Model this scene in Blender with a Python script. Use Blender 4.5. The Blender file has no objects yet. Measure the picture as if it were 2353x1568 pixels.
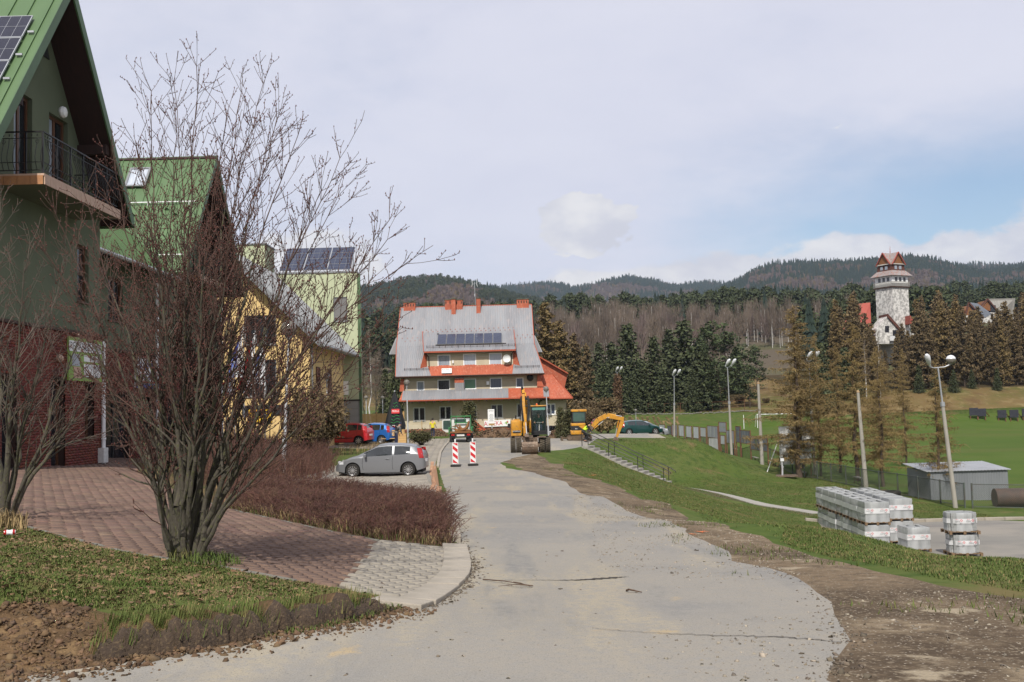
import bpy,bmesh,math,random
import numpy as np
from mathutils import Vector,Matrix,Euler,noise
from mathutils.geometry import delaunay_2d_cdt
random.seed(7);np.random.seed(7)
S=bpy.context.scene
COL=S.collection
R=math.radians
CAMZ=3.0
PITCH,ROLL,LENS=math.atan(142.5/2353),0.025,36.0
cd=bpy.data.cameras.new('camera');cam=bpy.data.objects.new('camera',cd);COL.objects.link(cam)
cd.sensor_width=36;cd.lens=LENS;cd.clip_start=.1;cd.clip_end=20000
CROT=Matrix.Rotation(R(90)+PITCH,3,'X')@Matrix.Rotation(-ROLL,3,'Z')
cam.matrix_world=Matrix.Translation((0,0,CAMZ))@CROT.to_4x4()
S.camera=cam
SUN_AZ,SUN_EL=R(9),R(47)
sdir=Vector((-math.sin(SUN_AZ)*math.cos(SUN_EL),-math.cos(SUN_AZ)*math.cos(SUN_EL),math.sin(SUN_EL)))
sl=bpy.data.lights.new('sun','SUN');sl.energy=4.7;sl.angle=R(.6);sl.color=(1,.955,.88)
so=bpy.data.objects.new('sun',sl);COL.objects.link(so)
so.rotation_euler=sdir.to_track_quat('Z','Y').to_euler();so.location=(0,-30,60)
S.view_settings.view_transform='Standard';S.view_settings.look='None'
S.view_settings.exposure=0.0;S.view_settings.gamma=1;S.view_settings.use_curve_mapping=False
S.cycles.max_bounces=6;S.cycles.diffuse_bounces=3;S.cycles.glossy_bounces=3;S.cycles.transparent_max_bounces=12
S.cycles.volume_bounces=0
world=bpy.data.worlds.new('World');S.world=world;world.use_nodes=True
def build_sky():
 nt=world.node_tree;nt.nodes.clear();N=nt.nodes.new;L=nt.links.new
 out=N('ShaderNodeOutputWorld');bg=N('ShaderNodeBackground');L(bg.outputs[0],out.inputs[0])
 sky=N('ShaderNodeTexSky');sky.sky_type='NISHITA';sky.sun_disc=False
 sky.sun_elevation=SUN_EL;sky.sun_rotation=math.pi+SUN_AZ;sky.air_density=1.0;sky.dust_density=1.2;sky.ozone_density=1.5
 bg.inputs[1].default_value=.1
 tc=N('ShaderNodeTexCoord')
 def math_(op,a,b=None,c=None,clamp=False):
  n=N('ShaderNodeMath');n.operation=op;n.use_clamp=clamp
  for i,v in enumerate((a,b,c)):
   if v is None:continue
   if isinstance(v,(int,float)):n.inputs[i].default_value=v
   else:L(v,n.inputs[i])
  return n.outputs[0]
 def noise_(vec,scale,detail=5,rough=.55,dist=0.):
  n=N('ShaderNodeTexNoise');n.inputs['Scale'].default_value=scale;n.inputs['Detail'].default_value=detail
  n.inputs['Roughness'].default_value=rough;n.inputs['Distortion'].default_value=dist;L(vec,n.inputs['Vector']);return n.outputs['Fac']
 def maprange(v,a,b,c=0.,d=1.,smooth=True):
  n=N('ShaderNodeMapRange');n.interpolation_type='SMOOTHSTEP' if smooth else 'LINEAR'
  for i,x in enumerate((a,b,c,d)):n.inputs[i+1].default_value=x
  L(v,n.inputs[0]);return n.outputs[0]
 sep=N('ShaderNodeSeparateXYZ');L(tc.outputs['Generated'],sep.inputs[0])
 X,Y,Z=sep.outputs
 zz=math_('MAXIMUM',Z,.0);den=math_('ADD',zz,.16)
 cmb=N('ShaderNodeCombineXYZ');L(math_('DIVIDE',X,den),cmb.inputs[0]);L(math_('DIVIDE',Y,den),cmb.inputs[1])
 n1=noise_(cmb.outputs[0],.55,7,.55,.4)
 n2=noise_(cmb.outputs[0],1.6,8,.6,.2)
 az=math_('ARCTAN2',X,Y)
 gap=math_('MULTIPLY',maprange(az,.02,.46),maprange(Z,.30,.13))
 gap=math_('MULTIPLY',gap,maprange(az,1.5,.8))
 deck=math_('SUBTRACT',math_('ADD',math_('MULTIPLY',n1,.55),math_('MULTIPLY',n2,.25)),math_('MULTIPLY',gap,.27))
 deck=maprange(deck,.12,.42)
 mp=N('ShaderNodeMapping');L(tc.outputs['Generated'],mp.inputs[0]);mp.inputs['Scale'].default_value=(1,1,1.7)
 mp.inputs['Location'].default_value=(3.1,1.7,.3)
 n3=noise_(mp.outputs[0],4.6,9,.52,.15)
 n4=noise_(mp.outputs[0],11.,8,.55,.1)
 heap=math_('ADD',math_('MULTIPLY',n3,.75),math_('MULTIPLY',n4,.25))
 prof=math_('ADD',.122,math_('ADD',math_('MULTIPLY',maprange(az,.0,.36),.062),math_('MULTIPLY',maprange(az,.0,-.12),.03)))
 hz=math_('SUBTRACT',prof,Z)
 heap=math_('ADD',heap,math_('MULTIPLY',hz,2.8))
 puff_d=N('ShaderNodeVectorMath');puff_d.operation='DISTANCE'
 pm=N('ShaderNodeMapping');L(tc.outputs['Generated'],pm.inputs[0]);pm.inputs['Scale'].default_value=(1,1,1.75)
 L(pm.outputs[0],puff_d.inputs[0])
 pd=Vector((1355-1176.5,2353,926.5-512)).normalized();puff_d.inputs[1].default_value=(pd.x,pd.y,pd.z*1.75)
 n5=noise_(mp.outputs[0],30.,6,.55,.1)
 puff=maprange(puff_d.outputs['Value'],.084,.014)
 heap=math_('MAXIMUM',heap,math_('ADD',math_('MULTIPLY',puff,.42),math_('ADD',-.08,math_('ADD',math_('MULTIPLY',n5,.65),math_('MULTIPLY',n4,.2)))))
 heapm=maprange(heap,.515,.56)
 thick=maprange(heap,.53,.80)
 def rgb(c):
  n=N('ShaderNodeRGB');n.outputs[0].default_value=(*c,1);return n.outputs[0]
 def mix(f,a,b):
  n=N('ShaderNodeMixRGB');L(f,n.inputs[0]);L(a,n.inputs[1]);L(b,n.inputs[2]);return n.outputs[0]
 bl=N('ShaderNodeMixRGB');bl.blend_type='MULTIPLY';bl.inputs[0].default_value=1
 L(sky.outputs[0],bl.inputs[1]);bl.inputs[2].default_value=(SKYB*1.25,SKYB*1.25,SKYB*1.25,1)
 dk=mix(maprange(n2,.3,.7),rgb((7.4,7.45,8.6)),rgb((7.9,7.9,8.9)))
 c=mix(math_('MULTIPLY',deck,.93),bl.outputs[0],dk)
 hc=mix(math_('MULTIPLY',maprange(math_('ADD',math_('MULTIPLY',n4,.75),math_('MULTIPLY',n5,.25)),.38,.62),.9),rgb((6.7,6.75,7.5)),rgb((8.9,8.75,8.75)))
 c=mix(math_('MULTIPLY',heapm,.95),c,hc)
 L(c,bg.inputs[0])
SKYB=1.0
build_sky()
CM=np.array(CROT)
def ray(u,v):
 d=CM@np.array([(u-1176.5)/2353,-(v-784)/2353,-1.])
 return d/d[1]
def W(u,v,y):
 d=ray(u,v)*y
 return Vector((d[0],d[1],CAMZ+d[2]))
def tag(o,label=None,cat=None,group=None,kind=None):
 if label:o['label']=label
 if cat:o['category']=cat
 if group:o['group']=group
 if kind:o['kind']=kind
 return o
def thing(name,label,cat,loc=(0,0,0),rz=0,group=None):
 o=bpy.data.objects.new(name,None);COL.objects.link(o)
 o.location=loc;o.rotation_euler=(0,0,rz);o.empty_display_size=.3
 return tag(o,label,cat,group)
def copy_tree(o,label=None,parent=None,loc=None,rz=None,scale=None):
 c=o.copy();COL.objects.link(c);c.parent=parent
 if loc is not None:c.location=loc
 if rz is not None:c.rotation_euler=(0,0,rz)
 if scale is not None:c.scale=(scale,)*3 if isinstance(scale,(int,float))else scale
 if label:c['label']=label
 for ch in list(o.children):copy_tree(ch,None,c)
 return c
MATS={}
def mat(name,c1,c2=None,scale=6.,rough=.8,metal=0.,bump=0.,bscale=None,c3=None,spec=.4,detail=5,lo=.35,hi=.65,stretch=None,coat=0.,trans=0.,alpha=1.,obj_random=0.):
 m=bpy.data.materials.new(name);m.use_nodes=True;nt=m.node_tree
 b=nt.nodes['Principled BSDF'];N=nt.nodes.new;L=nt.links.new
 b.inputs['Base Color'].default_value=(*c1,1);b.inputs['Roughness'].default_value=rough
 b.inputs['Metallic'].default_value=metal;b.inputs['Specular IOR Level'].default_value=spec
 b.inputs['Coat Weight'].default_value=coat;b.inputs['Transmission Weight'].default_value=trans;b.inputs['Alpha'].default_value=alpha
 tc=N('ShaderNodeTexCoord');vec=tc.outputs['Object']
 if stretch:
  mp=N('ShaderNodeMapping');mp.inputs['Scale'].default_value=stretch;L(vec,mp.inputs[0]);vec=mp.outputs[0]
 col=None
 if c2:
  n=N('ShaderNodeTexNoise');n.inputs['Scale'].default_value=scale;n.inputs['Detail'].default_value=detail;n.inputs['Roughness'].default_value=.6
  L(vec,n.inputs['Vector'])
  r=N('ShaderNodeValToRGB');e=r.color_ramp.elements
  e[0].position=lo;e[0].color=(*c1,1);e[1].position=hi;e[1].color=(*c2,1)
  L(n.outputs['Fac'],r.inputs[0]);col=r.outputs[0]
  if c3:
   n2=N('ShaderNodeTexNoise');n2 .inputs['Scale'].default_value=scale*5.3;n2 .inputs['Detail'].default_value=4
   L(vec,n2 .inputs['Vector'])
   r2=N('ShaderNodeMapRange');r2 .inputs[1].default_value=.52;r2 .inputs[2].default_value=.68;L(n2 .outputs['Fac'],r2 .inputs[0])
   mx=N('ShaderNodeMixRGB');L(r2 .outputs[0],mx.inputs[0]);L(col,mx.inputs[1]);mx.inputs[2].default_value=(*c3,1);col=mx.outputs[0]
 if obj_random:
  oi=N('ShaderNodeObjectInfo');hs=N('ShaderNodeHueSaturation')
  mr=N('ShaderNodeMapRange');mr.inputs[3].default_value=1-obj_random;mr.inputs[4].default_value=1+obj_random
  L(oi.outputs['Random'],mr.inputs[0]);L(mr.outputs[0],hs.inputs['Value'])
  if col:L(col,hs.inputs['Color'])
  else:hs.inputs['Color'].default_value=(*c1,1)
  col=hs.outputs[0]
 if col:L(col,b.inputs['Base Color'])
 if bump:
  nb=N('ShaderNodeTexNoise');nb.inputs['Scale'].default_value=bscale or scale*6;nb.inputs['Detail'].default_value=6;L(vec,nb.inputs['Vector'])
  bp=N('ShaderNodeBump');bp.inputs['Strength'].default_value=min(1,bump);bp.inputs['Distance'].default_value=.02*max(1,bump)
  L(nb.outputs['Fac'],bp.inputs['Height']);L(bp.outputs[0],b.inputs['Normal'])
 MATS[name]=m
 return m
def island_random(m,amt=.25,hue=0.02):
 """each joined piece (leaf, brick, needle clump) takes a slightly different tone"""
 nt=m.node_tree;b=nt.nodes['Principled BSDF'];N=nt.nodes.new;L=nt.links.new
 g=N('ShaderNodeNewGeometry');hs=N('ShaderNodeHueSaturation')
 mr=N('ShaderNodeMapRange');mr.inputs[3].default_value=1-amt;mr.inputs[4].default_value=1+amt;L(g.outputs['Random Per Island'],mr.inputs[0])
 L(mr.outputs[0],hs.inputs['Value'])
 mr2=N('ShaderNodeMapRange');mr2 .inputs[3].default_value=.5-hue;mr2 .inputs[4].default_value=.5+hue
 ml=N('ShaderNodeMath');ml.operation='MULTIPLY';ml.inputs[1].default_value=7.31;fr=N('ShaderNodeMath');fr.operation='FRACT'
 L(g.outputs['Random Per Island'],ml.inputs[0]);L(ml.outputs[0],fr.inputs[0]);L(fr.outputs[0],mr2 .inputs[0]);L(mr2 .outputs[0],hs.inputs['Hue'])
 lk=b.inputs['Base Color'].links
 if lk:L(lk[0].from_socket,hs.inputs['Color'])
 else:hs.inputs['Color'].default_value=b.inputs['Base Color'].default_value
 L(hs.outputs[0],b.inputs['Base Color'])
 return m
def basis(d):
 d=Vector(d).normalized();a=Vector((0,0,1))if abs(d.z)<.9 else Vector((1,0,0))
 u=d.cross(a).normalized();return u,d.cross(u).normalized()
class MB:
 def __init__(s):s.v=[];s.f=[];s.m=[]
 def add(s,vs,fs,mi=0,M=None):
  k=len(s.v)
  s.v+=[tuple(M@Vector(p))for p in vs]if M else[tuple(p)for p in vs]
  s.f+=[tuple(i+k for i in f)for f in fs];s.m+=[mi]*len(fs);return s
 def box(s,x0,x1,y0,y1,z0,z1,mi=0,M=None):
  return s.add([(x0,y0,z0),(x1,y0,z0),(x1,y1,z0),(x0,y1,z0),(x0,y0,z1),(x1,y0,z1),(x1,y1,z1),(x0,y1,z1)],[(0,3,2,1),(4,5,6,7),(0,1,5,4),(1,2,6,5),(2,3,7,6),(3,0,4,7)],mi,M)
 def cbox(s,c,size,mi=0,rz=0,M=None):
  Mx=Matrix.Translation(c)@Matrix.Rotation(rz,4,'Z')
  if M:Mx=M@Mx
  a,b,c2=[q/2 for q in size]
  return s.box(-a,a,-b,b,-c2,c2,mi,Mx)
 def beam(s,p,q,w,h=None,mi=0,up=(0,0,1)):
  p=Vector(p);q=Vector(q);d=(q-p).normalized();h=h or w
  up=Vector(up)
  if abs(d.dot(up))>.98:up=Vector((0,1,0))
  a=d.cross(up).normalized()*w/2;b=a.cross(d).normalized()*h/2
  vs=[p-a-b,p+a-b,p+a+b,p-a+b,q-a-b,q+a-b,q+a+b,q-a+b]
  return s.add(vs,[(0,3,2,1),(4,5,6,7),(0,1,5,4),(1,2,6,5),(2,3,7,6),(3,0,4,7)],mi)
 def tube(s,pts,r,n=8,mi=0,caps=True):
  pts=[Vector(p)for p in pts];k=len(pts)
  rs=r if isinstance(r,(list,tuple))else[r]*k
  vs=[];u=None
  for i,p in enumerate(pts):
   d=(pts[min(i+1,k-1)]-pts[max(i-1,0)])
   if d.length<1e-9:d=Vector((0,0,1))
   d.normalize()
   if u is None:u,_=basis(d)
   u=(u-d*u.dot(d))
   if u.length<1e-6:u,_=basis(d)
   u.normalize();w=d.cross(u)
   for j in range(n):
    t=2*math.pi*j/n;vs.append(p+(u*math.cos(t)+w*math.sin(t))*rs[i])
  fs=[(i*n+j,i*n+(j+1)%n,(i+1)*n+(j+1)%n,(i+1)*n+j)for i in range(k-1)for j in range(n)]
  if caps:fs+=[tuple(range(n-1,-1,-1)),tuple(range((k-1)*n,k*n))]
  return s.add(vs,fs,mi)
 def lathe(s,prof,c=(0,0,0),n=16,mi=0,axis='Z',M=None):
  vs=[];k=len(prof)
  for r,z in prof:
   for j in range(n):
    t=2*math.pi*j/n;a,b=r*math.cos(t),r*math.sin(t)
    p=(a,b,z)if axis=='Z' else((z,a,b)if axis=='X' else(a,z,-b))
    vs.append((p[0]+c[0],p[1]+c[1],p[2]+c[2]))
  fs=[(i*n+j,i*n+(j+1)%n,(i+1)*n+(j+1)%n,(i+1)*n+j)for i in range(k-1)for j in range(n)]
  fs+=[tuple(range(n-1,-1,-1)),tuple(range((k-1)*n,k*n))]
  return s.add(vs,fs,mi,M)
 def prism(s,poly,d,mi=0,M=None):
  """extrude a planar polygon (3-D points) along vector d"""
  n=len(poly);d=Vector(d);a=[Vector(p)for p in poly];b=[p+d for p in a]
  nrm=Vector((0,0,0))
  for i in range(n):nrm+=a[i].cross(a[(i+1)%n])
  flip=nrm.dot(d)>0
  f1,f2=tuple(range(n)),tuple(range(n,2*n))
  fs=[f1[::-1]if flip else f1,f2 if flip else f2[::-1]]
  for i in range(n):
   j=(i+1)%n;q=(i,j,n+j,n+i);fs.append(q if flip else q[::-1])
  return s.add(a+b,fs,mi,M)
 def quad(s,a,b,c,d,mi=0):return s.add([a,b,c,d],[(0,1,2,3)],mi)
 def slab(s,pts,t,mi=0):
  """thick sheet: planar polygon with thickness t along its normal (below)"""
  p=[Vector(q)for q in pts];n=Vector((0,0,0))
  for i in range(len(p)):n+=p[i].cross(p[(i+1)%len(p)])
  n.normalize();return s.prism(p,n*-t,mi)
 def build(s,name,mats,parent=None,smooth=False,loc=None,rz=0,bevel=0,local=None):
  me=bpy.data.meshes.new(name);me.from_pydata([tuple(v)for v in s.v],[],s.f)
  for m in(mats if isinstance(mats,(list,tuple))else[mats]):me.materials.append(m)
  me.polygons.foreach_set('material_index',s.m)
  if smooth:me.polygons.foreach_set('use_smooth',[True]*len(s.f))
  if bevel:
   bm=bmesh.new();bm.from_mesh(me)
   es=[e for e in bm.edges if len(e.link_faces)==2 and e.calc_face_angle(0)>.6]
   bmesh.ops.bevel(bm,geom=es,offset=bevel,segments=2,affect='EDGES',clamp_overlap=True,profile=.6)
   bm.to_mesh(me);bm.free()
  if smooth:
   try:me.set_sharp_from_angle(angle=R(40))
   except Exception:pass
  me.update()
  o=bpy.data.objects.new(name,me);COL.objects.link(o)
  if loc is not None:o.location=loc
  if rz:o.rotation_euler[2]=rz
  if parent:o.parent=parent
  return o
def np_mesh(name,V,F,mats,parent=None,smooth=False,mi=None):
 """V (n,3), F (m,k) numpy arrays -> object"""
 me=bpy.data.meshes.new(name);V=np.asarray(V,np.float32);F=np.asarray(F,np.int32);m,k=F.shape
 me.vertices.add(len(V));me.vertices.foreach_set('co',V.ravel())
 me.loops.add(m*k);me.loops.foreach_set('vertex_index',F.ravel())
 me.polygons.add(m);me.polygons.foreach_set('loop_start',np.arange(0,m*k,k,dtype=np.int32))
 if mi is not None:me.polygons.foreach_set('material_index',np.asarray(mi,np.int32))
 if smooth:me.polygons.foreach_set('use_smooth',np.ones(m,bool))
 for q in(mats if isinstance(mats,(list,tuple))else[mats]):me.materials.append(q)
 me.update(calc_edges=True);me.validate()
 o=bpy.data.objects.new(name,me);COL.objects.link(o)
 if parent:o.parent=parent
 return o
def scatter_mesh(BV,BF,P,A=None,SC=None,TILT=None,seed=0):
 """merge copies of a base mesh: positions P (n,3), z-angles A, scales SC (n,) or (n,3), tilt radians"""
 n=len(P);BV=np.asarray(BV,float);BF=np.asarray(BF)
 rng=np.random.default_rng(seed)
 A=rng.random(n)*2*np.pi if A is None else A
 SC=np.ones((n,3))if SC is None else(np.repeat(np.asarray(SC)[:,None],3,1)if np.ndim(SC)==1 else SC)
 V=BV[None]*SC[:,None,:]
 if TILT is not None:
  c,s=np.cos(TILT)[:,None],np.sin(TILT)[:,None]
  y,z=V[...,1]*c-V[...,2]*s,V[...,1]*s+V[...,2]*c
  V=np.stack([V[...,0],y,z],-1)
 c,s=np.cos(A)[:,None],np.sin(A)[:,None]
 V=np.stack([V[...,0]*c-V[...,1]*s,V[...,0]*s+V[...,1]*c,V[...,2]],-1)+np.asarray(P)[:,None,:]
 F=BF[None]+(np.arange(n)*len(BV))[:,None,None]
 return V.reshape(-1,3),F.reshape(-1,BF.shape[1])
def seg_tubes(P0,P1,R0,R1,n=3):
 """many independent tapered segments as n-sided tubes"""
 P0=np.asarray(P0,float);P1=np.asarray(P1,float);R0=np.asarray(R0,float);R1=np.asarray(R1,float)
 D=P1-P0;D/=np.linalg.norm(D,axis=1,keepdims=True)+1e-12
 A=np.where(np.abs(D[:,2:3])<.9,np.array([[0,0,1.]]),np.array([[1.,0,0]]))
 U=np.cross(D,A);U/=np.linalg.norm(U,axis=1,keepdims=True);Wv=np.cross(D,U)
 t=2*np.pi*np.arange(n)/n
 ring=U[:,None]*np.cos(t)[None,:,None]+Wv[:,None]*np.sin(t)[None,:,None]
 V=np.concatenate([P0[:,None]+ring*R0[:,None,None],P1[:,None]+ring*R1[:,None,None]],1)
 base=(np.arange(len(P0))*2*n)[:,None]
 F=np.concatenate([np.stack([base[:,0]+j,base[:,0]+(j+1)%n,base[:,0]+n+(j+1)%n,base[:,0]+n+j],1)[:,None]for j in range(n)],1)
 return V.reshape(-1,3),F.reshape(-1,4)
def text_mesh(txt,size,extrude=.004):
 cu=bpy.data.curves.new('txt','FONT');cu.body=txt;cu.size=size;cu.extrude=extrude;cu.align_x='CENTER';cu.align_y='CENTER';cu.resolution_u=3
 o=bpy.data.objects.new('txt',cu);COL.objects.link(o)
 me=bpy.data.meshes.new_from_object(o.evaluated_get(bpy.context.evaluated_depsgraph_get()))
 COL.objects.unlink(o);bpy.data.objects.remove(o);bpy.data.curves.remove(cu)
 return me
def text(name,txt,size,M,material,parent=None,extrude=.004,sx=1.):
 """raised lettering; M places the text plane (x right, y up, z out)"""
 bpy.context.view_layer.update()
 me=text_mesh(txt,size,extrude);me.transform(M@Matrix.Diagonal((sx,1,1,1)));me.materials.clear();me.materials.append(material)
 o=bpy.data.objects.new(name,me);COL.objects.link(o)
 if parent:o.parent=parent
 return o
FRONT=Matrix.Rotation(R(90),4,'X')
def vnoise(P,sc,seed=0):
 """cheap smooth value noise, vectorised: P (n,2) -> (n,)"""
 P=np.asarray(P)*sc+seed*17.3;i=np.floor(P).astype(np.int64);f=P-i;f=f*f*(3-2*f)
 def h(a,b):
  x=(a*374761393+b*668265263+seed*974711)&0x7fffffff;x=((x^(x>>13))*1274126177)&0x7fffffff
  return((x^(x>>16))&0xffff)/65535.
 a,b=i[:,0],i[:,1]
 return(h(a,b)*(1-f[:,0])+h(a+1,b)*f[:,0])*(1-f[:,1])+(h(a,b+1)*(1-f[:,0])+h(a+1,b+1)*f[:,0])*f[:,1]
def fbm(P,sc,seed=0,o=4):
 r=0;a=.5
 for k in range(o):r=r+a*(vnoise(P,sc*2**k,seed+k)-.5);a*=.5
 return r
 # ================================================================ terrain
CP=[(0,-6,1.4),(0,0,1.38),(0,6,1.33),(0,10,1.15),(0,14,.97),(0,20,.72),(0,27,.45),(-1,36,.2),(-1,45,0),(-1.5,60,-.1),(-2,80,-.12),(-3,100,-.1),(0,116,-.2),(2.2,8,1.25),(2.2,14,.95),(2.2,20,.7),(1.8,28,.4),(-2.5,50,-.03),(-4,80,-.05),(2,70,-.15),(4,90,-.15),(-3.4,6.9,1.33),(-4.2,7.5,1.55),(-4,9,1.55),(-3,8.3,1.48),(-2,9.3,1.4),(-1.3,9.8,1.25),(-6,7,1.66),(-6,10,1.66),(-8,13,1.62),(-3.3,10.2,1.5),(-6.7,13.5,1.6),(-1.3,11,1.15),(-.6,11.2,1.1),(-.75,13,1.04),(-.85,14.7,1.0),(-4,16,1.25),(-8,18,1.45),(-12.7,25,1.66),(-13.4,31,1.5),(-14,36,1.36),(-14.8,45,1.1),(-15,52,.9),(-10,25,1.5),(-8,27,1.2),(-3,20,.9),(-2,24,.65),(-5,24,1.0),(-4,29,.55),(-7.5,33.7,.75),(-10,33,1.2),(-6,39,.02),(-6,46,-.14),(-9,46,-.02),(-3.8,47,-.1),(-3.5,36,.2),(-12,45,.75),(-11,60,.35),(-11,70,.37),(-8,64,.2),(-6,72,.1),(-15,62,.6),(-17,80,.5),(-10,90,.15),(-6,100,0),(-20,110,.4),(8,116,-.1),(-30,60,1.6),(-30,30,2.2),(-30,10,2.2),(-20,0,1.8),(-10,2,1.7),(-10,-6,1.7),(-4,2,1.42),(4,8,1.25),(6,6,1.25),(10,4,1.2),(9,-5,1.3),(4.9,12.8,.95),(6.1,12.3,.98),(5.66,18.4,.6),(3.9,28.4,.2),(2.6,38,.02),(3,50,-.08),(4,62,-.15),(5,72,-.2),(8,11.5,.55),(12,10,-1.5),(16,10,-3),(22,12,-3.5),(8,20,-.4),(11,22,-1.8),(15,26,-3.4),(20,26,-3.5),(6,30,-.5),(9,32,-1.6),(13,36,-3.3),(5,42,-.5),(9,44,-2.0),(13,46,-3.4),(15.8,51,-3.5),(21,52,-3.5),(25,52,-3.5),(17.5,41,-3.5),(15.5,44,-3.5),(30,40,-3.5),(40,20,-3.5),(20,33,-3.5),(25,33,-3.5),(11.1,68,-2.85),(16.8,56,-3.45),(10.2,70,-2.8),(7.5,58,-1.3),(10,58,-2.4),(13,60,-3.2),(8,76,-.1),(9,80,-.05),(12,80,-.12),(14.2,80,-.25),(15.8,80,-1.05),(17.9,82,-2.2),(20.8,84,-3.4),(8,95,-.1),(14,95,-.25),(18,100,-1.8),(21.5,100,-3.3),(8,110,-.1),(14,115,-.4),(19,122,-3),(17,140,-2.2),(12,74,-1.9),(14,72,-2.9),(10,73,-1.7),(7.6,71,-1.5),(8,74,-.9),(16,76,-2.7),(25,58,-3.5),(25,65,-3.5),(24.5,75,-3.5),(23.4,80,-3.5),(20,125,-3.1),(18,60,-3.4),(18,70,-3.3),(20,76,-3.4),(30,60,-3.7),(40,60,-3.7),(60,60,-3.7),(35,100,-3.3),(60,110,-3.3),(30,140,-2.9),(45,188,-2.5),(90,190,-2.4),(25,170,-2.5),(130,190,-2.4),(100,100,-3.4),(90,60,-3.6),(60,30,-3.6),(22,186,-1.8),(12,186,-1.4),(30,204,.2),(45,204,.4),(20,204,.4),(8,204,.6),(90,204,3.2),(70,203,2.2),(130,205,4),(-2,180,0),(-20,150,.3),(18,150,-2),(10,140,-.4),(0,220,2),(50,230,4),(100,240,8),(-40,220,3),(-60,120,1.5),(-60,60,2.5),(150,120,-2.5),(160,220,8),(-100,200,4)]
CPA=np.array(CP,float)
def _rbf_fit():
 P=CPA[:,:2];n=len(P)
 D=np.sqrt(((P[:,None]-P[None])**2).sum(-1)+.25)
 A=np.zeros((n+3,n+3));A[:n,:n]=D+np.eye(n)*-.02;A[:n,n:]=np.c_[np.ones(n),P];A[n:,:n]=A[:n,n:].T
 return np.linalg.solve(A,np.r_[CPA[:,2],0,0,0])
RB=_rbf_fit()
def sk(pts):return np.array(pts,float)
RIDGES=[(1750,800,sk([(-900,640),(500,705),(700,702),(820,680),(880,672),(940,660),(1000,655),(1060,665),(1120,682),(1200,705),(1300,735),(1400,765),(1700,800),(3300,820)])),(3300,1900,sk([(-900,690),(900,675),(1130,668),(1260,656),(1330,668),(1400,652),(1450,642),(1500,650),(1560,662),(1640,654),(1700,662),(1800,660),(2100,640),(2210,624),(2260,616),(2353,622),(2600,610),(3300,640)])),(2500,900,sk([(-900,800),(1400,770),(1560,712),(1640,690),(1700,664),(1740,640),(1780,628),(1850,624),(1940,626),(2000,622),(2060,616),(2100,610),(2160,616),(2210,628),(2260,640),(2353,628),(2500,600),(3300,620)])),]
def col_of(x,y):return 1176.5+2353*x/np.maximum(y,1.)
def crest_z(prof,x,y,yc):
 u=col_of(x,y);v=np.interp(u,prof[:,0],prof[:,1])
 v2=v+ROLL*(u-1176.5)
 return CAMZ+(926.5-v2)/2353*yc
def sstep(t):t=np.clip(t,0,1);return t*t*(3-2*t)
MIDY=np.array([200,240,300,370,480,600,800,1000]);MIDZ=np.array([2.,5.,12,21,33,42,50,55])
def hill(x,y):
 z=np.interp(y,MIDY,MIDZ)*np.interp(x/np.maximum(y,1),[-.6,-.3,0,.3,.6],[.8,.9,1.,1.05,1.2])
 P=np.c_[x,y]
 z=z+fbm(P,1/90.,3)*np.clip((y-230)/200,0,1)*9
 for yc,yf,pr in RIDGES:
  c=crest_z(pr,x,y,yc)
  f=45.
  t=(y-yf)/(yc-yf)
  r=f+(c-f)*np.where(t<1,sstep(np.clip(t,0,1))*.55+np.clip(t,0,1)*.45,1-.6*sstep((t-1)*1.5))
  r=r+fbm(P,1/260.,9)*60*np.clip(t,0,1)*np.clip(1.15-t,0,1)*2
  z=np.where(y>yf,np.maximum(z,r),z)
 return z
def H(x,y):
 x=np.atleast_1d(np.asarray(x,float));y=np.atleast_1d(np.asarray(y,float))
 out=np.empty(len(x))
 for s in range(0,len(x),20000):
  xs,ys=x[s:s+20000],y[s:s+20000]
  D=np.sqrt((xs[:,None]-CPA[None,:,0])**2+(ys[:,None]-CPA[None,:,1])**2+.25)
  n=len(CPA);out[s:s+20000]=D@RB[:n]+RB[n]+RB[n+1]*xs+RB[n+2]*ys
 m=y>205
 if m.any():
  t=sstep((y[m]-205)/60);out[m]=out[m]*(1-t)+hill(x[m],y[m])*t
 P=np.c_[x,y]
 s=np.exp(-(((x+4.3)/1.5)**2+((y-7.9)/.75)**2))*.20
 near=np.clip(1-np.hypot(x+3.6,y-7.6)/3.0,0,1)*(y>6.2)
 out+=s+(fbm(P,2.2,5)*.16+fbm(P,7.,15,3)*.10)*near*(x<-.8)
 return out
def h(x,y):return float(H([x],[y])[0])
_YS=np.concatenate([np.linspace(3.5,60,500),np.linspace(60.3,320,500)])
def G(u,v):
 """where the sight line through print pixel (u,v) meets the ground"""
 d=ray(u,v);z=CAMZ+d[2]*_YS;g=H(d[0]*_YS,_YS)
 i=np.argmax(z<g)
 if i==0:return Vector((d[0]*300,300,h(d[0]*300,300)))
 a,b=z[i-1]-g[i-1],z[i]-g[i];y=_YS[i-1]+(_YS[i]-_YS[i-1])*a/(a-b)
 return Vector((d[0]*y,y,h(d[0]*y,y)))
def on(x,y,dz=0):return Vector((x,y,h(x,y)+dz))
def GP(*pts):return[tuple(G(*p)[:2])if not(len(p)==3)else(p[0],p[1])for p in pts]
def rough_edge(poly,step,amp,seed,sc=1.3):
 out=[]
 for i,a in enumerate(poly):
  b=poly[(i+1)%len(poly)];L_=math.hypot(b[0]-a[0],b[1]-a[1]);n=max(1,int(L_/step))
  for k in range(min(n,60)):
   t=k/min(n,60);out.append((a[0]+(b[0]-a[0])*t,a[1]+(b[1]-a[1])*t))
 o=np.array(out);o[:,0]+=fbm(o,sc,seed)*amp;o[:,1]+=fbm(o,sc,seed+50)*amp
 return[tuple(p)for p in o]
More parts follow.
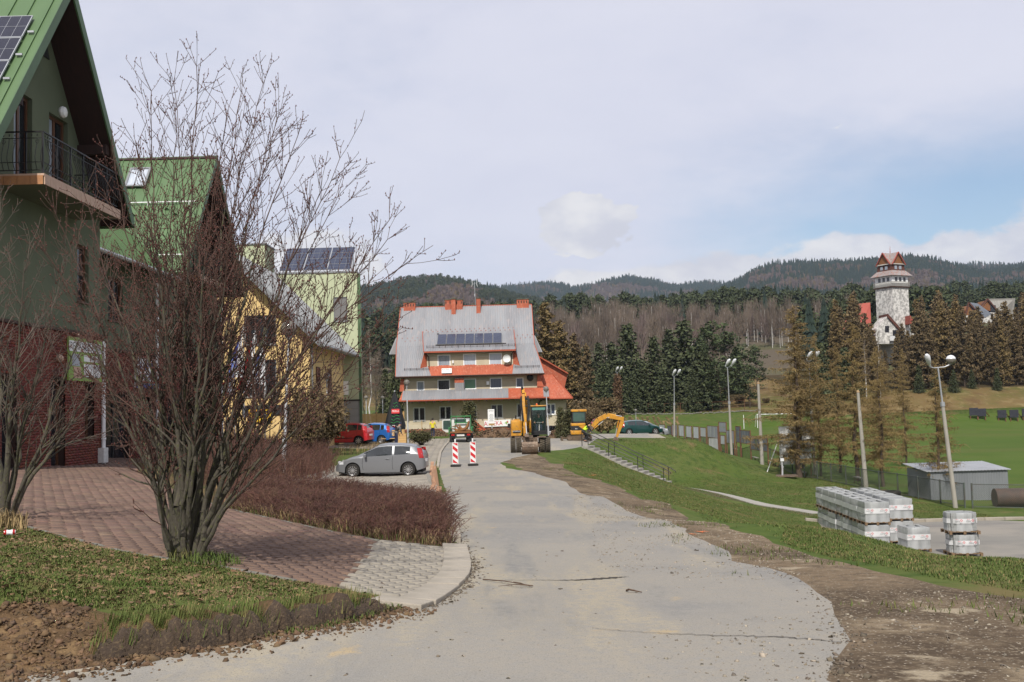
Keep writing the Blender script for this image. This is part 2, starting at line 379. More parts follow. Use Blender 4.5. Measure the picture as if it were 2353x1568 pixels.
def inside(poly,P):
 P=np.asarray(P);x,y=P[:,0],P[:,1];c=np.zeros(len(P),bool);n=len(poly)
 for i in range(n):
  x1,y1=poly[i];x2,y2=poly[(i+1)%n]
  if y1==y2:continue
  k=((y1>y)!=(y2>y))&(x<(x2-x1)*(y-y1)/(y2-y1)+x1);c^=k
 return c
ROAD=rough_edge(GP((-12,3.5,0),(60,1557),(250,1530),(500,1490),(700,1450),(850,1422),(960,1397))+GP((1035,1357),(1066,1318),(1066,1290),(1050,1235),(1034,1160),(1014,1095),(1003,1050),(-5.0,62,0),(-5.9,82,0),(-6.3,90,0),(-3.2,94,0),(3,95,0),(8,97,0),(13,96,0),(14,90,0),(9,84,0),(6.3,78,0),(4.8,72,0))+GP((1262,1036),(1225,1043),(1180,1052),(1150,1064),(1165,1076),(1230,1087),(1300,1108),(1400,1150),(1490,1190),(1600,1235),(1680,1268),(1692,1290),(1760,1305),(1830,1328),(1895,1385),(1945,1445),(1960,1472),(1925,1520),(1900,1566),(2.6,4.2,0),(2.6,-6,0),(-14,-6,0)),.45,.22,2,1.6)
DIRT=rough_edge(GP((1150,1062),(1180,1048),(1215,1040),(1250,1052),(1300,1076),(1350,1098),(1450,1135),(1560,1178),(1680,1214),(1780,1242),(1840,1268),(1930,1292),(2010,1312),(2150,1345),(2300,1372),(2400,1385),(14,5,0),(14,-6,0),(1,-6,0),(1,9,0),(1.5,30,0),(0,50,0)),.5,.7,11,.8)
SOIL=rough_edge(GP((-40,1395),(100,1378),(160,1400),(330,1428),(500,1402),(640,1396),(700,1416),(790,1390),(860,1382),(935,1396),(850,1425),(700,1453),(500,1493),(250,1533),(60,1560),(-9,6.0,0),(-9,7.6,0)),.3,.25,4,2)
REDP=GP((-20,1198),(70,1213),(250,1258),(370,1283),(540,1308),(640,1328),(772,1350),(820,1307),(850,1272),(860,1243),(700,1212),(540,1176),(430,1142),(345,1106),(296,1066),(-14.9,45,0),(-15.2,33,0),(-14,24,0),(-14,14,0))
GRAYI=GP((772,1350),(820,1307),(850,1272),(860,1243),(1022,1260),(1030,1290),(1026,1318),(1000,1345),(940,1383),(860,1366))
GRAYP=GP((772,1350),(820,1307),(850,1272),(860,1243),(1040,1258),(1054,1252),(1066,1290),(1066,1318),(1037,1357),(962,1398),(930,1396),(860,1370))
PARK=GP((640,1112),(760,1128),(1002,1148),(992,1100),(986,1062),(978,1040),(930,1036),(860,1046),(760,1078))
ORANGE=GP((1014,1148),(1001,1062),(988,1062),(996,1148))
WALK=[(-4.1,51),(-4.7,62),(-5.5,80),(-5.9,89),(-9,90),(-9,80),(-7.0,66),(-6.2,56),(-5.5,51)]
UPPARK=[(-14,66),(-14,90),(-9,90),(-9,80),(-7.2,68),(-7.5,66.5)]
LOT=GP((1880,1200),(1896,1197),(2100,1190),(2353,1198))+[(34,51.5),(34,30),(17,30),(14.8,38),(14.2,44),(14.6,49)]
PITCH_=[(26,60),(23,100),(21.5,130),(22,182),(30,189),(140,190),(140,50),(60,50),(34,54)]
SLABS=GP((1560,1117),(1660,1137),(1760,1158),(1886,1186),(1860,1187),(1740,1162),(1640,1141),(1570,1122))
BED=GP((296,1066),(345,1106),(430,1142),(540,1176),(700,1212),(860,1243),(1040,1262),(1050,1235),(1030,1150),(1000,1148),(880,1140),(700,1115),(770,1085),(740,1000),(600,1000),(420,1020),(330,1040))
SLOPE=[(-60,208),(20,207),(44,203),(60,192),(145,191),(240,200),(240,267),(-200,267),(-200,215)]
FLOOR_=[(62,213),(64,268),(175,268),(165,210),(120,208.5),(84,209)]
ZONES=[('road',ROAD),('kerb_apron',GRAYP),('red_paving',REDP),('orange_edge',ORANGE),('parking_bay',PARK),('side_walk',WALK),('upper_parking',UPPARK),('slab_path',SLABS),('lower_parking',LOT),('dirt_shoulder',DIRT),('soil',SOIL),('planting_bed',BED),('football_pitch',PITCH_),('forest_floor',FLOOR_),('rough_slope',SLOPE)]
def ground_grid():
 pts=[]
 rng=np.random.default_rng(5)
 for(y0,y1,s)in((-6,6,.5),(6,12,.14),(12,22,.25),(22,40,.5),(40,100,1.0),(100,210,2.5),(210,262,5)):
  lo=np.array([-.62*max(abs(y1),8)-4,y0]);hi=np.array([.62*max(abs(y1),8)+6,y1])
  g=np.stack(np.meshgrid(np.arange(lo[0],hi[0],s),np.arange(lo[1],hi[1],s)),-1).reshape(-1,2)
  pts.append(g+(rng.random(g.shape)-.5)*s*.5)
 cx=np.stack(np.meshgrid(np.arange(-220,240,12.),np.arange(-6,270,12.)),-1).reshape(-1,2)
 near=np.abs(cx[:,0])<.62*np.maximum(np.abs(cx[:,1]),8)+5
 pts.append(cx[~near]);return np.concatenate(pts)
GO={}
def build_ground():
 I=ground_grid();V=[tuple(p)for p in I];E_=[]
 rim=[(-225,-6),(245,-6),(245,268),(-225,268)]
 for _,poly in ZONES+[('rim',rim)]:
  k=len(V);V+=list(poly);E_+=[(k+i,k+(i+1)%len(poly))for i in range(len(poly))]
 v2,_,fs,*_=delaunay_2d_cdt([Vector(p)for p in V],E_,[],0,1e-4,False)
 P=np.array([tuple(p)for p in v2]);F=np.array([f for f in fs if len(f)==3]);z=H(P[:,0],P[:,1])
 a,b,c=P[F[:,0]],P[F[:,1]],P[F[:,2]]
 ar=(b[:,0]-a[:,0])*(c[:,1]-a[:,1])-(b[:,1]-a[:,1])*(c[:,0]-a[:,0])
 F[ar<0]=F[ar<0][:,::-1];F=F[np.abs(ar)>1e-7]
 cen=P[F].mean(1);zone=np.full(len(F),-1)
 for i,(n,poly)in enumerate(ZONES):
  m=(zone<0)&inside(poly,cen);zone[m]=i
 V3=np.c_[P,z]
 for i in range(-1,len(ZONES)):
  f=F[zone==i]
  if not len(f):continue
  u,inv=np.unique(f,return_inverse=True)
  nm='grass_ground' if i<0 else ZONES[i][0]
  o=GO[nm]=np_mesh(nm,V3[u],inv.reshape(-1,3),GM[nm],smooth=True);tag(o,kind='structure')
def zone_test(n):
 return dict(ZONES)[n]
def gmat(name,cols,scales,rough=.9,bump=.5,bsc=60,speck=None):
 """ground: layered noise colours in world coordinates"""
 m=bpy.data.materials.new(name);m.use_nodes=True;nt=m.node_tree;b=nt.nodes['Principled BSDF'];N=nt.nodes.new;L=nt.links.new
 b.inputs['Roughness'].default_value=rough;b.inputs['Specular IOR Level'].default_value=.04
 tc=N('ShaderNodeTexCoord');col=None
 for i,c in enumerate(cols):
  if i==0:col=c;continue
  sc,lo,hi=scales[i-1][:3]
  n=N('ShaderNodeTexNoise');n.inputs['Scale'].default_value=sc;n.inputs['Detail'].default_value=6;n.inputs['Roughness'].default_value=.62
  vec=tc.outputs['Object']
  if len(scales[i-1])>3:
   mp=N('ShaderNodeMapping');mp.inputs['Scale'].default_value=scales[i-1][3];L(vec,mp.inputs[0]);vec=mp.outputs[0]
  L(vec,n.inputs['Vector'])
  r=N('ShaderNodeMapRange');r.interpolation_type='SMOOTHSTEP';r.inputs[1].default_value=lo;r.inputs[2].default_value=hi;L(n.outputs['Fac'],r.inputs[0])
  mx=N('ShaderNodeMixRGB');L(r.outputs[0],mx.inputs[0])
  if i==1:mx.inputs[1].default_value=(*col,1)
  else:L(col,mx.inputs[1])
  mx.inputs[2].default_value=(*c,1);col=mx.outputs[0]
 if speck:
  v=N('ShaderNodeTexVoronoi');v.inputs['Scale'].default_value=speck[0];L(tc.outputs['Object'],v.inputs['Vector'])
  r=N('ShaderNodeMapRange');r.inputs[1].default_value=speck[1];r.inputs[2].default_value=speck[1]*.6;L(v.outputs['Distance'],r.inputs[0])
  sp=N('ShaderNodeSeparateColor');L(v.outputs['Color'],sp.inputs[0])
  g=N('ShaderNodeMath');g.operation='GREATER_THAN';g.inputs[1].default_value=speck[3];L(sp.outputs[0],g.inputs[0])
  ml=N('ShaderNodeMath');ml.operation='MULTIPLY';L(r.outputs[0],ml.inputs[0]);L(g.outputs[0],ml.inputs[1])
  mx=N('ShaderNodeMixRGB');L(ml.outputs[0],mx.inputs[0]);L(col,mx.inputs[1]);mx.inputs[2].default_value=(*speck[2],1);col=mx.outputs[0]
 if isinstance(col,tuple):b.inputs['Base Color'].default_value=(*col,1)
 else:L(col,b.inputs['Base Color'])
 nb=N('ShaderNodeTexNoise');nb.inputs['Scale'].default_value=bsc;nb.inputs['Detail'].default_value=5;L(tc.outputs['Object'],nb.inputs['Vector'])
 bp=N('ShaderNodeBump');bp.inputs['Strength'].default_value=bump;bp.inputs['Distance'].default_value=.02;L(nb.outputs['Fac'],bp.inputs['Height']);L(bp.outputs[0],b.inputs['Normal'])
 return m
GM={'road':gmat('asphalt',[(.275,.252,.215),(.218,.210,.196),(.325,.285,.215),(.195,.19,.178),(.258,.243,.218),(.37,.29,.18),(.185,.178,.162),(.35,.33,.29)],[(.3,.42,.6),(.9,.48,.64,(1,.16,1)),(1.3,.54,.70,(1,.2,1)),(11,.4,.7),(1.1,.67,.75),(70,.54,.66),(95,.60,.70)],bump=.35,bsc=90,speck=(45,.16,(.36,.34,.31),.8)),'kerb_apron':gmat('apron_sand',[(.14,.12,.095),(.2,.17,.13)],[(3,.4,.6)]),'red_paving':gmat('joint_sand',[(.10,.07,.05),(.15,.11,.08)],[(3,.4,.6)]),'orange_edge':gmat('orange_bed',[(.33,.2,.13),(.28,.17,.11)],[(3,.4,.6)]),'parking_bay':gmat('bay_pavers',[(.25,.235,.205),(.22,.205,.18),(.28,.25,.2)],[(.8,.4,.6),(2.5,.5,.7)]),'side_walk':gmat('walk_pavers',[(.24,.225,.20),(.19,.18,.16)],[(1.2,.4,.6)]),'upper_parking':gmat('upper_pavers',[(.24,.22,.19),(.2,.18,.16)],[(1,.4,.6)]),'slab_path':gmat('path_soil',[(.10,.08,.05),(.06,.08,.03)],[(2,.4,.6)]),'lower_parking':gmat('old_asphalt',[(.20,.19,.17),(.245,.225,.195),(.17,.16,.15)],[(.25,.4,.62),(.5,.55,.7,(.3,1,1))],bump=.3,bsc=60),'dirt_shoulder':gmat('dirt',[(.165,.122,.080),(.078,.058,.040),(.235,.183,.122),(.115,.086,.058),(.29,.24,.17),(.22,.18,.13)],[(.5,.42,.58),(.8,.5,.66),(6,.45,.6),(2.2,.58,.68),(24,.55,.66)],bump=.9,bsc=26,speck=(30,.26,(.33,.29,.235),.66)),'soil':gmat('loose_soil',[(.135,.085,.045),(.075,.05,.03),(.19,.125,.065),(.10,.095,.04)],[(1.6,.4,.62),(5,.5,.66),(1.1,.58,.7)],bump=1.,bsc=45),'planting_bed':gmat('bed_soil',[(.11,.075,.045),(.06,.07,.025),(.15,.11,.06)],[(1.2,.42,.6),(3,.5,.7)],bump=.8,bsc=30),'forest_floor':gmat('needle_litter',[(.062,.045,.024),(.045,.04,.02),(.08,.055,.03)],[(.2,.42,.6),(.6,.5,.7)],bump=.6,bsc=6),'rough_slope':gmat('straw_slope',[(.145,.10,.045),(.095,.09,.03),(.11,.07,.035),(.19,.145,.07)],[(.06,.42,.6),(.15,.5,.68),(.5,.5,.7)],bump=.7,bsc=8),'football_pitch':gmat('pitch_grass',[(.062,.098,.020),(.074,.108,.024),(.088,.102,.030)],[(.12,.4,.6),(.05,.5,.7,(.2,2.5,1))],bump=.4,bsc=30),'grass_ground':gmat('rough_grass',[(.070,.100,.024),(.092,.110,.034),(.052,.080,.02),(.14,.11,.05)],[(.35,.42,.62),(1.7,.45,.65),(.5,.54,.70)],bump=.8,bsc=18),}
build_ground()
def build_hills():
 us=np.linspace(-.95,.95,340);ys=np.concatenate([np.linspace(262,900,60),np.linspace(915,3560,132)])
 U,Yg=np.meshgrid(us,ys);X=U*Yg;Z=hill(X.ravel(),Yg.ravel());Z[:340]-=.0
 z0=H(X.ravel()[:340],Yg.ravel()[:340]);Z[:340]=z0-.4
 n=340;i=np.arange(len(ys)-1)[:,None]*n+np.arange(n-1)[None];i=i.ravel()
 F=np.stack([i,i+1,i+n+1,i+n],1)
 o=np_mesh('hills',np.c_[X.ravel(),Yg.ravel(),Z],F,gmat('hill_floor',[(.105,.085,.062),(.085,.085,.042),(.12,.088,.068)],[(.012,.45,.6),(.03,.5,.7)],bump=.1,bsc=1),smooth=True)
 tag(o,kind='structure')
build_hills()
# ================================================================ materials for buildings
mat('green_plaster',(.118,.136,.085),(.095,.112,.07),.5,.92,bump=.3,bscale=60,lo=.4,hi=.6)
mat('lime_plaster',(.42,.45,.29),(.38,.41,.265),.5,.9,bump=.2,bscale=50)
mat('yellow_plaster',(.66,.47,.21),(.60,.43,.19),.6,.9,bump=.2,bscale=50)
mat('cream_plaster',(.50,.43,.31),(.41,.35,.25),.7,.95,bump=.6,bscale=14,c3=(.46,.40,.285))
mat('cream_band',(.52,.46,.34),(.46,.40,.30),1.5,.95)
island_random(mat('wall_brick',(.165,.040,.023),(.125,.030,.018),3,.85,bump=.3,bscale=40),.22,.012)
mat('brick_joint',(.05,.025,.02),(.035,.02,.015),4,.95)
island_random(mat('plinth_brick',(.27,.105,.06),(.21,.085,.05),3,.9),.25,.015)
mat('plinth_joint',(.24,.19,.15),None,rough=.95)
mat('green_roof',(.082,.145,.055),(.065,.12,.045),.7,.5,spec=.5,stretch=(1,.25,1))
mat('green_trim',(.075,.135,.058),(.065,.115,.05),2,.5)
mat('soffit_wood',(.035,.014,.010),(.022,.010,.008),3,.75,stretch=(8,1,1),bump=.3)
mat('dark_wood',(.06,.03,.018),(.04,.02,.012),3,.7,stretch=(6,6,1))
mat('brown_frame',(.11,.045,.02),(.085,.035,.016),4,.5)
mat('white_pvc',(.78,.78,.77),None,rough=.4)
mat('dirty_pvc',(.66,.65,.62),(.5,.49,.46),9,.6)
mat('window_glass',(.012,.014,.018),None,rough=.06,spec=.8)
mat('window_dark',(.012,.012,.014),(.03,.03,.035),1.2,.12,spec=.6)
mat('curtain_glass',(.30,.33,.36),(.20,.23,.27),2.2,.12,spec=.7,stretch=(5,1,.6))
mat('lace_glass',(.46,.49,.54),(.34,.38,.43),2.5,.15,spec=.7,stretch=(4,1,.5))
mat('green_blind',(.12,.27,.15),(.09,.22,.13),2,.2,spec=.6)
mat('blue_blind',(.06,.075,.12),(.035,.045,.075),2.2,.15,spec=.7,stretch=(6,1,.6))
mat('tile_orange',(.42,.20,.085),(.34,.16,.07),5,.6)
mat('tile_pale',(.5,.34,.25),(.42,.28,.2),5,.6)
mat('concrete',(.33,.31,.275),(.25,.235,.205),3,.95,bump=.4,bscale=40)
mat('concrete_dark',(.19,.18,.155),(.14,.13,.11),3,.95,bump=.4,bscale=40)
mat('iron_black',(.014,.013,.013),None,rough=.45)
mat('zinc',(.42,.43,.44),(.33,.34,.35),1.5,.42,metal=.55,stretch=(1,1,.3))
mat('roof_zinc',(.275,.28,.29),(.225,.225,.235),.55,.5,metal=.25,stretch=(1.6,.35,.35),c3=(.30,.275,.27))
mat('roof_orange',(.40,.092,.042),(.31,.075,.036),.8,.6,c3=(.42,.14,.08))
mat('roof_faded',(.44,.19,.13),(.42,.31,.27),.7,.55,stretch=(2,.4,.4))
mat('trim_orange',(.36,.078,.035),(.30,.065,.03),2,.55)
mat('chimney_cap',(.11,.10,.07),(.07,.07,.045),4,.9)
mat('solar_cell',(.012,.012,.022),(.016,.016,.030),2,.12,spec=.6)
mat('solar_blue',(.028,.034,.062),(.035,.042,.072),1,.16,spec=.6)
mat('solar_line',(.34,.35,.37),None,rough=.4)
mat('fascia_grey',(.23,.235,.24),(.19,.195,.2),1,.45,metal=.3)
mat('grey_tile',(.26,.26,.25),(.22,.22,.21),.9,.7)
mat('stone_white',(.6,.58,.54),(.30,.29,.27),1.4,.95,lo=.42,hi=.58,bump=.8,bscale=3)
mat('red_metal_far',(.33,.07,.045),(.29,.06,.04),.4,.6)
mat('white_paint',(.72,.72,.71),(.62,.62,.6),2,.5)
mat('red_paint',(.5,.02,.025),None,rough=.45)
mat('blue_print',(.03,.06,.24),None,rough=.6)
mat('sign_white',(.74,.74,.73),None,rough=.5)
mat('sign_green',(.20,.32,.06),(.24,.36,.08),2,.5)
mat('sign_black',(.02,.02,.02),None,rough=.6)
mat('light_red',(.35,.012,.012),None,rough=.15,spec=.7);mat('alloy',(.55,.55,.56),None,rough=.3,metal=.8)
mat('grey_blind',(.16,.155,.15),(.13,.125,.12),1,.6,stretch=(.2,.2,20))
def plane_M(o,u,v):
 """matrix: local x along u, local y along v, local z out of the face"""
 u=Vector(u).normalized();v=Vector(v).normalized();w=u.cross(v)
 M=Matrix((u,v,w)).transposed().to_4x4();M.translation=Vector(o);return M
def wall(name,outline,holes,M,material,parent,depth=.14):
 V=[Vector(p)for p in outline];E_=[(i,(i+1)%len(V))for i in range(len(V))]
 for(x0,x1,y0,y1)in holes:
  k=len(V);V+=[Vector((x0,y0)),Vector((x1,y0)),Vector((x1,y1)),Vector((x0,y1))];E_+=[(k,k+1),(k+1,k+2),(k+2,k+3),(k+3,k)]
 v2,_,fs,*_=delaunay_2d_cdt(V,E_,[],0,1e-4,False)
 P=np.array([tuple(p)for p in v2]);b=MB();keep=[]
 for f in fs:
  c=P[list(f)].mean(0)
  if not inside(outline,[c])[0]:continue
  if any(x0<c[0]<x1 and y0<c[1]<y1 for x0,x1,y0,y1 in holes):continue
  a,q,r=P[f[0]],P[f[1]],P[f[2]]
  keep.append(f if(q[0]-a[0])*(r[1]-a[1])-(q[1]-a[1])*(r[0]-a[0])>0 else f[::-1])
 b.add([(p[0],p[1],0)for p in P],keep)
 for(x0,x1,y0,y1)in holes:
  b.add([(x0,y0,0),(x1,y0,0),(x1,y1,0),(x0,y1,0),(x0,y0,-depth),(x1,y0,-depth),(x1,y1,-depth),(x0,y1,-depth)],[(0,1,5,4),(1,2,6,5),(2,3,7,6),(3,0,4,7),(4,5,6,7)])
 n=len(outline)
 b.add([(*p,0)for p in outline]+[(*p,-.3)for p in outline],[(i,n+i,n+(i+1)%n,(i+1)%n)for i in range(n)])
 o=b.build(name,material,parent);o.data.transform(M);return o
def window(rect,M,parent,frame='white_pvc',glass='window_glass',panes=1,rows=1,depth=.09,fw=.07,sill=True,name='window',glasses=None,sillmat=None):
 """framed window set into its opening; each pane is a sub-part"""
 x0,x1,y0,y1=rect;b=MB();z0,z1=-depth-.04,-depth+.03
 for(a,c,d,e)in((x0,x1,y0,y0+fw),(x0,x1,y1-fw,y1),(x0,x0+fw,y0+fw,y1-fw),(x1-fw,x1,y0+fw,y1-fw)):b.box(a,c,d,e,z0,z1)
 w=(x1-x0-2*fw)/panes;hgt=(y1-y0-2*fw)/rows
 for i in range(1,panes):b.box(x0+fw+w*i-fw*.6,x0+fw+w*i+fw*.6,y0+fw,y1-fw,z0+.004,z1-.004)
 for i in range(1,rows):b.box(x0+fw,x1-fw,y0+fw+hgt*i-fw*.4,y0+fw+hgt*i+fw*.4,z0+.008,z1-.008)
 o=b.build(name,MATS[frame],parent);o.data.transform(M)
 k=0
 for i in range(panes):
  for j in range(rows):
   g=MB();g.box(x0+fw+w*i+.004,x0+fw+w*(i+1)-.004,y0+fw+hgt*j+.004,y0+fw+hgt*(j+1)-.004,z0+.012,z0+.03)
   gm=glasses[k%len(glasses)]if glasses else glass;k+=1
   q=g.build('pane',MATS[gm],o);q.data.transform(M)
 if sill:
  s=MB();s.box(x0-.05,x1+.05,y0-.05,y0-.004,-depth,.06);q=s.build('sill',MATS[sillmat or frame],o);q.data.transform(M)
 return o
def corrug(b,p00,p10,p11,p01,pitch=.3,amp=.025,mi=0,t=.03):
 """corrugated sheet between four corners (p00-p10 along the eave)"""
 p00,p10,p11,p01=map(Vector,(p00,p10,p11,p01));n=max(2,int((p10-p00).length/pitch*2))
 nr=(p10-p00).cross(p01-p00).normalized();vs=[]
 for i in range(n+1):
  s=i/n;o=nr*(amp if i%2 else 0);vs+=[p00 .lerp(p10,s)+o,p01 .lerp(p11,s)+o]
 k=len(vs);vs2=[v-nr*t for v in vs]
 fs=[(2*i,2*i+2,2*i+3,2*i+1)for i in range(n)]+[(k+2*i+1,k+2*i+3,k+2*i+2,k+2*i)for i in range(n)]
 fs+=[(2*i,k+2*i,k+2*i+2,2*i+2)for i in range(n)]+[(2*i+1,2*i+3,k+2*i+3,k+2*i+1)for i in range(n)]
 fs+=[(0,1,k+1,k),(2*n,k+2*n,k+2*n+1,2*n+1)]
 b.add(vs+vs2,fs,mi)
def brick_wall(parent,M,x0,x1,y0,y1,holes,name='brick',material='wall_brick',L_=.25,Hh=.075,nparts=0,key=None,proud=.012,joint=.01):
 """courses of single bricks proud of the joint plane; the first nparts (by key) are objects of their own"""
 rects=[];r=0;y=y0
 while y+Hh*.6<y1:
  x=x0-(L_/2 if r%2 else 0)
  while x<x1:
   a,c=max(x+joint/2,x0),min(x+L_-joint/2,x1)
   segs=[(a,c)]
   for(hx0,hx1,hy0,hy1)in holes:
    if y+Hh>hy0+.01 and y<hy1-.01:
     segs=[s for(p,q)in segs for s in((p,min(q,hx0)),(max(p,hx1),q))if s[1]-s[0]>.02]
   rects+=[(p,q,y+joint/2,min(y+Hh-joint/2,y1))for p,q in segs if q-p>.02]
   x+=L_
  y+=Hh;r+=1
 R_=np.array(rects);rng=np.random.default_rng(3)
 if nparts:
  k=np.argsort(key(R_))[:nparts];full=[i for i in k if abs((R_[i,1]-R_[i,0])-(L_-joint))<.01]
  rest=np.setdiff1d(np.arange(len(R_)),full)
  bm_=MB();bm_.box(-(L_-joint)/2,(L_-joint)/2,-(Hh-joint)/2,(Hh-joint)/2,-.04,proud);me=None
  for i in full:
   if me is None:
    o=bm_.build(name,MATS[material],parent);me=o.data
   else:
    o=bpy.data.objects.new(name,me);COL.objects.link(o);o.parent=parent
   c=M@Vector(((R_[i,0]+R_[i,1])/2,(R_[i,2]+R_[i,3])/2,rng.random()*.006))
   o.matrix_local=Matrix.Translation(c)@M.to_3x3().to_4x4()
 else:rest=np.arange(len(R_))
 Q=R_[rest];n=len(Q);pr=proud+rng.random(n)*.006
 V=np.empty((n,8,3))
 for i,(a,b)in enumerate(((0,2),(1,2),(1,3),(0,3))):
  V[:,i,0]=Q[:,a];V[:,i,1]=Q[:,b];V[:,i,2]=-.04;V[:,i+4,0]=Q[:,a];V[:,i+4,1]=Q[:,b];V[:,i+4,2]=pr
 F=np.array([(4,5,6,7),(0,1,5,4),(1,2,6,5),(2,3,7,6),(3,0,4,7)])[None]+(np.arange(n)*8)[:,None,None]
 m4=np.array(M);Vw=V.reshape(-1,3)@m4[:3,:3].T+m4[:3,3]
 o=np_mesh('brickwork',Vw,F.reshape(-1,4),MATS[material],parent);tag(o,kind='stuff');return o
 # ================================================================ near green gabled house
def facade_M(x):return plane_M((x,0,0),(0,1,0),(0,0,1))
def gable_roof(parent,xv,xb,yr,zr,half,s,t=.22,ribs=True,name='roof',proud=None):
 """ridge along x; verge at xv; two slopes s, green sheet with standing seams, dark boarded underside"""
 for sg in(-1,1):
  b=MB();e=(yr+sg*half,zr-s*half)
  top=[(xv,yr,zr),(xb,yr,zr),(xb,*e),(xv,*e)]
  if sg>0:top=top[::-1]
  n=(Vector(top[1])-Vector(top[0])).cross(Vector(top[2])-Vector(top[1])).normalized()
  if n.z<0:top=top[::-1];n=-n
  b.slab(top,.05)
  if ribs:
   x=xv-.25
   while x>xb:b.beam(Vector((x,yr+sg*.05,zr-s*.05))+n*.015,Vector((x,yr+sg*(half-.03),zr-s*(half-.03)))+n*.015,.03,.05,up=n);x-=.5
  r=b.build(name,MATS['green_roof'],parent)
  b=MB();lo=[Vector(p)-n*.055 for p in top];lo=[Vector((p.x-(.04 if abs(p.x-xv)<.01 else 0),p.y,p.z))for p in lo]
  b.slab(lo,t-.055);b.build('soffit',MATS['soffit_wood'],r)
  b=MB();o_=n*-.1
  b.beam(Vector((xv-.005,yr,zr))+o_,Vector((xv-.005,yr+sg*half,zr-s*half))+o_,.045,.26,up=n)
  b.build('verge_board',MATS['green_trim'],r)
  b=MB();b.tube([(xv,yr+sg*(half+.07),zr-s*half-.1),(xb,yr+sg*(half+.07),zr-s*half-.1)],.075,8);b.build('gutter',MATS['green_trim'],r)
def scroll_panel(b,M,w,hgt):
 b.box(-w/2,w/2,-.02,.02,hgt-.03,hgt,0,M)
def balcony(parent,x0,x1,y0,y1,zf,name='balcony',rail=True):
 b=MB();b.box(x0,x1,y0,y1,zf-.26,zf-.06);o=b.build(name,MATS['green_plaster'],parent)
 b=MB();n=int((y1-y0)/.3)
 for i in range(n):
  a=y0+(y1-y0)*i/n;t=MB();t.box(x1+.004,x1+.03,a+.006,a+(y1-y0)/n-.006,zf-.27,zf-.05);t.build('edge_tile',MATS['tile_pale'],o)
 n=int((x1-x0)/.3)
 for i in range(n):
  a=x0+(x1-x0)*i/n;t=MB();t.box(a+.006,a+(x1-x0)/n-.006,y0-.03,y0-.004,zf-.27,zf-.05);t.build('edge_tile',MATS['tile_orange'],o)
 b=MB();b.box(x0,x1+.02,y0-.02,y1+.02,zf-.055,zf);b.build('floor_slab',MATS['tile_pale'],o)
 b=MB();P=[(x0,y0+.05),(x1-.05,y0+.05),(x1-.05,y1-.05),(x0,y1-.05)]
 for i in range(3):
  p,q=Vector((*P[i],zf)),Vector((*P[i+1],zf))
  for z,tk in((1.06,.05),(.9,.025),(.3,.025),(.1,.03)):b.beam(p+Vector((0,0,z)),q+Vector((0,0,z)),tk,tk*.6)
  d=q-p;out=Vector((d.y,-d.x,0)).normalized();k=max(2,int(d.length/.13))
  for j in range(k+1):
   c=p+d*(j/k)
   if j%6==0:b.beam(c,c+Vector((0,0,1.06)),.04)
   else:
    pts=[c+Vector((0,0,z))+out*bl for z,bl in((.1,.0),(.2,.05),(.3,.10),(.42,.115),(.56,.08),(.72,.025),(.9,0))]
    b.tube(pts,.009,4)
    if j%2==0:
     for sgn in(-1,1):
      dd=d.normalized()*sgn*.045
      b.tube([c+Vector((0,0,.76))+dd*.2,c+Vector((0,0,.82))+dd*1.0,c+Vector((0,0,.86))+dd*.7,c+Vector((0,0,.84))+dd*.3],.006,4)
    b.add([tuple(c+Vector(q_))for q_ in((.018,0,.98),(-.018,0,.98),(0,.018,.98),(0,-.018,.98),(0,0,1.02),(0,0,.93))],[(0,2,4),(2,1,4),(1,3,4),(3,0,4),(2,0,5),(1,2,5),(3,1,5),(0,3,5)])
 b.build('railing',MATS['iron_black'],o)
 return o
def solar_panel(parent,M,w,hgt,nx,ny,material='solar_cell',line='solar_line',lw=.012,name='solar_panel'):
 b=MB();b.box(0,w,0,hgt,0,.035);o=b.build(name,MATS[material],parent);o.data.transform(M)
 b=MB();e=.02
 for a,c,d,f in((0,w,-.002,e),(0,w,hgt-e,hgt+.002),(-.002,e,0,hgt),(w-e,w+.002,0,hgt)):b.box(a,c,d,f,.002,.041)
 q=b.build('panel_frame',MATS[line],o);q.data.transform(M)
 b=MB()
 for i in range(1,nx):b.box(w*i/nx-lw/2,w*i/nx+lw/2,e,hgt-e,.034,.0375)
 for i in range(1,ny):b.box(e,w-e,hgt*i/ny-lw/2,hgt*i/ny+lw/2,.034,.0385)
 if b.v:q=b.build('cell_line',MATS[line],o);q.data.transform(M)
 return o
def sign_board(name,label,cat,M,w,hgt,material,t=.05):
 o=thing(name,label,cat,M.translation);b=MB();b.box(-w/2,w/2,-hgt/2,hgt/2,0,t)
 ob=b.build('board',MATS[material],o);Mr=M.copy();Mr.translation=(0,0,0);ob.data.transform(Mr);return o,Mr
def downpipe(parent,x,y,z0,z1,r=.06,material='white_pvc'):
 b=MB();b.tube([(x,y,z0),(x,y,z1)],r,8)
 for z in np.arange(z0+.8,z1,1.6):b.tube([(x,y,z),(x,y,z+.06)],r*1.3,8)
 return b.build('downpipe',MATS[material],parent)
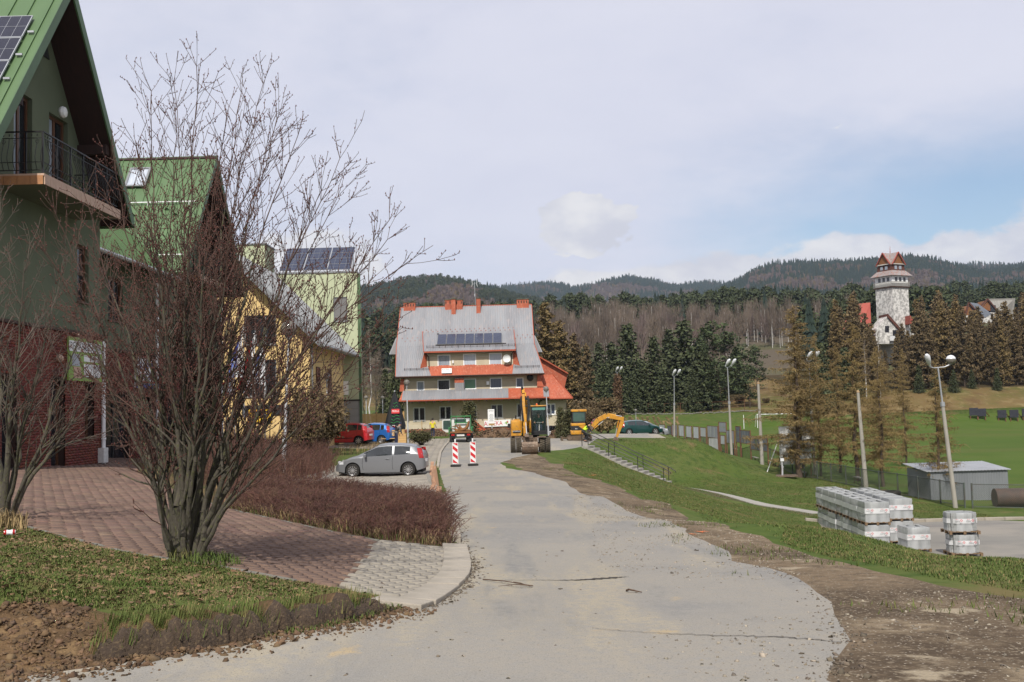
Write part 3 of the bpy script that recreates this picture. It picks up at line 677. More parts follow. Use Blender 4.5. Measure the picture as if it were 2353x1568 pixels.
def green_house():
 t=thing('green_house','nearest green plastered house with red brick ground floor, attic balcony and steep green roof','house',(-12.7,27.3,1.4))
 def fix():
  for o in[c for c in t.children]:o.matrix_parent_inverse=Matrix.Translation((12.7,-27.3,-1.4))
 X=-12.7;M=facade_M(X);zr,yr,s,half=14.8,27.3,1.3,4.5
 zt=5.35
 doors_up=[(26.0,27.0,8.95,11.45),(28.0,29.2,8.95,11.4)]
 win_up=[(29.85,30.65,6.3,8.0)]
 y0,y1=23.0,31.5
 roofz=lambda y:zr-s*abs(y-yr)-.28
 outline=[(y0,zt),(y1,zt),(y1,roofz(y1)),(yr,roofz(yr)),(y0,roofz(y0))]
 wall('wall',outline,doors_up+win_up,M,MATS['green_plaster'],t,.2)
 for d in doors_up:window(d,M,t,'brown_frame','window_glass',2,1,.16,.09,False,'balcony_door',['curtain_glass','window_glass'])
 for w in win_up:window(w,M,t,'brown_frame','window_dark',1,2,.14,.08)
 low=[(28.0,28.9,1.36,4.0),(30.2,30.9,2.3,4.0),(25.3,26.1,1.5,4.0),(23.4,24.6,2.5,4.0)]
 Mb=facade_M(X+.06)
 w2=wall('brick_wall',[(y0,.6),(y1,.6),(y1,zt-.02),(y0,zt-.02)],low,Mb,MATS['brick_joint'],t,.3)
 brick_wall(w2,Mb,y0,y1,.6,zt-.03,low,nparts=150,key=lambda R_:np.abs(R_[:,0]-26.9)+np.abs(R_[:,2]-4.3)*1.2)
 for i,d in enumerate(low):window(d,Mb,t,'brown_frame','window_dark',1,1 if i else 2,.22,.09,i in(1,3),'door' if i in(0,2)else 'window')
 b=MB();b.box(X,X+.12,y0,y1,zt-.02,zt+.06);b.build('brick_ledge',MATS['dark_wood'],t)
 b=MB();ya,yb=y0+.004,y1-.004;b.add([(X-.23,ya,.6),(X-13,ya,.6),(X-13,ya,roofz(y0)),(X-.23,ya,roofz(y0))],[(3,2,1,0)])
 b.add([(X-.23,yb,.6),(X-13,yb,.6),(X-13,yb,roofz(y1)),(X-.23,yb,roofz(y1))],[(0,1,2,3)]);b.build('side_wall',MATS['green_plaster'],t)
 gable_roof(t,-11.75,-26,yr,zr,half,s)
 for yy in(24.6,29.95):
  b=MB();z=roofz(yy)-.15;b.box(X,-11.85,yy-.12,yy+.12,z-.28,z);b.build('roof_bracket',MATS['soffit_wood'],t)
 balcony(t,X+.01,-11.4,24.85,29.7,8.92)
 b=MB();b.prism([(X+.01,27.45,12.85),(X+.01,27.95,12.85),(X+.01,27.7,13.4)],(.03,0,0));b.build('attic_vent',MATS['sign_black'],t)
 for(yy,zz)in((26.3,11.75),(28.75,11.6)):
  b=MB();b.lathe([(.02,0),(.15,0),(.17,.06),(.14,.13),(.05,.17),(.001,.175)],n=16,axis='X',c=(X,yy,zz));b.build('wall_lamp',MATS['white_pvc'],t,smooth=True)
 downpipe(t,X+.14,31.42,1.4,5.2)
 b=MB();b.box(X+.065,X+.25,31.15,31.5,1.5,1.95);b.build('meter_box',MATS['dirty_pvc'],t)
 b=MB();b.lathe([(.02,0),(.1,0),(.12,.08),(.06,.16),(.001,.17)],n=12,axis='X',c=(X+.06,28.4,4.55));b.build('wall_lamp',MATS['tile_pale'],t,smooth=True)
 sn=math.atan(s);u=Vector((-1,0,0));v=Vector((0,math.cos(sn),math.sin(sn)))
 for j in range(4):
  for i in range(5):
   d=1.45+j*1.02;p=Vector((-12.25-i*1.72,yr-half,zr-s*half))+v*d+Vector((0,-math.sin(sn),math.cos(sn)))*.07
   M2=plane_M(p+u*1.68,-u,v);solar_panel(t,M2,1.68,.99,6,2,lw=.007)
 for j in range(4):p=Vector((-12.2,yr-half,zr-s*half))+v*(1.75+j*1.02)+Vector((0,-math.sin(sn),math.cos(sn)))*.06;b=MB();b.beam(p,p+Vector((.16,0,0)),.05,.05);b.build('module_clamp',MATS['zinc'],t)
 fix()
green_house()
def green_wing():
 t=thing('green_wing_house','farther green house wing with brick ground floor and second steep green roof','house',(-14.7,42,1.2))
 X=-14.7;M=facade_M(X);zt=5.3;zr,yr,s,half=14.7,46.5,1.28,4.6
 rz=lambda y:zr-s*abs(y-yr)-.28
 y0,y1=31.5,51.6
 ups=[(33.2,34.4,6.3,8.0),(37.2,38.6,6.4,8.0),(45.2,46.4,7.0,8.25),(48.2,49.6,6.6,8.1),(45.6,46.6,9.15,11.4)]
 wall('wall',[(y0,zt),(y1,zt),(y1,rz(y1)),(yr,rz(yr)),(42.0,rz(42.0)),(42.0,8.75),(y0,8.75)],ups,M,MATS['green_plaster'],t,.2)
 for w in ups[:4]:window(w,M,t,'brown_frame','window_dark',2,1,.14,.08)
 window(ups[4],M,t,'brown_frame','window_glass',2,1,.14,.08,False,'balcony_door')
 low=[(36.8,39.2,1.0,3.7),(40.2,41.6,1.1,3.6),(43.4,44.6,1.0,3.6),(46,48.5,1.9,3.6)]
 Mb=facade_M(X+.06)
 w2=wall('brick_wall',[(y0,.3),(y1,.3),(y1,zt-.02),(y0,zt-.02)],low,Mb,MATS['brick_joint'],t,.3)
 brick_wall(w2,Mb,y0,y1,.3,zt-.03,low,nparts=0)
 for i,d in enumerate(low):window(d,Mb,t,'iron_black','window_dark',2,1,.22,.09,i==3,'door' if i<3 else 'window')
 b=MB();b.box(X,X+.12,y0,y1,zt-.02,zt+.06);b.build('brick_ledge',MATS['dark_wood'],t)
 b=MB();yb=y1-.004;b.add([(X-.23,yb,.3),(X-13,yb,.3),(X-13,yb,rz(y1)),(X-.23,yb,rz(y1))],[(0,1,2,3)]);b.build('side_wall',MATS['green_plaster'],t)
 gable_roof(t,-13.35,-28,yr,zr,half,s)
 b=MB();top=[(-13.75,31.6,8.5),(-13.75,42.4,8.5),(-17.4,42.4,12.0),(-17.4,31.6,12.0)];b.slab(top,.06)
 n=Vector((3.5,0,3.65)).normalized();y=31.9
 while y<42.3:b.beam(Vector((-13.8,y,8.56))+n*.01,Vector((-17.35,y,11.97))+n*.01,.03,.05,up=n);y+=.5
 r=b.build('linking_roof',MATS['green_roof'],t)
 b=MB();b.slab([Vector(p)-n*.065 for p in top],.12);b.build('soffit',MATS['soffit_wood'],r)
 b=MB();b.tube([(-13.68,31.6,8.46),(-13.68,42.4,8.46)],.085,8);b.build('gutter',MATS['zinc'],r)
 b=MB()
 for z,y0_,y1_,x_ in((11.2,41.0,0,0),):pass
 for f in(.45,.9):
  yy=yr-half*f;zz=zr-s*half*f+.12;b.tube([(-13.6,yy-.06,zz),(-22,yy-.06,zz)],.03,5)
  for x in np.arange(-14,-22,-.9):b.beam((x,yy-.02,zz-.14),(x,yy-.06,zz),.03)
 b.build('snow_rail',MATS['white_pvc'],t)
 b=MB()
 for k,f in enumerate((.5,.55)):
  yy=yr-half*f;zz=zr-s*half*f
  for i in range(10):
   x=-14.1-i*.9-.45*k;b.prism([(x,yy,zz+.02),(x+.22,yy,zz+.02),(x+.11,yy-.08,zz+.10)],(0,-.05,.02))
 b.build('snow_stop',MATS['green_trim'],t)
 sn=math.atan(s);v=Vector((0,math.cos(sn),math.sin(sn)));p=Vector((-17.1,yr,zr))-v*2.2+Vector((0,-math.sin(sn),math.cos(sn)))*.06
 window((0,.95,0,1.3),plane_M(p,(1,0,0),v),t,'fascia_grey','lace_glass',1,1,-.06,.09,False,'roof_window')
 balcony(t,X+.01,-13.5,44.4,48.6,8.95)
 downpipe(t,X+.15,41.9,1.2,8.3)
 downpipe(t,X+.15,51.2,1.0,8.6)
 for o in t.children:o.matrix_parent_inverse=Matrix.Translation((14.7,-42,-1.2))
green_wing()
o,Mr=sign_board('sign_board','green clinic sign board with white panels high on the brick wall behind the bare tree','sign',facade_M(-12.62)@Matrix.Translation((30.15,4.58,0)),2.35,1.25,'sign_green')
for(x0,x1,y0,y1,mm)in((-1.15,1.1,.22,.52,'sign_white'),(-.95,-.45,-.2,.15,'lace_glass'),(-.15,1.05,-.05,.13,'sign_white'),(-.15,1.05,-.5,-.12,'sign_white'),(-.85,-.35,-.55,-.22,'tile_pale')):
 b=MB();b.box(x0,x1,y0,y1,.052,.058);q=b.build('print_panel',MATS[mm],o);q.data.transform(Mr)
text('lettering','REHABILITACJA',.31,Mr@Matrix.Translation((-.02,.36,.058)),MATS['sign_black'],o,.002)
for i,s_ in enumerate(('MASAŻ','FIZYKOTERAPIA','GIMNASTYKA')):text('lettering',s_,.13,Mr@Matrix.Translation((.45,.04-.27*i,.058)),MATS['sign_black'],o,.002)
o,Mr=sign_board('sign_board','white shop sign board with blue and red print above a dark doorway','sign',facade_M(-14.62)@Matrix.Translation((40.7,4.55,0)),2.3,1.2,'sign_white')
b=MB();b.box(-1.15,1.15,-.6,-.42,.052,.058);b.build('print_panel',MATS['blue_print'],o).data.transform(Mr)
b=MB();b.box(-1.15,1.15,-.4,-.33,.052,.058);b.build('print_panel',MATS['red_paint'],o).data.transform(Mr)
b=MB();b.box(.55,1.0,.1,.45,.052,.058);b.build('print_panel',MATS['blue_print'],o).data.transform(Mr)
text('lettering','SKLEP',.42,Mr@Matrix.Translation((-.3,.25,.058)),MATS['blue_print'],o,.002)
text('lettering','MEDYCZNY',.3,Mr@Matrix.Translation((0,-.15,.058)),MATS['blue_print'],o,.002)
# ================================================================ yellow gabled house and the lime box behind it
def yellow_house():
 t=thing('yellow_house','yellow plastered house with dark windows and grey metal roof verge behind the bare tree','house',(-17,62,.5))
 Y=62.;M=plane_M((0,Y,0),(1,0,0),(0,0,1))
 ax,az_,ex,ez=-17.3,12.9,-11.3,6.85;s=(az_-ez)/(ex-ax)
 wx=-12.4;zw=az_-s*(wx-ax)-.3
 holes=[(-16.25,-14.3,6.9,8.7),(-16.35,-14.3,3.75,6.0),(-20.5,-18.6,6.9,8.7),(-20.5,-18.6,3.75,6.0)]
 wall('wall',[(2*ax-wx,0),(wx,0),(wx,zw),(ax,az_-.3),(2*ax-wx,zw)],holes,M,MATS['yellow_plaster'],t,.22)
 for hh in holes:window(hh,M,t,'fascia_grey','window_dark',3,1,.12,.09,True)
 b=MB();b.add([(wx-.004,Y+.29,0),(wx-.004,Y+13,0),(wx-.004,Y+13,zw),(wx-.004,Y+.29,zw)],[(0,1,2,3)]);b.box(wx+.002,wx+.1,Y+.004,Y+.35,0,zw);b.build('side_wall',MATS['yellow_plaster'],t)
 M2=plane_M((wx,0,0),(0,1,0),(0,0,1));
 for yy in(64.5,68.5):window((yy,yy+1.2,3.7,5.6),Matrix.Translation((.14,0,0))@M2,t,'brown_frame','window_dark',2,1,.1,.08,True)
 for sg in(-1,1):
  b=MB();p=[(ax,Y-.9,az_),(ax+sg*(ex-ax),Y-.9,ez),(ax+sg*(ex-ax),Y+13.3,ez),(ax,Y+13.3,az_)]
  if sg<0:p=p[::-1]
  b.slab(p,.3);r=b.build('roof',MATS['fascia_grey'],t)
  n=Vector((sg*s,0,1)).normalized();b=MB()
  for yy in np.arange(Y-.6,Y+13,.55):b.beam(Vector((ax,yy,az_))+n*.02,Vector((ax+sg*(ex-ax),yy,ez))+n*.02,.03,.06,up=n)
  b.build('roof_seam',MATS['zinc'],r)
  b=MB();b.tube([(ax+sg*(ex-ax+.07),Y-.9,ez-.12),(ax+sg*(ex-ax+.07),Y+13,ez-.12)],.08,8);b.build('gutter',MATS['zinc'],r)
 b=MB();b.box(-16.4,-12.5,Y-.08,Y-.005,2.65,3.25);b.build('shop_fascia',MATS['sign_black'],t)
 b=MB();b.box(-16.0,-14.6,Y-.1,Y-.082,2.2,3.0);q=b.build('shop_banner',mat('banner_yellow',(.7,.45,.03),(.5,.06,.02),1.5,.6,lo=.45,hi=.55),t)
 downpipe(t,wx+.2,Y+.3,.5,zw-.2,material='fascia_grey')
 for o in t.children:o.matrix_parent_inverse=Matrix.Translation((17,-62,-.5))
yellow_house()
def lime_building():
 t=thing('lime_building','flat roofed pale green building with a solar array standing on its roof','building',(-17,78,.4))
 Y=75.;M=plane_M((0,Y,0),(1,0,0),(0,0,1));xr=-11.3;xl=-24;zt=12.9
 holes=[(-13.05,-12.05,9.3,11.1)]
 wall('wall',[(xl,3.5),(xr,3.5),(xr,zt),(xl,zt)],holes,M,MATS['lime_plaster'],t,.15)
 window(holes[0],M,t,'fascia_grey','grey_blind',1,1,.06,.05,True)
 b=MB();xb=xr-1.35;b.add([(xr,Y,0),(xb,Y+11,0),(xb,Y+11,zt),(xr,Y,zt)],[(0,1,2,3)]);b.build('side_wall',MATS['lime_plaster'],t)
 g=MB();g.box(xl,xr+.02,Y-.02,Y+.1,-.3,3.45);g.build('ground_floor_wall',MATS['concrete_dark'],t)
 me=None
 for r in range(6):
  for c in range(14):
   x0=xr-.02-(c+1)*.9;z0=.15+r*.55
   if me is None:q=MB().box(0,.885,-.03,0,0,.535).build('facing_slab',MATS['grey_tile'],t);me=q.data
   else:q=bpy.data.objects.new('facing_slab',me);COL.objects.link(q);q.parent=t
   q.location=(x0,Y-.025,z0)
 b=MB();b.box(xl,xr+.12,Y-.12,Y+.3,3.45,3.55);b.build('string_course',MATS['iron_black'],t)
 b=MB();b.prism([(xl,Y-.06,zt),(xr+.06,Y-.06,zt),(xb+.06,Y+11,zt),(xl,Y+11,zt)],(0,0,.12));b.build('roof',MATS['fascia_grey'],t)
 b=MB();b.box(xr+.01,xr+.2,Y+.1,Y+.3,.5,zt-.1);b.build('downpipe',MATS['green_trim'],t)
 b=MB();b.box(-20.4,-18.3,Y+1,Y+4,zt+.1,15.3);b.build('stair_head',MATS['lime_plaster'],t)
 b=MB();b.box(-20.5,-18.2,Y+.9,Y+4.1,15.3,15.4);b.build('stair_head_roof',MATS['fascia_grey'],t)
 b=MB();b.box(xr-1.1,xr-.75,Y-.14,Y-.005,3.9,4.9);b.build('air_conditioner',MATS['white_pvc'],t)
 v=Vector((0,math.cos(R(38)),math.sin(R(38))))
 fr=MB()
 for i in range(3):
  for j in range(4):
   p=Vector((-17.2+i*1.78,Y+.9,zt+.35))+v*(j*.84);solar_panel(t,plane_M(p,(1,0,0),v),1.72,.82,4,2,'solar_blue','fascia_grey',.012)
 for x in(-17.0,-15.3,-13.5,-12.1):
  fr.beam((x,Y+.95,zt+.1),Vector((x,Y+.9,zt+.3))+v*3.4,.06);fr.beam((x,Y+3.5,zt+.1),Vector((x,Y+.9,zt+.28))+v*3.3,.06)
 fr.build('array_frame',MATS['zinc'],t)
 for o in t.children:
  o.matrix_parent_inverse=Matrix.Translation((17,-78,-.4))
lime_building()
# ================================================================ house with the orange and zinc roof
def D4(zx,zy):return((1500+zx*.31888)/1.7,(1100+zy*.31888)/1.7)
def Q4(zx,zy,y):return W(*D4(zx,zy),y)
def D8(zx,zy):return((1550+zx*.29749)/1.7,(1550+zy*.29749)/1.7)
def xz4(zx,zy,y):p=Q4(zx,zy,y);return p.x,p.z
def xz8(zx,zy,y):p=W(*D8(zx,zy),y);return p.x,p.z
def rect4(x0,x1,y0,y1,y):
 a=Q4((x0+x1)/2,(y0+y1)/2,y);k=y/2353/1.7*.31888;w,hh=(x1-x0)*k/2,(y1-y0)*k/2
 return(a.x-w,a.x+w,a.z-hh,a.z+hh)
def rect8(x0,x1,y0,y1,y):
 a=W(*D8((x0+x1)/2,(y0+y1)/2),y);k=y/2353/1.7*.29749;w,hh=(x1-x0)*k/2,(y1-y0)*k/2
 return(a.x-w,a.x+w,a.z-hh,a.z+hh)
def lodge():
 YF=108.
 t=thing('apartment_house','wide cream house under a steep zinc roof with orange trim and long dormer','house',(-4,114,-.2))
 M=plane_M((0,YF,0),(1,0,0),(0,0,1))
 xl=Q4(240,1400,YF).x;xr=Q4(1880,1400,YF).x;xa=Q4(2235,1500,YF).x
 zE,yE=6.05,107.1;zL=3.55;sl=1.19
 yR=113.7;zR=zE+sl*(yR-yE)
 gw=[rect8(215,375,140,320,YF),rect8(560,720,125,302,YF),rect8(930,1055,110,296,YF),rect8(1235,1395,100,282,YF),rect8(1575,1735,88,275,YF)]
 aw=rect8(1960,2085,92,236,YF)
 zp=xz8(700,415,YF)[1];zb=xz8(700,345,YF)[1]
 wall('wall',[(xl,zp),(xr+.1,zp),(xr+.1,3.9),(xl,3.9)],gw,M,MATS['cream_plaster'],t,.16)
 wall('annex_wall',[(xr+.102,zp+.05),(xa,zp+.05),(xa,3.75),(xr+.102,3.75)],[aw],M,MATS['cream_plaster'],t,.16)
 for g in gw:window(g,M,t,'dirty_pvc','window_dark',2,1,.06,.11,True)
 window(aw,M,t,'white_pvc','blue_blind',2,1,.06,.1,True)
 b=MB();b.box(xl+.01,xr,YF-.03,YF-.002,zp,zb-.12);b.box(xl+.01,xa,YF-.035,YF-.002,zp+.02,zp+.1);b.build('render_band',MATS['cream_band'],t)
 Mp=plane_M((0,YF-.06,0),(1,0,0),(0,0,1))
 w2=wall('plinth',[(xl,-1.2),(xa,-1.2),(xa,zp-.01),(xl,zp-.01)],[],Mp,MATS['plinth_joint'],t)
 brick_wall(w2,Mp,xl,xa,-1.0,zp-.02,[],material='plinth_brick',L_=.5,Hh=.14,proud=.02,joint=.02)
 b=MB();b.add([(xl,YF,-1),(xl,YF+13,-1),(xl,YF+13,9),(xl,YF+6,13),(xl,YF,6.2)],[(4,3,2,1,0)]);b.add([(xr,YF,-1),(xr,YF+13,-1),(xr,YF+13,9),(xr,YF+6,13),(xr,YF,6.2)],[(0,1,2,3,4)])
 b.add([(xa,YF,-1),(xa,YF+6,-1),(xa,YF+6,3.7),(xa,YF,3.7)],[(0,1,2,3)]);b.build('side_wall',MATS['cream_plaster'],t)
 Y1=YF+.02;M1=plane_M((0,Y1,0),(1,0,0),(0,0,1))
 fw=[rect4(400,495,1222,1345,Y1),rect4(655,810,1202,1336,Y1),rect4(977,1130,1190,1322,Y1),rect4(1296,1446,1180,1312,Y1),rect4(1615,1710,1178,1302,Y1)]
 x1=Q4(245,1250,Y1).x;x2=Q4(1873,1200,Y1).x
 wall('upper_wall',[(x1,3.902),(x2,3.902),(x2,6.4),(x1,6.4)],fw,M1,MATS['cream_plaster'],t,.16)
 for g,gl in zip(fw,('curtain_glass','window_dark','green_blind','blue_blind','blue_blind')):window(g,M1,t,'white_pvc',gl,1,1,.05,.1,True)
 b=MB()
 for(a,c,zz)in((245,400,1240),(495,655,1232),(810,836,1225),(950,975,1222),(1130,1295,1215),(1446,1615,1207),(1710,1873,1200)):
  r=rect4(a+4,c-4,zz-8,zz+8,Y1);b.box(r[0],r[1],Y1-.03,Y1-.002,5.42,5.55)
 b.build('render_band',MATS['cream_band'],t)
 def pent(name,z0,z1,m):
  b=MB();p=[Q4(z0,0,106.2).x,Q4(z1,0,106.2).x]
  corrug(b,(p[0],106.2,zL),(p[1],106.2,zL),(p[1],107.55,4.55),(p[0],107.55,4.55),.26,.03);return b.build(name,MATS[m],t)
 pent('pent_roof',190,1490,'roof_zinc');pent('pent_roof_patch',1490,1918,'roof_orange');pent('pent_roof',1918,1985,'roof_zinc')
 a=Q4(155,0,106.2).x;c=Q4(190,0,106.2).x
 b=MB();b.add([(a,106.2,zL),(c,106.2,zL),(c,107.55,4.55),(a,108.6,zL),(c,106.2,zL-.04),(a,106.2,zL-.04)],[(0,1,2),(0,2,3)]);b.build('pent_hip',MATS['roof_orange'],t)
 b=MB();e=Q4(1988,0,106.2).x;b.box(a,e,106.12,106.19,zL-.12,zL+.01);b.build('pent_fascia',MATS['trim_orange'],t)
 b=MB();b.box(a+.2,e,106.22,YF-.01,zL-.16,zL-.06)
 for i in range(20):
  x=a+.5+i*(e-a-.8)/19;b.box(x-.06,x+.06,106.14,106.9,zL-.3,zL-.162)
 b.build('rafter_underside',MATS['soffit_wood'],t)
 s0,s1=Q4(838,0,107.3).x,Q4(950,0,107.3).x
 b=MB();corrug(b,(s0,107.3,4.36),(s1,107.3,4.36),(s1,107.3,5.25),(s0,107.3,5.25),.26,.03);b.box(s0,s1,107.335,108,4.5,5.8);b.build('dividing_panel',MATS['roof_zinc'],t)
 b=MB();corrug(b,(s0,107.305,5.26),(s1,107.305,5.26),(s1,107.305,5.72),(s0,107.305,5.72),.26,.03);b.build('dividing_panel_patch',MATS['roof_orange'],t)
 for q in([(190,1350),(245,1345),(245,1195),(205,1195)],[(1876,1290),(1960,1290),(1905,1150),(1876,1150)]):
  b=MB();b.prism([tuple(Q4(*p,107.6))for p in q],(0,.5,0));b.build('end_cheek',MATS['roof_orange'],t)
 def on_roof(zx,zy):
  d=ray(*D4(zx,zy));
  y=(zE-sl*yE-CAMZ)/(d[2]-sl);return Vector((d[0]*y,y,CAMZ+d[2]*y))
 xL0,xR0=Q4(202,330,yR).x,Q4(1808,285,yR).x
 xL1,xR1=on_roof(140,1172).x,on_roof(1965,1112).x
 yk=yE+2.75;zk=zE+sl*2.75
 b=MB();corrug(b,(xL0-.1,yk,zk),(xR0+.1,yk,zk),(xR0,yR,zR),(xL0,yR,zR),.26,.035,0,.12);rf=b.build('roof',MATS['roof_zinc'],t)
 dl,dr=on_roof(462,1100).x,on_roof(1640,1060).x
 b=MB();corrug(b,(xL1,yE,zE),(dl+1.0,yE,zE),(dl+.0,yk,zk),(xL0-.1,yk,zk),.26,.035,0,.12);b.build('roof',MATS['roof_zinc'],t)
 b=MB();corrug(b,(dr-.6,yE,zE),(xR1,yE,zE),(xR0+.1,yk,zk),(dr-.1,yk,zk),.26,.035,0,.12);b.build('roof',MATS['roof_zinc'],t)
 b=MB();corrug(b,(dl+1.0,yE,zE),(dr-.6,yE,zE),(dr-.45,yE+.95,zE+sl*.95),(dl+.5,yE+.95,zE+sl*.95),.26,.03,0,.1);b.build('roof_apron',MATS['roof_orange'],t,)
 b=MB();b.slab([(xR0,yR,zR),(xL0,yR,zR),(xL1,yR+6.6,zE),(xR1,yR+6.6,zE)][::-1],.12);b.build('roof',MATS['roof_zinc'],t)
 b=MB()
 for p,q in(((xL1,yE,zE),(xL0-.1,yk,zk)),((xL0-.1,yk,zk),(xL0,yR,zR)),((xR1,yE,zE),(xR0+.1,yk,zk)),((xR0+.1,yk,zk),(xR0,yR,zR)),((xL0,yR,zR+.03),(xR0,yR,zR+.03))):b.beam(p,q,.07,.10)
 b.build('edge_trim',MATS['trim_orange'],t)
 b=MB();b.box(xL1,xR1,yE-.08,yE-.01,zE-.16,zE+.0);b.build('eave_board',MATS['trim_orange'],t)
 b=MB();b.box(xL1+.1,xR1-.1,yE+.02,Y1-.01,zE-.16,zE-.10);b.build('soffit',MATS['soffit_wood'],t)
 b=MB();b.tube([(xL1,yE-.14,zE-.06),(xR1,yE-.14,zE-.06)],.07,8);b.build('gutter',MATS['dark_wood'],t)
 for(xa_,sg,zy)in((xL0-.12,-1,890),(xR0+.12,1,830)):
  p0=on_roof(205 if sg<0 else 1865,690 if sg<0 else 665)
  zlow=p0 .z-2.0
  b=MB();b.slab([(xa_,p0 .y,p0 .z),(xa_+sg*.75,p0 .y-.3,zlow+.2),(xa_+sg*.75,p0 .y+7,zlow+.2),(xa_,p0 .y+7,p0 .z)][::-sg],.1)
  b.prism([(xa_,p0 .y-.32,p0 .z-.1),(xa_+sg*.75,p0 .y-.32,zlow+.2),(xa_,p0 .y-.32,zlow+.2)],(0,.06,0));b.build('side_eave',MATS['roof_zinc'],t)
 yD=107.95;MD=plane_M((0,yD,0),(1,0,0),(0,0,1))
 dw=[rect4(655,815,896,1050,yD),rect4(970,1130,884,1042,yD),rect4(1286,1446,876,1030,yD)]
 da,db_=Q4(525,950,yD).x,Q4(1580,930,yD).x
 wall('dormer_wall',[(da,6.75),(db_,6.75),(db_,8.9),(da,8.9)],dw,MD,MATS['cream_plaster'],t,.16)
 for g,gl in zip(dw,('curtain_glass','lace_glass','lace_glass')):window(g,MD,t,'white_pvc',gl,1,1,.05,.11,True)
 b=MB()
 for(a_,c_)in((530,650),(820,965),(1135,1280),(1450,1575)):
  r=rect4(a_,c_,930,950,yD);b.box(r[0],r[1],yD-.03,yD-.002,7.92,8.06)
 b.build('render_band',MATS['cream_band'],t)
 ye,ze=107.25,8.62;yt,zt_=111.35,11.0
 e0,e1=Q4(485,860,ye).x,Q4(1615,825,ye).x;r0,r1=Q4(470,625,yt).x,Q4(1590,590,yt).x
 b=MB();corrug(b,(e0,ye,ze),(e1,ye,ze),(r1,yt,zt_),(r0,yt,zt_),.26,.035,0,.12);dorm=b.build('dormer_roof',MATS['roof_zinc'],t)
 b=MB();b.box(e0,e1,ye-.06,ye-.005,ze-.16,ze+.0);b.beam((e0,ye,ze),(r0,yt,zt_),.06,.14);b.beam((e1,ye,ze),(r1,yt,zt_),.06,.14);b.build('dormer_trim',MATS['trim_orange'],t)
 b=MB();b.box(e0+.1,e1-.1,ye+.02,yD-.01,ze-.18,ze-.11);b.build('soffit',MATS['soffit_wood'],t)
 for sg,xw,xo in((-1,da,e0),(1,db_,e1)):
  p=[(xw,yD,6.75),(xw,yD,8.8),(xo-.02*sg,ye+.3,ze-.12),(xw+sg*.75,yD-.15,6.75)]
  b=MB();b.prism(p if sg<0 else p[::-1],(0,.12,0));q=MB()
  b.add([(xw+sg*.02,yD+.1,6.8),(xw+sg*.02,yD+.1,ze),(xw+sg*.02,yt,zt_-.1)],[(0,1,2),(2,1,0)]);b.build('dormer_cheek',MATS['roof_orange'],t)
 sd=(zt_-ze)/(yt-ye)
 def rail(p,q,n,up):
  b=MB();p=Vector(p);q=Vector(q)
  for hh in(.1,.24):b.tube([p+Vector(up)*hh,q+Vector(up)*hh],.018,4)
  for i in range(n+1):
   c=p.lerp(q,i/n);b.beam(c,c+Vector(up)*.3,.04,.03)
  b.build('snow_rail',MATS['dark_wood'],t)
 rail((e0+.3,ye+.55,ze+sd*.55+.05),(e1-.1,ye+.55,ze+sd*.55+.05),14,(0,-.45,.9))
 rail((xL1+.9,yE+.5,zE+sl*.5+.05),(dl+.8,yE+.5,zE+sl*.5+.05),4,(0,-.7,.7));rail((dr-.3,yE+.5,zE+sl*.5+.05),(xR1-.5,yE+.5,zE+sl*.5+.05),4,(0,-.7,.7))
 me=None
 def stop(p):
  nonlocal me
  if me is None:
   o=MB().add([(-.11,0,.03),(.11,0,.03),(.07,-.12,.02),(-.07,-.12,.02),(-.11,.0,.10),(.11,0,.10)],[(0,1,5,4),(0,4,3),(1,2,5),(4,5,2,3),(0,3,2,1)]).build('snow_stop',MATS['trim_orange'],t);me=o.data
  else:o=bpy.data.objects.new('snow_stop',me);COL.objects.link(o);o.parent=t
  o.location=p;o.scale=(.6,.6,.5)
 for i in range(19):
  stop(on_roof(520+i*59,600-i*1.9));
  f=.96;x=r0+.12+i*(r1-r0-.3)/18.5;stop((x,ye+(yt-ye)*f,ze+(zt_-ze)*f+.03))
 for zx,zy in((225,700),(288,698),(350,696),(410,693),(260,736),(320,733),(380,730),(440,722),(1637,662),(1697,657),(1757,656),(1816,651),(1612,700),(1672,697),(1732,692),(1790,686)):stop(on_roof(zx,zy))
 nD=Vector((0,-(zt_-ze),yt-ye)).normalized();vD=Vector((0,yt-ye,zt_-ze)).normalized()
 cw=Q4(1450,700,109.2).x-Q4(655,700,109.2).x;x0=Q4(655,720,109.2).x
 for i in range(7):
  p=Vector((x0+cw*i/7,ye+1.15,ze+sd*1.15))+nD*.12;solar_panel(t,plane_M(p,(1,0,0),vD),cw/7-.07,2.35,1,1,'solar_blue','fascia_grey',name='solar_collector')
 b=MB();b.tube([Vector((x0-.15,ye+1.1,ze+sd*1.1))+nD*.1,Vector((x0+cw+.4,ye+1.1,ze+sd*1.1))+nD*.1],.05,6);b.tube([Vector((x0-.12,ye+3.3,ze+sd*3.3))+nD*.15,Vector((x0+.1,ye+3.3,ze+sd*3.3))+nD*.15],.07,6);b.build('collector_pipe',MATS['iron_black'],t)
 def chimney(z0,z1,top,bot,dpt,caps=True,n=4,name='chimney',yoff=0.):
  yc=yR+yoff;a_,c_=Q4(z0,top,yc).x,Q4(z1,top,yc).x;zt2=Q4((z0+z1)/2,top,yc).z;b=MB();b.box(a_,c_,yc-dpt/2,yc+dpt/2,zR-2.2,zt2);ch=b.build(name,MATS['roof_orange'],t)
  b=MB();b.box(a_-.06,c_+.06,yc-dpt/2-.06,yc+dpt/2+.06,zt2,zt2+.1);b.build('chimney_cap',MATS['chimney_cap'],ch)
  for i in range(n):
   b=MB();x=a_+(c_-a_)*(.16+.68*(i/(max(1,n-1))));b.box(x-.06,x+.06,yc-dpt/2-.012,yc-dpt/2+.05,zt2-.42,zt2-.14);b.build('flue_opening',MATS['dark_wood'],ch)
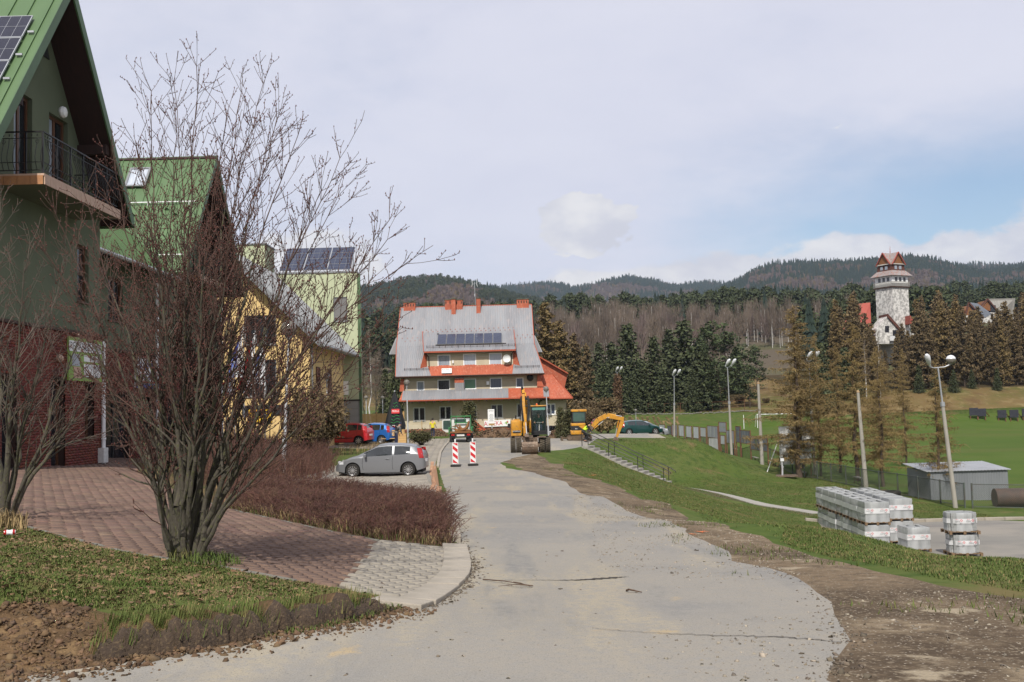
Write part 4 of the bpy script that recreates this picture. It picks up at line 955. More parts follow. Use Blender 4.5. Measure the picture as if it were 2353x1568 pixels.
 chimney(242,385,265,360,.7);chimney(748,822,232,345,.7,n=2);chimney(878,962,232,345,.7,n=2);chimney(824,876,222,415,.55,n=0,yoff=-.55);chimney(1130,1180,212,400,.55,n=0,yoff=-.5);chimney(1185,1240,290,300,.6,n=0,yoff=.5);chimney(1625,1770,224,315,.7)
 b=MB();p=Q4(1122,300,yR);zt3=Q4(1108,10,yR).z;x3=Q4(1108,10,yR).x
 b.tube([(p.x,p.y,p.z-.3),(x3,p.y,zt3)],.03,5);b.tube([(x3-.3,p.y,zt3-.25),(x3+.35,p.y,zt3-.05)],.02,4);b.box(x3-.06,x3+.06,p.y-.06,p.y+.06,zt3-1.6,zt3-1.3);b.build('aerial',MATS['zinc'],t)
 b=MB()
 for sg in(-1,1):
  b.tube([(x3+sg*.32,p.y,zt3-.5),(x3+sg*.24,p.y,zt3-.2),(x3+sg*.27,p.y,zt3+.15),(x3+sg*.22,p.y,zt3+.3)],.025,4)
 b.build('aerial_reflector',MATS['white_paint'],t)
 c=Q4(1503,945,107.5);b=MB();b.lathe([(.001,.0),(.2,-.03),(.33,-.09),(.40,-.16),(.41,-.16),(.34,-.07),(.2,.0),(.001,.03)],n=24,axis='Y',c=tuple(c));b.beam(c,c+Vector((0,.45,-.1)),.05);b.beam(c+Vector((0,0,-.38)),c+Vector((0,-.45,-.2)),.03);b.build('satellite_dish',MATS['white_paint'],t,smooth=True)
 c=Q4(1790,1180,107.8);b=MB();b.lathe([(.34,0),(.36,-.12),(.25,-.2),(.001,-.22)],n=18,axis='Y',c=tuple(c));b.build('wall_clock_lamp',MATS['iron_black'],t,smooth=True)
 c=Q4(1272,1245,107.9);b=MB();b.cbox(c,(.28,.16,.36));c2=Q4(845,985,107.85);b.cbox(c2,(.14,.12,.3));b.build('junction_box',MATS['white_pvc'],t)
 b=MB()
 for q in([(500,880,107.3),(548,925,107.85),(553,1060,107.85)],[(1590,850,107.3),(1560,895,107.85),(1558,1025,107.85)],[(1965,1135,107.3),(1900,1150,107.9),(1895,1300,107.9)],[(1985,1420,106.3),(1900,1480,107.9),(1900,1700,107.9)],[(2300,1440,107.2),(2240,1500,107.9),(2240,1700,107.9)]):
  b.tube([Q4(*p)for p in q],.05,6)
 b.build('downpipe',MATS['soffit_wood'],t)
 b=MB();P=[Q4(1890,1440,107.0),Q4(2312,1430,107.0),Q4(2068,1142,109.0),Q4(1880,1142,109.0)];corrug(b,P[0],P[1],P[2],P[3],.3,.03,0,.1);b.build('annex_roof',MATS['roof_orange'],t)
 b=MB();b.beam(P[0],P[1],.1,.12);b.beam(P[1],P[2],.1,.12);b.build('annex_trim',MATS['trim_orange'],t)
 b=MB();b.prism([tuple(Q4(*p,109.6))for p in((1900,930),(2250,1130),(2210,1305),(2212,1420),(1900,1420))],(0,4,0));b.build('annex_gable',MATS['roof_orange'],t)
 b=MB();b.beam(Q4(1898,922,109.4),Q4(2254,1128,109.4),.5,.12);b.build('annex_verge',MATS['trim_orange'],t)
 b=MB();b.box(P[0].x,P[1].x-.2,107.05,107.95,P[0].z-.14,P[0].z-.06);b.build('soffit',MATS['soffit_wood'],t)
 c0,c1=xz8(965,0,105.5)[0],xz8(1170,0,105.5)[0]
 b=MB();p=W(*D8(1165,445),105);q=W(*D8(970,452),105);r=W(*D8(1075,375),107.6);s_=W(*D8(970,378),107.6);corrug(b,q,p,r,s_,.25,.02,0,.06);u=W(*D8(1020,318),107.9);b.prism([tuple(u),tuple(r),tuple(s_)],(0,.1,0));b.build('cellar_roof',MATS['roof_orange'],t)
 b=MB();b.beam(W(*D8(1015,318),107.6),W(*D8(1168,440),105),.12,.1);b.build('cellar_trim',MATS['trim_orange'],t)
 b=MB();b.box(q.x+.1,p.x-.1,105.3,107.9,-1,q.z-.1);b.build('cellar_entrance',MATS['sign_black'],t)
 for o in t.children:o.matrix_parent_inverse=Matrix.Translation((4,-114,.2))
 c=Q4(768,1095,107.15);o,Mr=sign_board('sign_board','small white advert plate with black letters on the orange apron below the dormer','sign',plane_M(c,(1,0,0),(0,.3,1)),1.05,.52,'sign_white',.03)
 text('lettering','ANIMUS',.27,Mr@Matrix.Translation((0,.1,.031)),MATS['sign_black'],o,.003);text('lettering','FOTO-VIDEO',.14,Mr@Matrix.Translation((0,-.13,.031)),MATS['sign_black'],o,.003)
 c=W(*D8(1320,350),107.85);k=107.85/2353/1.7*.29749
 o,Mr=sign_board('pharmacy_banner','long white pharmacy banner with red capital letters on the plinth','sign',plane_M(c,(1,0,.025),(0,0,1)),340*k,84*k,'sign_white',.04)
 text('lettering','APTEKA',.66,Mr@Matrix.Translation((-.42,-.02,.04)),MATS['red_paint'],o,.006,.82)
 b=MB();x=.95;b.box(x-.16,x+.16,-.05,.05,.041,.05);b.box(x-.05,x+.05,-.16,.16,.0415,.0505);q=b.build('cross_mark',MATS['sign_green'],o);q.data.transform(Mr)
 b=MB();b.box(x+.08,x+.2,-.02,.2,.041,.049);q=b.build('cross_mark',MATS['red_paint'],o);q.data.transform(Mr)
lodge()
# ================================================================ paving, kerbs, road wear
island_random(mat('block_red',(.160,.098,.072),(.126,.082,.063),.7,.9,bump=.3,bscale=60,c3=(.19,.125,.09)),.16,.01)
island_random(mat('block_grey',(.30,.265,.215),(.25,.225,.185),.9,.9,bump=.3,bscale=60),.14,.008)
island_random(mat('block_orange',(.42,.235,.14),(.36,.20,.12),.9,.9),.14,.01)
island_random(mat('kerb_stone_mat',(.36,.32,.26),(.28,.25,.2),2,.95,bump=.4,bscale=40),.12,.005)
mat('crack_dark',(.035,.03,.025),(.06,.05,.04),6,1.)
island_random(mat('clod',(.15,.092,.048),(.085,.056,.034),9,1.,bump=.5,bscale=30),.35,.01)
island_random(mat('crumb',(.15,.12,.085),(.10,.08,.06),5,1.),.4,.01)
island_random(mat('pebble',(.30,.26,.20),(.20,.17,.13),4,.95),.45,.01)
mat('paint_spray',(.75,.18,.04),None,rough=.9)
def fit_normal(x,y,e=.1):
 a=H([x+e,x-e,x,x],[y,y,y+e,y-e]);return Vector((-(a[0]-a[1])/(2*e),-(a[2]-a[3])/(2*e),1)).normalized()
BLK=lambda lx,ly,c,t:(np.array([(-lx/2,-ly/2,-.02),(lx/2,-ly/2,-.02),(lx/2,ly/2,-.02),(-lx/2,ly/2,-.02),(-lx/2+c,-ly/2+c,t),(lx/2-c,-ly/2+c,t),(lx/2-c,ly/2-c,t),(-lx/2+c,ly/2-c,t)]),np.array([(4,5,6,7),(0,1,5,4),(1,2,6,5),(2,3,7,6),(3,0,4,7)]))
def pave(parent,poly,px,py,material,nparts=0,key=None,name='paving_block',ang=0.,c=.016,t=.028,exclude=None,gap=.012,stag=True):
 P=np.array(poly);cc=P.mean(0);ca,sa=math.cos(ang),math.sin(ang);rad=np.hypot(*(P-cc).T).max();nx,ny=int(rad/px)+2,int(rad/py)+2
 I,J=np.meshgrid(np.arange(-nx,nx+1),np.arange(-ny,ny+1));u=(I*px+(px/2*(J%2)if stag else 0)).ravel();v=(J*py).ravel()
 C_=np.c_[u*ca-v*sa,u*sa+v*ca]+cc;C_=C_[inside(poly,C_)]
 if exclude is not None:C_=C_[~inside(exclude,C_)]
 BV,BF=BLK(px-gap,py-gap,c,t);r=np.random.default_rng(len(C_));z=H(C_[:,0],C_[:,1])
 if nparts:
  k=np.argsort(key(C_))[:nparts];me=None
  for i in k:
   if me is None:o=np_mesh(name,BV,BF,MATS[material],parent);me=o.data
   else:o=bpy.data.objects.new(name,me);COL.objects.link(o);o.parent=parent
   n=fit_normal(*C_[i]);q=Vector((0,0,1)).rotation_difference(n).to_matrix().to_4x4()@Matrix.Rotation(ang,4,'Z');q.translation=(C_[i,0],C_[i,1],z[i]+r.normal(0,.003));o.matrix_local=q
  C_=np.delete(C_,k,0)
 m=len(C_);V,F=scatter_mesh(BV,BF,np.c_[C_,np.zeros(m)],np.full(m,ang))
 V[:,2]+=H(V[:,0],V[:,1])+np.repeat(r.normal(0,.003,m),8);o=np_mesh('paving',V,F,MATS[material],parent);tag(o,kind='stuff')
near=lambda C_:C_[:,1]
pave(GO['kerb_apron'],GRAYI,.2,.165,'block_grey',290,near,ang=R(-6))
pave(GO['red_paving'],REDP,.2,.165,'block_red',290,lambda C_:np.hypot(C_[:,0]+2,C_[:,1]-11),ang=R(-6))
pave(GO['orange_edge'],ORANGE,.2,.3,'block_orange',60,near,ang=R(4),stag=False)
pave(GO['parking_bay'],PARK,.4,.33,'block_grey',0,ang=R(0),t=.02)
pave(GO['side_walk'],WALK,.4,.4,'block_grey',0,ang=R(3),t=.02,stag=False)
def stones(parent,line,L_,w,hgt,material,name,gap=.01,sink=.05,maxn=300):
 """row of kerb stones along a ground polyline"""
 pts=np.array([tuple(p)[:2]for p in line]);cum=np.r_[0,np.cumsum(np.hypot(*np.diff(pts,axis=0).T))];out=[]
 for t in np.arange(L_/2,cum[-1],L_):
  a,c_,b=[Vector((np.interp(q,cum,pts[:,0]),np.interp(q,cum,pts[:,1])))for q in(t-L_*.45,t,t+L_*.45)]
  out.append((c_,math.atan2(b.y-a.y,b.x-a.x)))
 me=None
 for i,(c,an)in enumerate(out[:maxn]):
  if me is None:
   o=MB().box(-L_/2+gap,L_/2-gap,-w/2,w/2,-sink-.1,hgt).build(name,MATS[material],parent,bevel=.012);me=o.data
  else:o=bpy.data.objects.new(name,me);COL.objects.link(o);o.parent=parent
  n=fit_normal(c.x,c.y,.3);q=Vector((0,0,1)).rotation_difference(n).to_matrix().to_4x4()@Matrix.Rotation(an+random.gauss(0,.008),4,'Z');q.translation=(c.x,c.y,h(c.x,c.y)+random.gauss(0,.004));o.matrix_local=q
kerb=thing('kerb',None,None);del_=kerb.pop('label',None);tag(kerb,kind='structure')
def curve2(pts,n=24):
 P=[Vector(p)for p in pts];out=[]
 for i in range(n+1):
  t=i/n*(len(P)-1);k=min(int(t),len(P)-2);f=t-k;p0,p1,p2,p3=P[max(k-1,0)],P[k],P[k+1],P[min(k+2,len(P)-1)]
  out.append(.5*((2*p1)+(p2-p0)*f+(2*p0-5*p1+4*p2-p3)*f*f+(3*p1-p0-3*p2+p3)*f**3))
 return out
stones(kerb,curve2(GP((1044,1256),(1050,1290),(1044,1322),(1014,1352),(950,1390),(900,1382))),.5,.34,.045,'kerb_stone_mat','kerb_stone')
stones(kerb,curve2(GP((1046,1246),(1036,1200),(1024,1160),(1014,1140))),.75,.16,.10,'kerb_stone_mat','kerb_stone')
stones(kerb,curve2(GP((0,1203),(70,1214),(250,1259),(370,1284),(540,1309),(640,1329),(770,1350))),1.,.06,.018,'concrete_dark','edging_stone')
stones(kerb,curve2(GP((1030,1258),(860,1241),(700,1210),(540,1174),(430,1140),(345,1104))),1.,.06,.018,'concrete_dark','edging_stone')
stones(kerb,[(14.6,52.3),(36,52.0)],1.,.2,.14,'kerb_stone_mat','kerb_stone')
stones(kerb,[(-3.75,50),(-4.5,62),(-5.2,80),(-5.6,89)],1.,.14,.09,'kerb_stone_mat','kerb_stone')
stones(kerb,GP((976,1036),(930,1034)),.8,.14,.1,'kerb_stone_mat','kerb_stone')
stones(GO['slab_path'],[(11.4,67.6),(12.8,64.6),(14.4,60.6),(16.5,56)],.5,.95,.05,'concrete','path_slab')
def ground_strip(name,line,wid,material,parent=None,dz=.006,seed=0,jit=.03):
 r=random.Random(seed);V=[];F=[];P=curve2(line,60)
 for i,p in enumerate(P):
  q=P[min(i+1,len(P)-1)]-P[max(i-1,0)];n=Vector((-q.y,q.x)).normalized();w=np.interp(i/60,[a[0]for a in wid],[a[1]for a in wid])*r.uniform(.6,1.3);o=r.gauss(0,jit)
  for s in(-1,1):c=Vector(p)+n*(o+s*w/2);V.append((c.x,c.y,h(c.x,c.y)+dz))
 F=[(2*i,2*i+2,2*i+3,2*i+1)for i in range(60)]
 return np_mesh(name,V,np.array(F)[:,::-1],MATS[material],parent)
road=GO['road']
ground_strip('crack',GP((1130,1335),(1230,1334),(1320,1334),(1400,1329),(1445,1326)),[(0,.012),(.4,.02),(.62,.09),(.78,.10),(.9,.03),(1,.008)],'crack_dark',road,seed=1,jit=.012)
ground_strip('crack',GP((1360,1444),(1470,1454),(1600,1460),(1740,1464),(1850,1469),(1935,1478)),[(0,.005),(.3,.009),(.5,.012),(.75,.02),(1,.012)],'crack_dark',road,seed=2,jit=.014)
ground_strip('crack',GP((1150,1338),(1190,1352),(1225,1350)),[(0,.008),(1,.01)],'crack_dark',road,seed=3)
for k,L_ in enumerate((((1602,1222),(1612,1224),(1622,1222)),((1585,1228),(1592,1229),(1600,1229)),((1352,1093),(1362,1093),(1370,1092)))):ground_strip('spray_mark',GP(*L_),[(0,.02),(.5,.05),(1,.02)],'paint_spray',None,.012,k).__setitem__('kind','stuff')
def rocks(name,P,sz,material,seed,flat=.6,parent=None):
 r=np.random.default_rng(seed);t=(1+5**.5)/2;V=np.array([(-1,t,0),(1,t,0),(-1,-t,0),(1,-t,0),(0,-1,t),(0,1,t),(0,-1,-t),(0,1,-t),(t,0,-1),(t,0,1),(-t,0,-1),(-t,0,1)])/1.9
 F=np.array([(0,11,5),(0,5,1),(0,1,7),(0,7,10),(0,10,11),(1,5,9),(5,11,4),(11,10,2),(10,7,6),(7,1,8),(3,9,4),(3,4,2),(3,2,6),(3,6,8),(3,8,9),(4,9,5),(2,4,11),(6,2,10),(8,6,7),(9,8,1)])
 n=len(P);S3=sz[:,None]*r.uniform(.6,1.3,(n,3))*[1,1,flat];VV,FF=scatter_mesh(V,F,np.c_[P,H(P[:,0],P[:,1])+sz*flat*.15],SC=S3,seed=seed);VV+=r.normal(0,1,VV.shape)*np.repeat(sz,12)[:,None]*.34
 o=np_mesh(name,VV,FF,MATS[material],parent);tag(o,kind='stuff');return o
r_=np.random.default_rng(19)
P=pts_in(SOIL,5200,61)if 'pts_in' in globals()else None
def scatter_in(poly,n,seed):
 r=np.random.default_rng(seed);Q=np.array(poly);lo,hi=Q.min(0),Q.max(0);out=[];c=0
 while c<n:q=lo+(hi-lo)*r.random((n*2,2));q=q[inside(poly,q)];out.append(q);c+=len(q)
 return np.concatenate(out)[:n]
P=scatter_in(SOIL,42000,61);w=vnoise(P,1.3,3);heap_=np.exp(-(((P[:,0]+4.3)/1.6)**2+((P[:,1]-7.9)/.9)**2));keep=r_.random(len(P))<.16+.55*heap_+.35*(w>.55);P=P[keep]
rocks('soil_clods',P,np.clip(r_.lognormal(-5.0,.6,len(P)),.003,.032),'clod',62,.7)
P=scatter_in(DIRT,56000,63);P=P[(P[:,1]<30)&(r_.random(len(P))<.6)&(vnoise(P,.9,13)>.42)];rocks('gravel',P,np.clip(r_.lognormal(-5.0,.45,len(P)),.003,.022),'pebble',64,.6)
P=scatter_in(ROAD,4500,65);P=P[P[:,1]<30];rocks('road_grit',P,np.clip(r_.lognormal(-5.2,.5,len(P)),.003,.018),'pebble',66,.5)
def along(line,n,spread,seed):
 r=np.random.default_rng(seed);C_=curve2(line,60);i=r.integers(0,60,n);f=r.random(n);A=np.array([tuple(p)for p in C_]);return A[i]*(1-f)[:,None]+A[i+1]*f[:,None]+r.normal(0,spread,(n,2))
P=along(GP((1690,1288),(1830,1328),(1895,1385),(1945,1445),(1960,1472),(1925,1520),(1905,1560)),420,.10,1);rocks('edge_crumbs',P,np.clip(r_.lognormal(-5.0,.5,len(P)),.004,.025),'crumb',71,.6)
P=along(GP((1920,1512),(1935,1530),(1950,1545),(1985,1556)),22,.05,2);rocks('mud_lumps',P,np.clip(r_.lognormal(-4.1,.4,len(P)),.008,.03),'crumb',72,.7)
P=along(GP((960,1400),(1040,1358),(1070,1318),(1070,1290),(1054,1240),(1040,1180)),1600,.09,3);rocks('kerb_dirt',P,np.clip(r_.lognormal(-4.7,.5,len(P)),.004,.03),'crumb',73,.5)
P=along(GP((60,1558),(250,1533),(500,1493),(700,1453),(850,1425),(940,1402)),1500,.12,4);rocks('edge_soil',P,np.clip(r_.lognormal(-4.7,.5,len(P)),.004,.03),'clod',74,.7)
P=scatter_in(ROAD,1600,75);P=P[(P[:,1]<22)&(vnoise(P,.7,23)>.5)];rocks('mud_crumbs',P,np.clip(r_.lognormal(-4.3,.5,len(P)),.008,.035),'crumb',76,.35)
def stick(L_,nm='fallen_stick',lab=None):
 s=[];
 for(u0,v0,u1,v1,rad)in L_:
  a,b=G(u0,v0),G(u1,v1);m=a.lerp(b,.5)+Vector((random.gauss(0,.02),random.gauss(0,.02),.03));a.z+=.012;b.z+=.012;s+=[(tuple(a),tuple(m),rad,rad*.8),(tuple(m),tuple(b),rad*.8,rad*.4)]
 P0,P1,R0,R1=map(np.array,zip(*s));V,F=seg_tubes(P0,P1,R0,R1,5);o=np_mesh(nm,V,F,mat('stick_'+str(len(MATS)),(.09,.055,.035)));return tag(o,lab,'stick')
stick([(1110,1334,1225,1349,.007),(1225,1349,1145,1350,.006),(1180,1340,1222,1352,.004)],lab='forked broken twig lying on the asphalt before the long crack')
stick([(870,1336,905,1362,.008),(890,1352,870,1362,.005)],lab='short forked twig lying on the grey paver apron')
stick([(1440,1360,1475,1364,.012)],lab='short dark stick lying on the road right of the crack')
g=G(22,1233);c=thing('crushed_can','crushed dark red drink can lying on the lawn at the left edge','can',tuple(g+Vector((0,0,.045))),R(20));b=MB();b.lathe([(.001,-.06),(.03,-.06),(.034,-.04),(.026,0),(.034,.04),(.03,.06),(.001,.06)],n=14,axis='X');b.build('can_body',MATS['light_red'],c,True);b=MB();b.lathe([(.001,.055),(.03,.058),(.031,.064),(.001,.062)],n=14,axis='X');b.build('can_lid',MATS['alloy'],c)
b=MB();b.lathe([(.033,-.03),(.0275,0),(.0345,.03),(.0345,.034),(.028,0),(.0335,-.03)],n=14,axis='X');b.build('print_band',MATS['sign_white'],c)
P=scatter_in(SOIL,160,81);P=P[(np.abs(P[:,0]+4.2)<2.6)];rocks('soil_lumps',P,np.clip(r_.lognormal(-3.6,.4,len(P)),.015,.06),'clod',82,.6)
def soil_cut():
 """low dug edge of the verge: dark upright face, turf lip behind"""
 C_=curve2(GP((215,1522),(330,1506),(450,1488),(560,1470),(680,1446),(800,1424),(905,1402)),90);V=[];r=random.Random(4)
 for i,p in enumerate(C_):
  q=C_[min(i+1,90)]-C_[max(i-1,0)];n=Vector((-q.y,q.x)).normalized();f=min(1,i/8,(90-i)/14);hh=(.03+.10*f)*(1+.9*noise.noise(Vector((i*.22,0,3))));w=noise.noise(Vector((i*.4,5,0)))*.05
  for d,z in((-.02,-.06),(.0+w,hh*.45),(.05+w,hh*.98),(.12+w,hh*1.06),(.34,hh*.75),(.75,-.03)):
   c=Vector(p)+n*(d+r.gauss(0,.012));V.append((c.x,c.y,max(h(c.x,c.y),h(p.x,p.y)-.02 if d<.2 else-9)+z+r.gauss(0,.008)))
 F=[(i*6+j,i*6+j+1,i*6+7+j,i*6+6+j)for i in range(90)for j in range(5)]
 mi=[0 if j<3 else 1 for i in range(90)for j in range(5)]
 o=np_mesh('soil_cut',V,np.array(F)[:,::-1],[mat('wet_soil',(.062,.042,.027),(.04,.028,.02),9,1.,bump=1.,bscale=50,c3=(.10,.07,.04)),GM['soil']],None,True,mi);tag(o,kind='structure')
 A=np.array([tuple(p)for p in C_]);rr=np.random.default_rng(3);i=rr.integers(4,86,900);P=A[i]+rr.normal(0,.05,(900,2));nn=np.array([(-(A[min(k+1,90)]-A[max(k-1,0)])[1],(A[min(k+1,90)]-A[max(k-1,0)])[0])for k in i]);nn/=np.linalg.norm(nn,axis=1)[:,None];P=P+nn*rr.uniform(.08,.4,900)[:,None]
 return P
LIP=soil_cut()
# ================================================================ vegetation
rng=np.random.default_rng(11)
mat('bark_grey',(.085,.072,.055),(.045,.04,.028),9,.95,bump=.8,bscale=40,c3=(.085,.085,.035),stretch=(1,1,.35))
mat('twig_red',(.085,.045,.032),(.06,.035,.026),3,.8)
mat('twig_grey',(.12,.095,.075),(.07,.055,.042),2,.85)
mat('bud_red',(.10,.03,.022),None,rough=.7)
island_random(mat('barberry_twig',(.12,.053,.038),(.075,.034,.027),1.2,.85,c3=(.15,.095,.055)),.35,.01)
island_random(mat('straw',(.26,.185,.085),(.15,.105,.05),2,.9),.35,.01)
island_random(mat('grass_blade',(.070,.102,.025),(.10,.118,.036),.7,.9,spec=.1,c3=(.155,.13,.055)),.3,.015)
island_random(mat('dead_leaf',(.13,.075,.035),(.19,.125,.07),3,.9),.4,.01)
island_random(mat('spruce_needle',(.042,.054,.022),(.062,.070,.028),.35,.85),.35,.006)
island_random(mat('pine_needle',(.042,.060,.022),(.060,.075,.028),.35,.85),.35,.012)
island_random(mat('thuja_needle',(.055,.060,.022),(.085,.075,.03),1.2,.85),.3,.015)
island_random(mat('larch_twig',(.185,.13,.05),(.13,.092,.04),.5,.9),.3,.012)
island_random(mat('larch_twig_dark',(.145,.102,.048),(.105,.076,.04),.4,.9),.3,.012)
island_random(mat('larch_gold',(.235,.165,.062),(.165,.115,.048),.5,.9),.3,.01)
mat('larch_bark',(.085,.06,.042),(.055,.04,.03),6,.95,stretch=(1,1,.3))
mat('birch_bark',(.62,.6,.56),(.45,.42,.38),4,.8,c3=(.06,.05,.05),stretch=(1,1,2.5))
island_random(mat('bare_twig',(.155,.118,.09),(.115,.09,.068),.3,.9),.3,.01)
island_random(mat('beech_twig',(.135,.098,.085),(.105,.078,.07),.01,.9),.3,.015)
mat('ivy_brown',(.15,.085,.045),(.09,.055,.03),5,.9)
def seg_obj(name,segs,material,parent=None,n=3,kind=None):
 P0,P1,R0,R1=map(np.array,zip(*segs));V,F=seg_tubes(P0,P1,R0,R1,n);o=np_mesh(name,V,F,material,parent,smooth=n>4)
 if kind:tag(o,kind=kind)
 return o
class Bare:
 """bare shrubby tree grown branch by branch"""
 def __init__(s,seed):s.r=random.Random(seed);s.thick=[];s.thin=[];s.buds=[]
 def branch(s,p,d,L,r0,lvl,maxl,grav=.0,up=.25):
  r=s.r;n=max(3,min(9,int(L/.16)));st=L/n;p=Vector(p);d=Vector(d).normalized();rad=r0
  for i in range(n):
   t=(i+1)/n;r1=max(.0027,r0*(1-.7*t))
   d=(d+Vector((r.gauss(0,.10),r.gauss(0,.10),r.gauss(0,.08)+up*.3))).normalized();q=p+d*st
   (s.thick if rad>.009 else s.thin).append((tuple(p),tuple(q),rad,r1))
   if lvl<maxl and i>(1 if lvl==0 else 0):
    k=1 if r.random()<.42 else 2
    for _ in range(k):
     u,w=basis(d);a=r.random()*6.283;sp=r.uniform(.45,.95)
     e=(d*math.cos(sp)+(u*math.cos(a)+w*math.sin(a))*math.sin(sp)).normalized()
     l2=L*(1-.62*t)*r.uniform(.32,.62)
     if l2>.09:s.branch(q,e,l2,max(.003,r1*r.uniform(.45,.7)),lvl+1,maxl,grav,up)
   if r1<.006 and r.random()<.8:s.buds.append(tuple(q+Vector((r.gauss(0,.006),r.gauss(0,.006),.004))))
   p,rad=q,r1
 def stem(s,base,ctrl,tip,r0,maxl=3):
  """main stem along a curve base-ctrl-tip"""
  r=s.r;b,c,t=Vector(base),Vector(ctrl),Vector(tip);L=(c-b).length+(t-c).length;n=max(8,int(L/.2));p=b;rad=r0;off=Vector((0,0,0))
  for i in range(n):
   u=(i+1)/n;q=b*(1-u)**2+c*2*u*(1-u)+t*u*u;off=off*.8+Vector((r.gauss(0,.018),r.gauss(0,.018),r.gauss(0,.01)));q=q+off
   r1=max(.0035,r0*.9*(1-u)**1.5+.004);d=(q-p).normalized()
   (s.thick if rad>.009 else s.thin).append((tuple(p),tuple(q),rad,r1))
   if u>.27:
    for _ in range((1 if r.random()<.5 else 2)if u<.5 else(3 if r.random()<.6 else 4)):
     x,w=basis(d);a=r.random()*6.283;sp=r.uniform(.4,.9)
     e=(d*math.cos(sp)+(x*math.cos(a)+w*math.sin(a))*math.sin(sp)+Vector((0,0,.15))).normalized()
     s.branch(q,e,r.uniform(.4,1.0)*(.34+.7*(1-u))*min(1.5,L*.38),max(.003,r1*r.uniform(.4,.65)),1,maxl)
   p,rad=q,r1
 def build(s,name,label,cat,loc,twig='twig_red',bark='bark_grey',group=None):
  t=thing(name,label,cat,loc,0,group);mi=Matrix.Translation(Vector(loc)).inverted()
  o=seg_obj('trunk',s.thick,MATS[bark],t,7);o.matrix_parent_inverse=mi
  o=seg_obj('branches',s.thin,MATS[twig],t,3,'stuff');o.matrix_parent_inverse=mi
  if s.buds:
   B=np.array(s.buds);BV=np.array([(1,0,0),(-.5,.87,0),(-.5,-.87,0),(0,0,1.8),(0,0,-1.2)])*.0068
   V,F=scatter_mesh(BV,np.array([(0,1,3),(1,2,3),(2,0,3),(1,0,4),(2,1,4),(0,2,4)]),B,SC=rng.uniform(.7,1.3,len(B)))
   o=np_mesh('buds',V,F,MATS['bud_red'],t);o.matrix_parent_inverse=mi;tag(o,kind='stuff')
  return t
def near_trees():
 b0=G(428,1288);d0=b0 .y
 T=Bare(4)
 def st(ub,uc,vc,ut,vt,dd,r0):
  base=W(ub,1288,d0);base.z=h(base.x,base.y)-.06
  T.stem(base,W(436+(uc-440)*.36,vc+70,d0+dd*.3),W(480+(ut-480)*.95,vt+14,d0+dd),r0*.8)
 for a in((402,330,900,330,200,.3,.060),(412,395,850,452,135,-.2,.066),(420,480,880,560,200,.5,.062),(430,520,850,700,300,-.5,.06),(440,560,930,800,350,.7,.058),(450,620,980,915,490,.2,.055),(455,600,900,955,590,-.7,.05),(398,250,900,175,430,.6,.052),(395,240,1000,85,560,-.4,.045),(435,450,900,600,175,1.1,.05),(446,650,1010,860,640,1.0,.042),(405,300,1020,150,700,1.0,.042),(440,520,760,640,250,1.4,.05),(415,350,800,300,330,-1.0,.05),(452,640,1040,905,760,-1.2,.036),(398,290,1080,300,940,-1.3,.03),(408,350,870,400,240,.7,.045),(425,450,850,520,260,-.7,.045),(436,520,900,640,260,.4,.045),(445,560,950,745,420,-.2,.042),(450,640,950,900,540,.5,.04),(400,300,930,240,330,-.3,.042),(396,250,950,110,480,.4,.038),(415,380,820,395,180,.9,.042),(440,600,900,800,440,.9,.042),(448,690,1000,930,690,-.3,.036),(404,330,1000,215,600,1.2,.036),(430,500,800,560,340,-1.1,.04)):
  st(*a)
 T.build('bare_tree','large leafless many-stemmed tree on the grass verge in front of the green houses','tree',tuple(on(b0 .x,b0 .y)))
 b1=G(12,1196);d1=b1 .y;T=Bare(9)
 for(ub,uc,vc,ut,vt,dd,r0)in((0,-60,900,-90,520,.3,.05),(8,20,900,60,560,-.3,.055),(14,60,950,150,600,.5,.05),(20,90,980,240,640,0,.045),(20,120,1000,300,760,.8,.04),(5,-20,850,0,470,1,.05),(2,-90,1000,-220,700,0,.045),(18,80,1050,210,900,-1,.036),(12,40,1000,120,800,-1.3,.036)):
  base=W(ub,1196,d1);base.z=h(base.x,base.y)-.06
  T.stem(base,W(uc,vc,d1+dd*.4),W(ut,vt,d1+dd),r0,3)
 T.build('bare_tree','smaller leafless shrubby tree at the left picture edge before the brick wall','tree',tuple(on(b1 .x,b1 .y)),'twig_grey')
near_trees()
def pts_in(poly,n,seed):
 r=np.random.default_rng(seed);P=np.array(poly);lo,hi=P.min(0),P.max(0);out=[]
 while sum(map(len,out))<n:
  q=lo+(hi-lo)*r.random((n*2,2));out.append(q[inside(poly,q)])
 return np.concatenate(out)[:n]
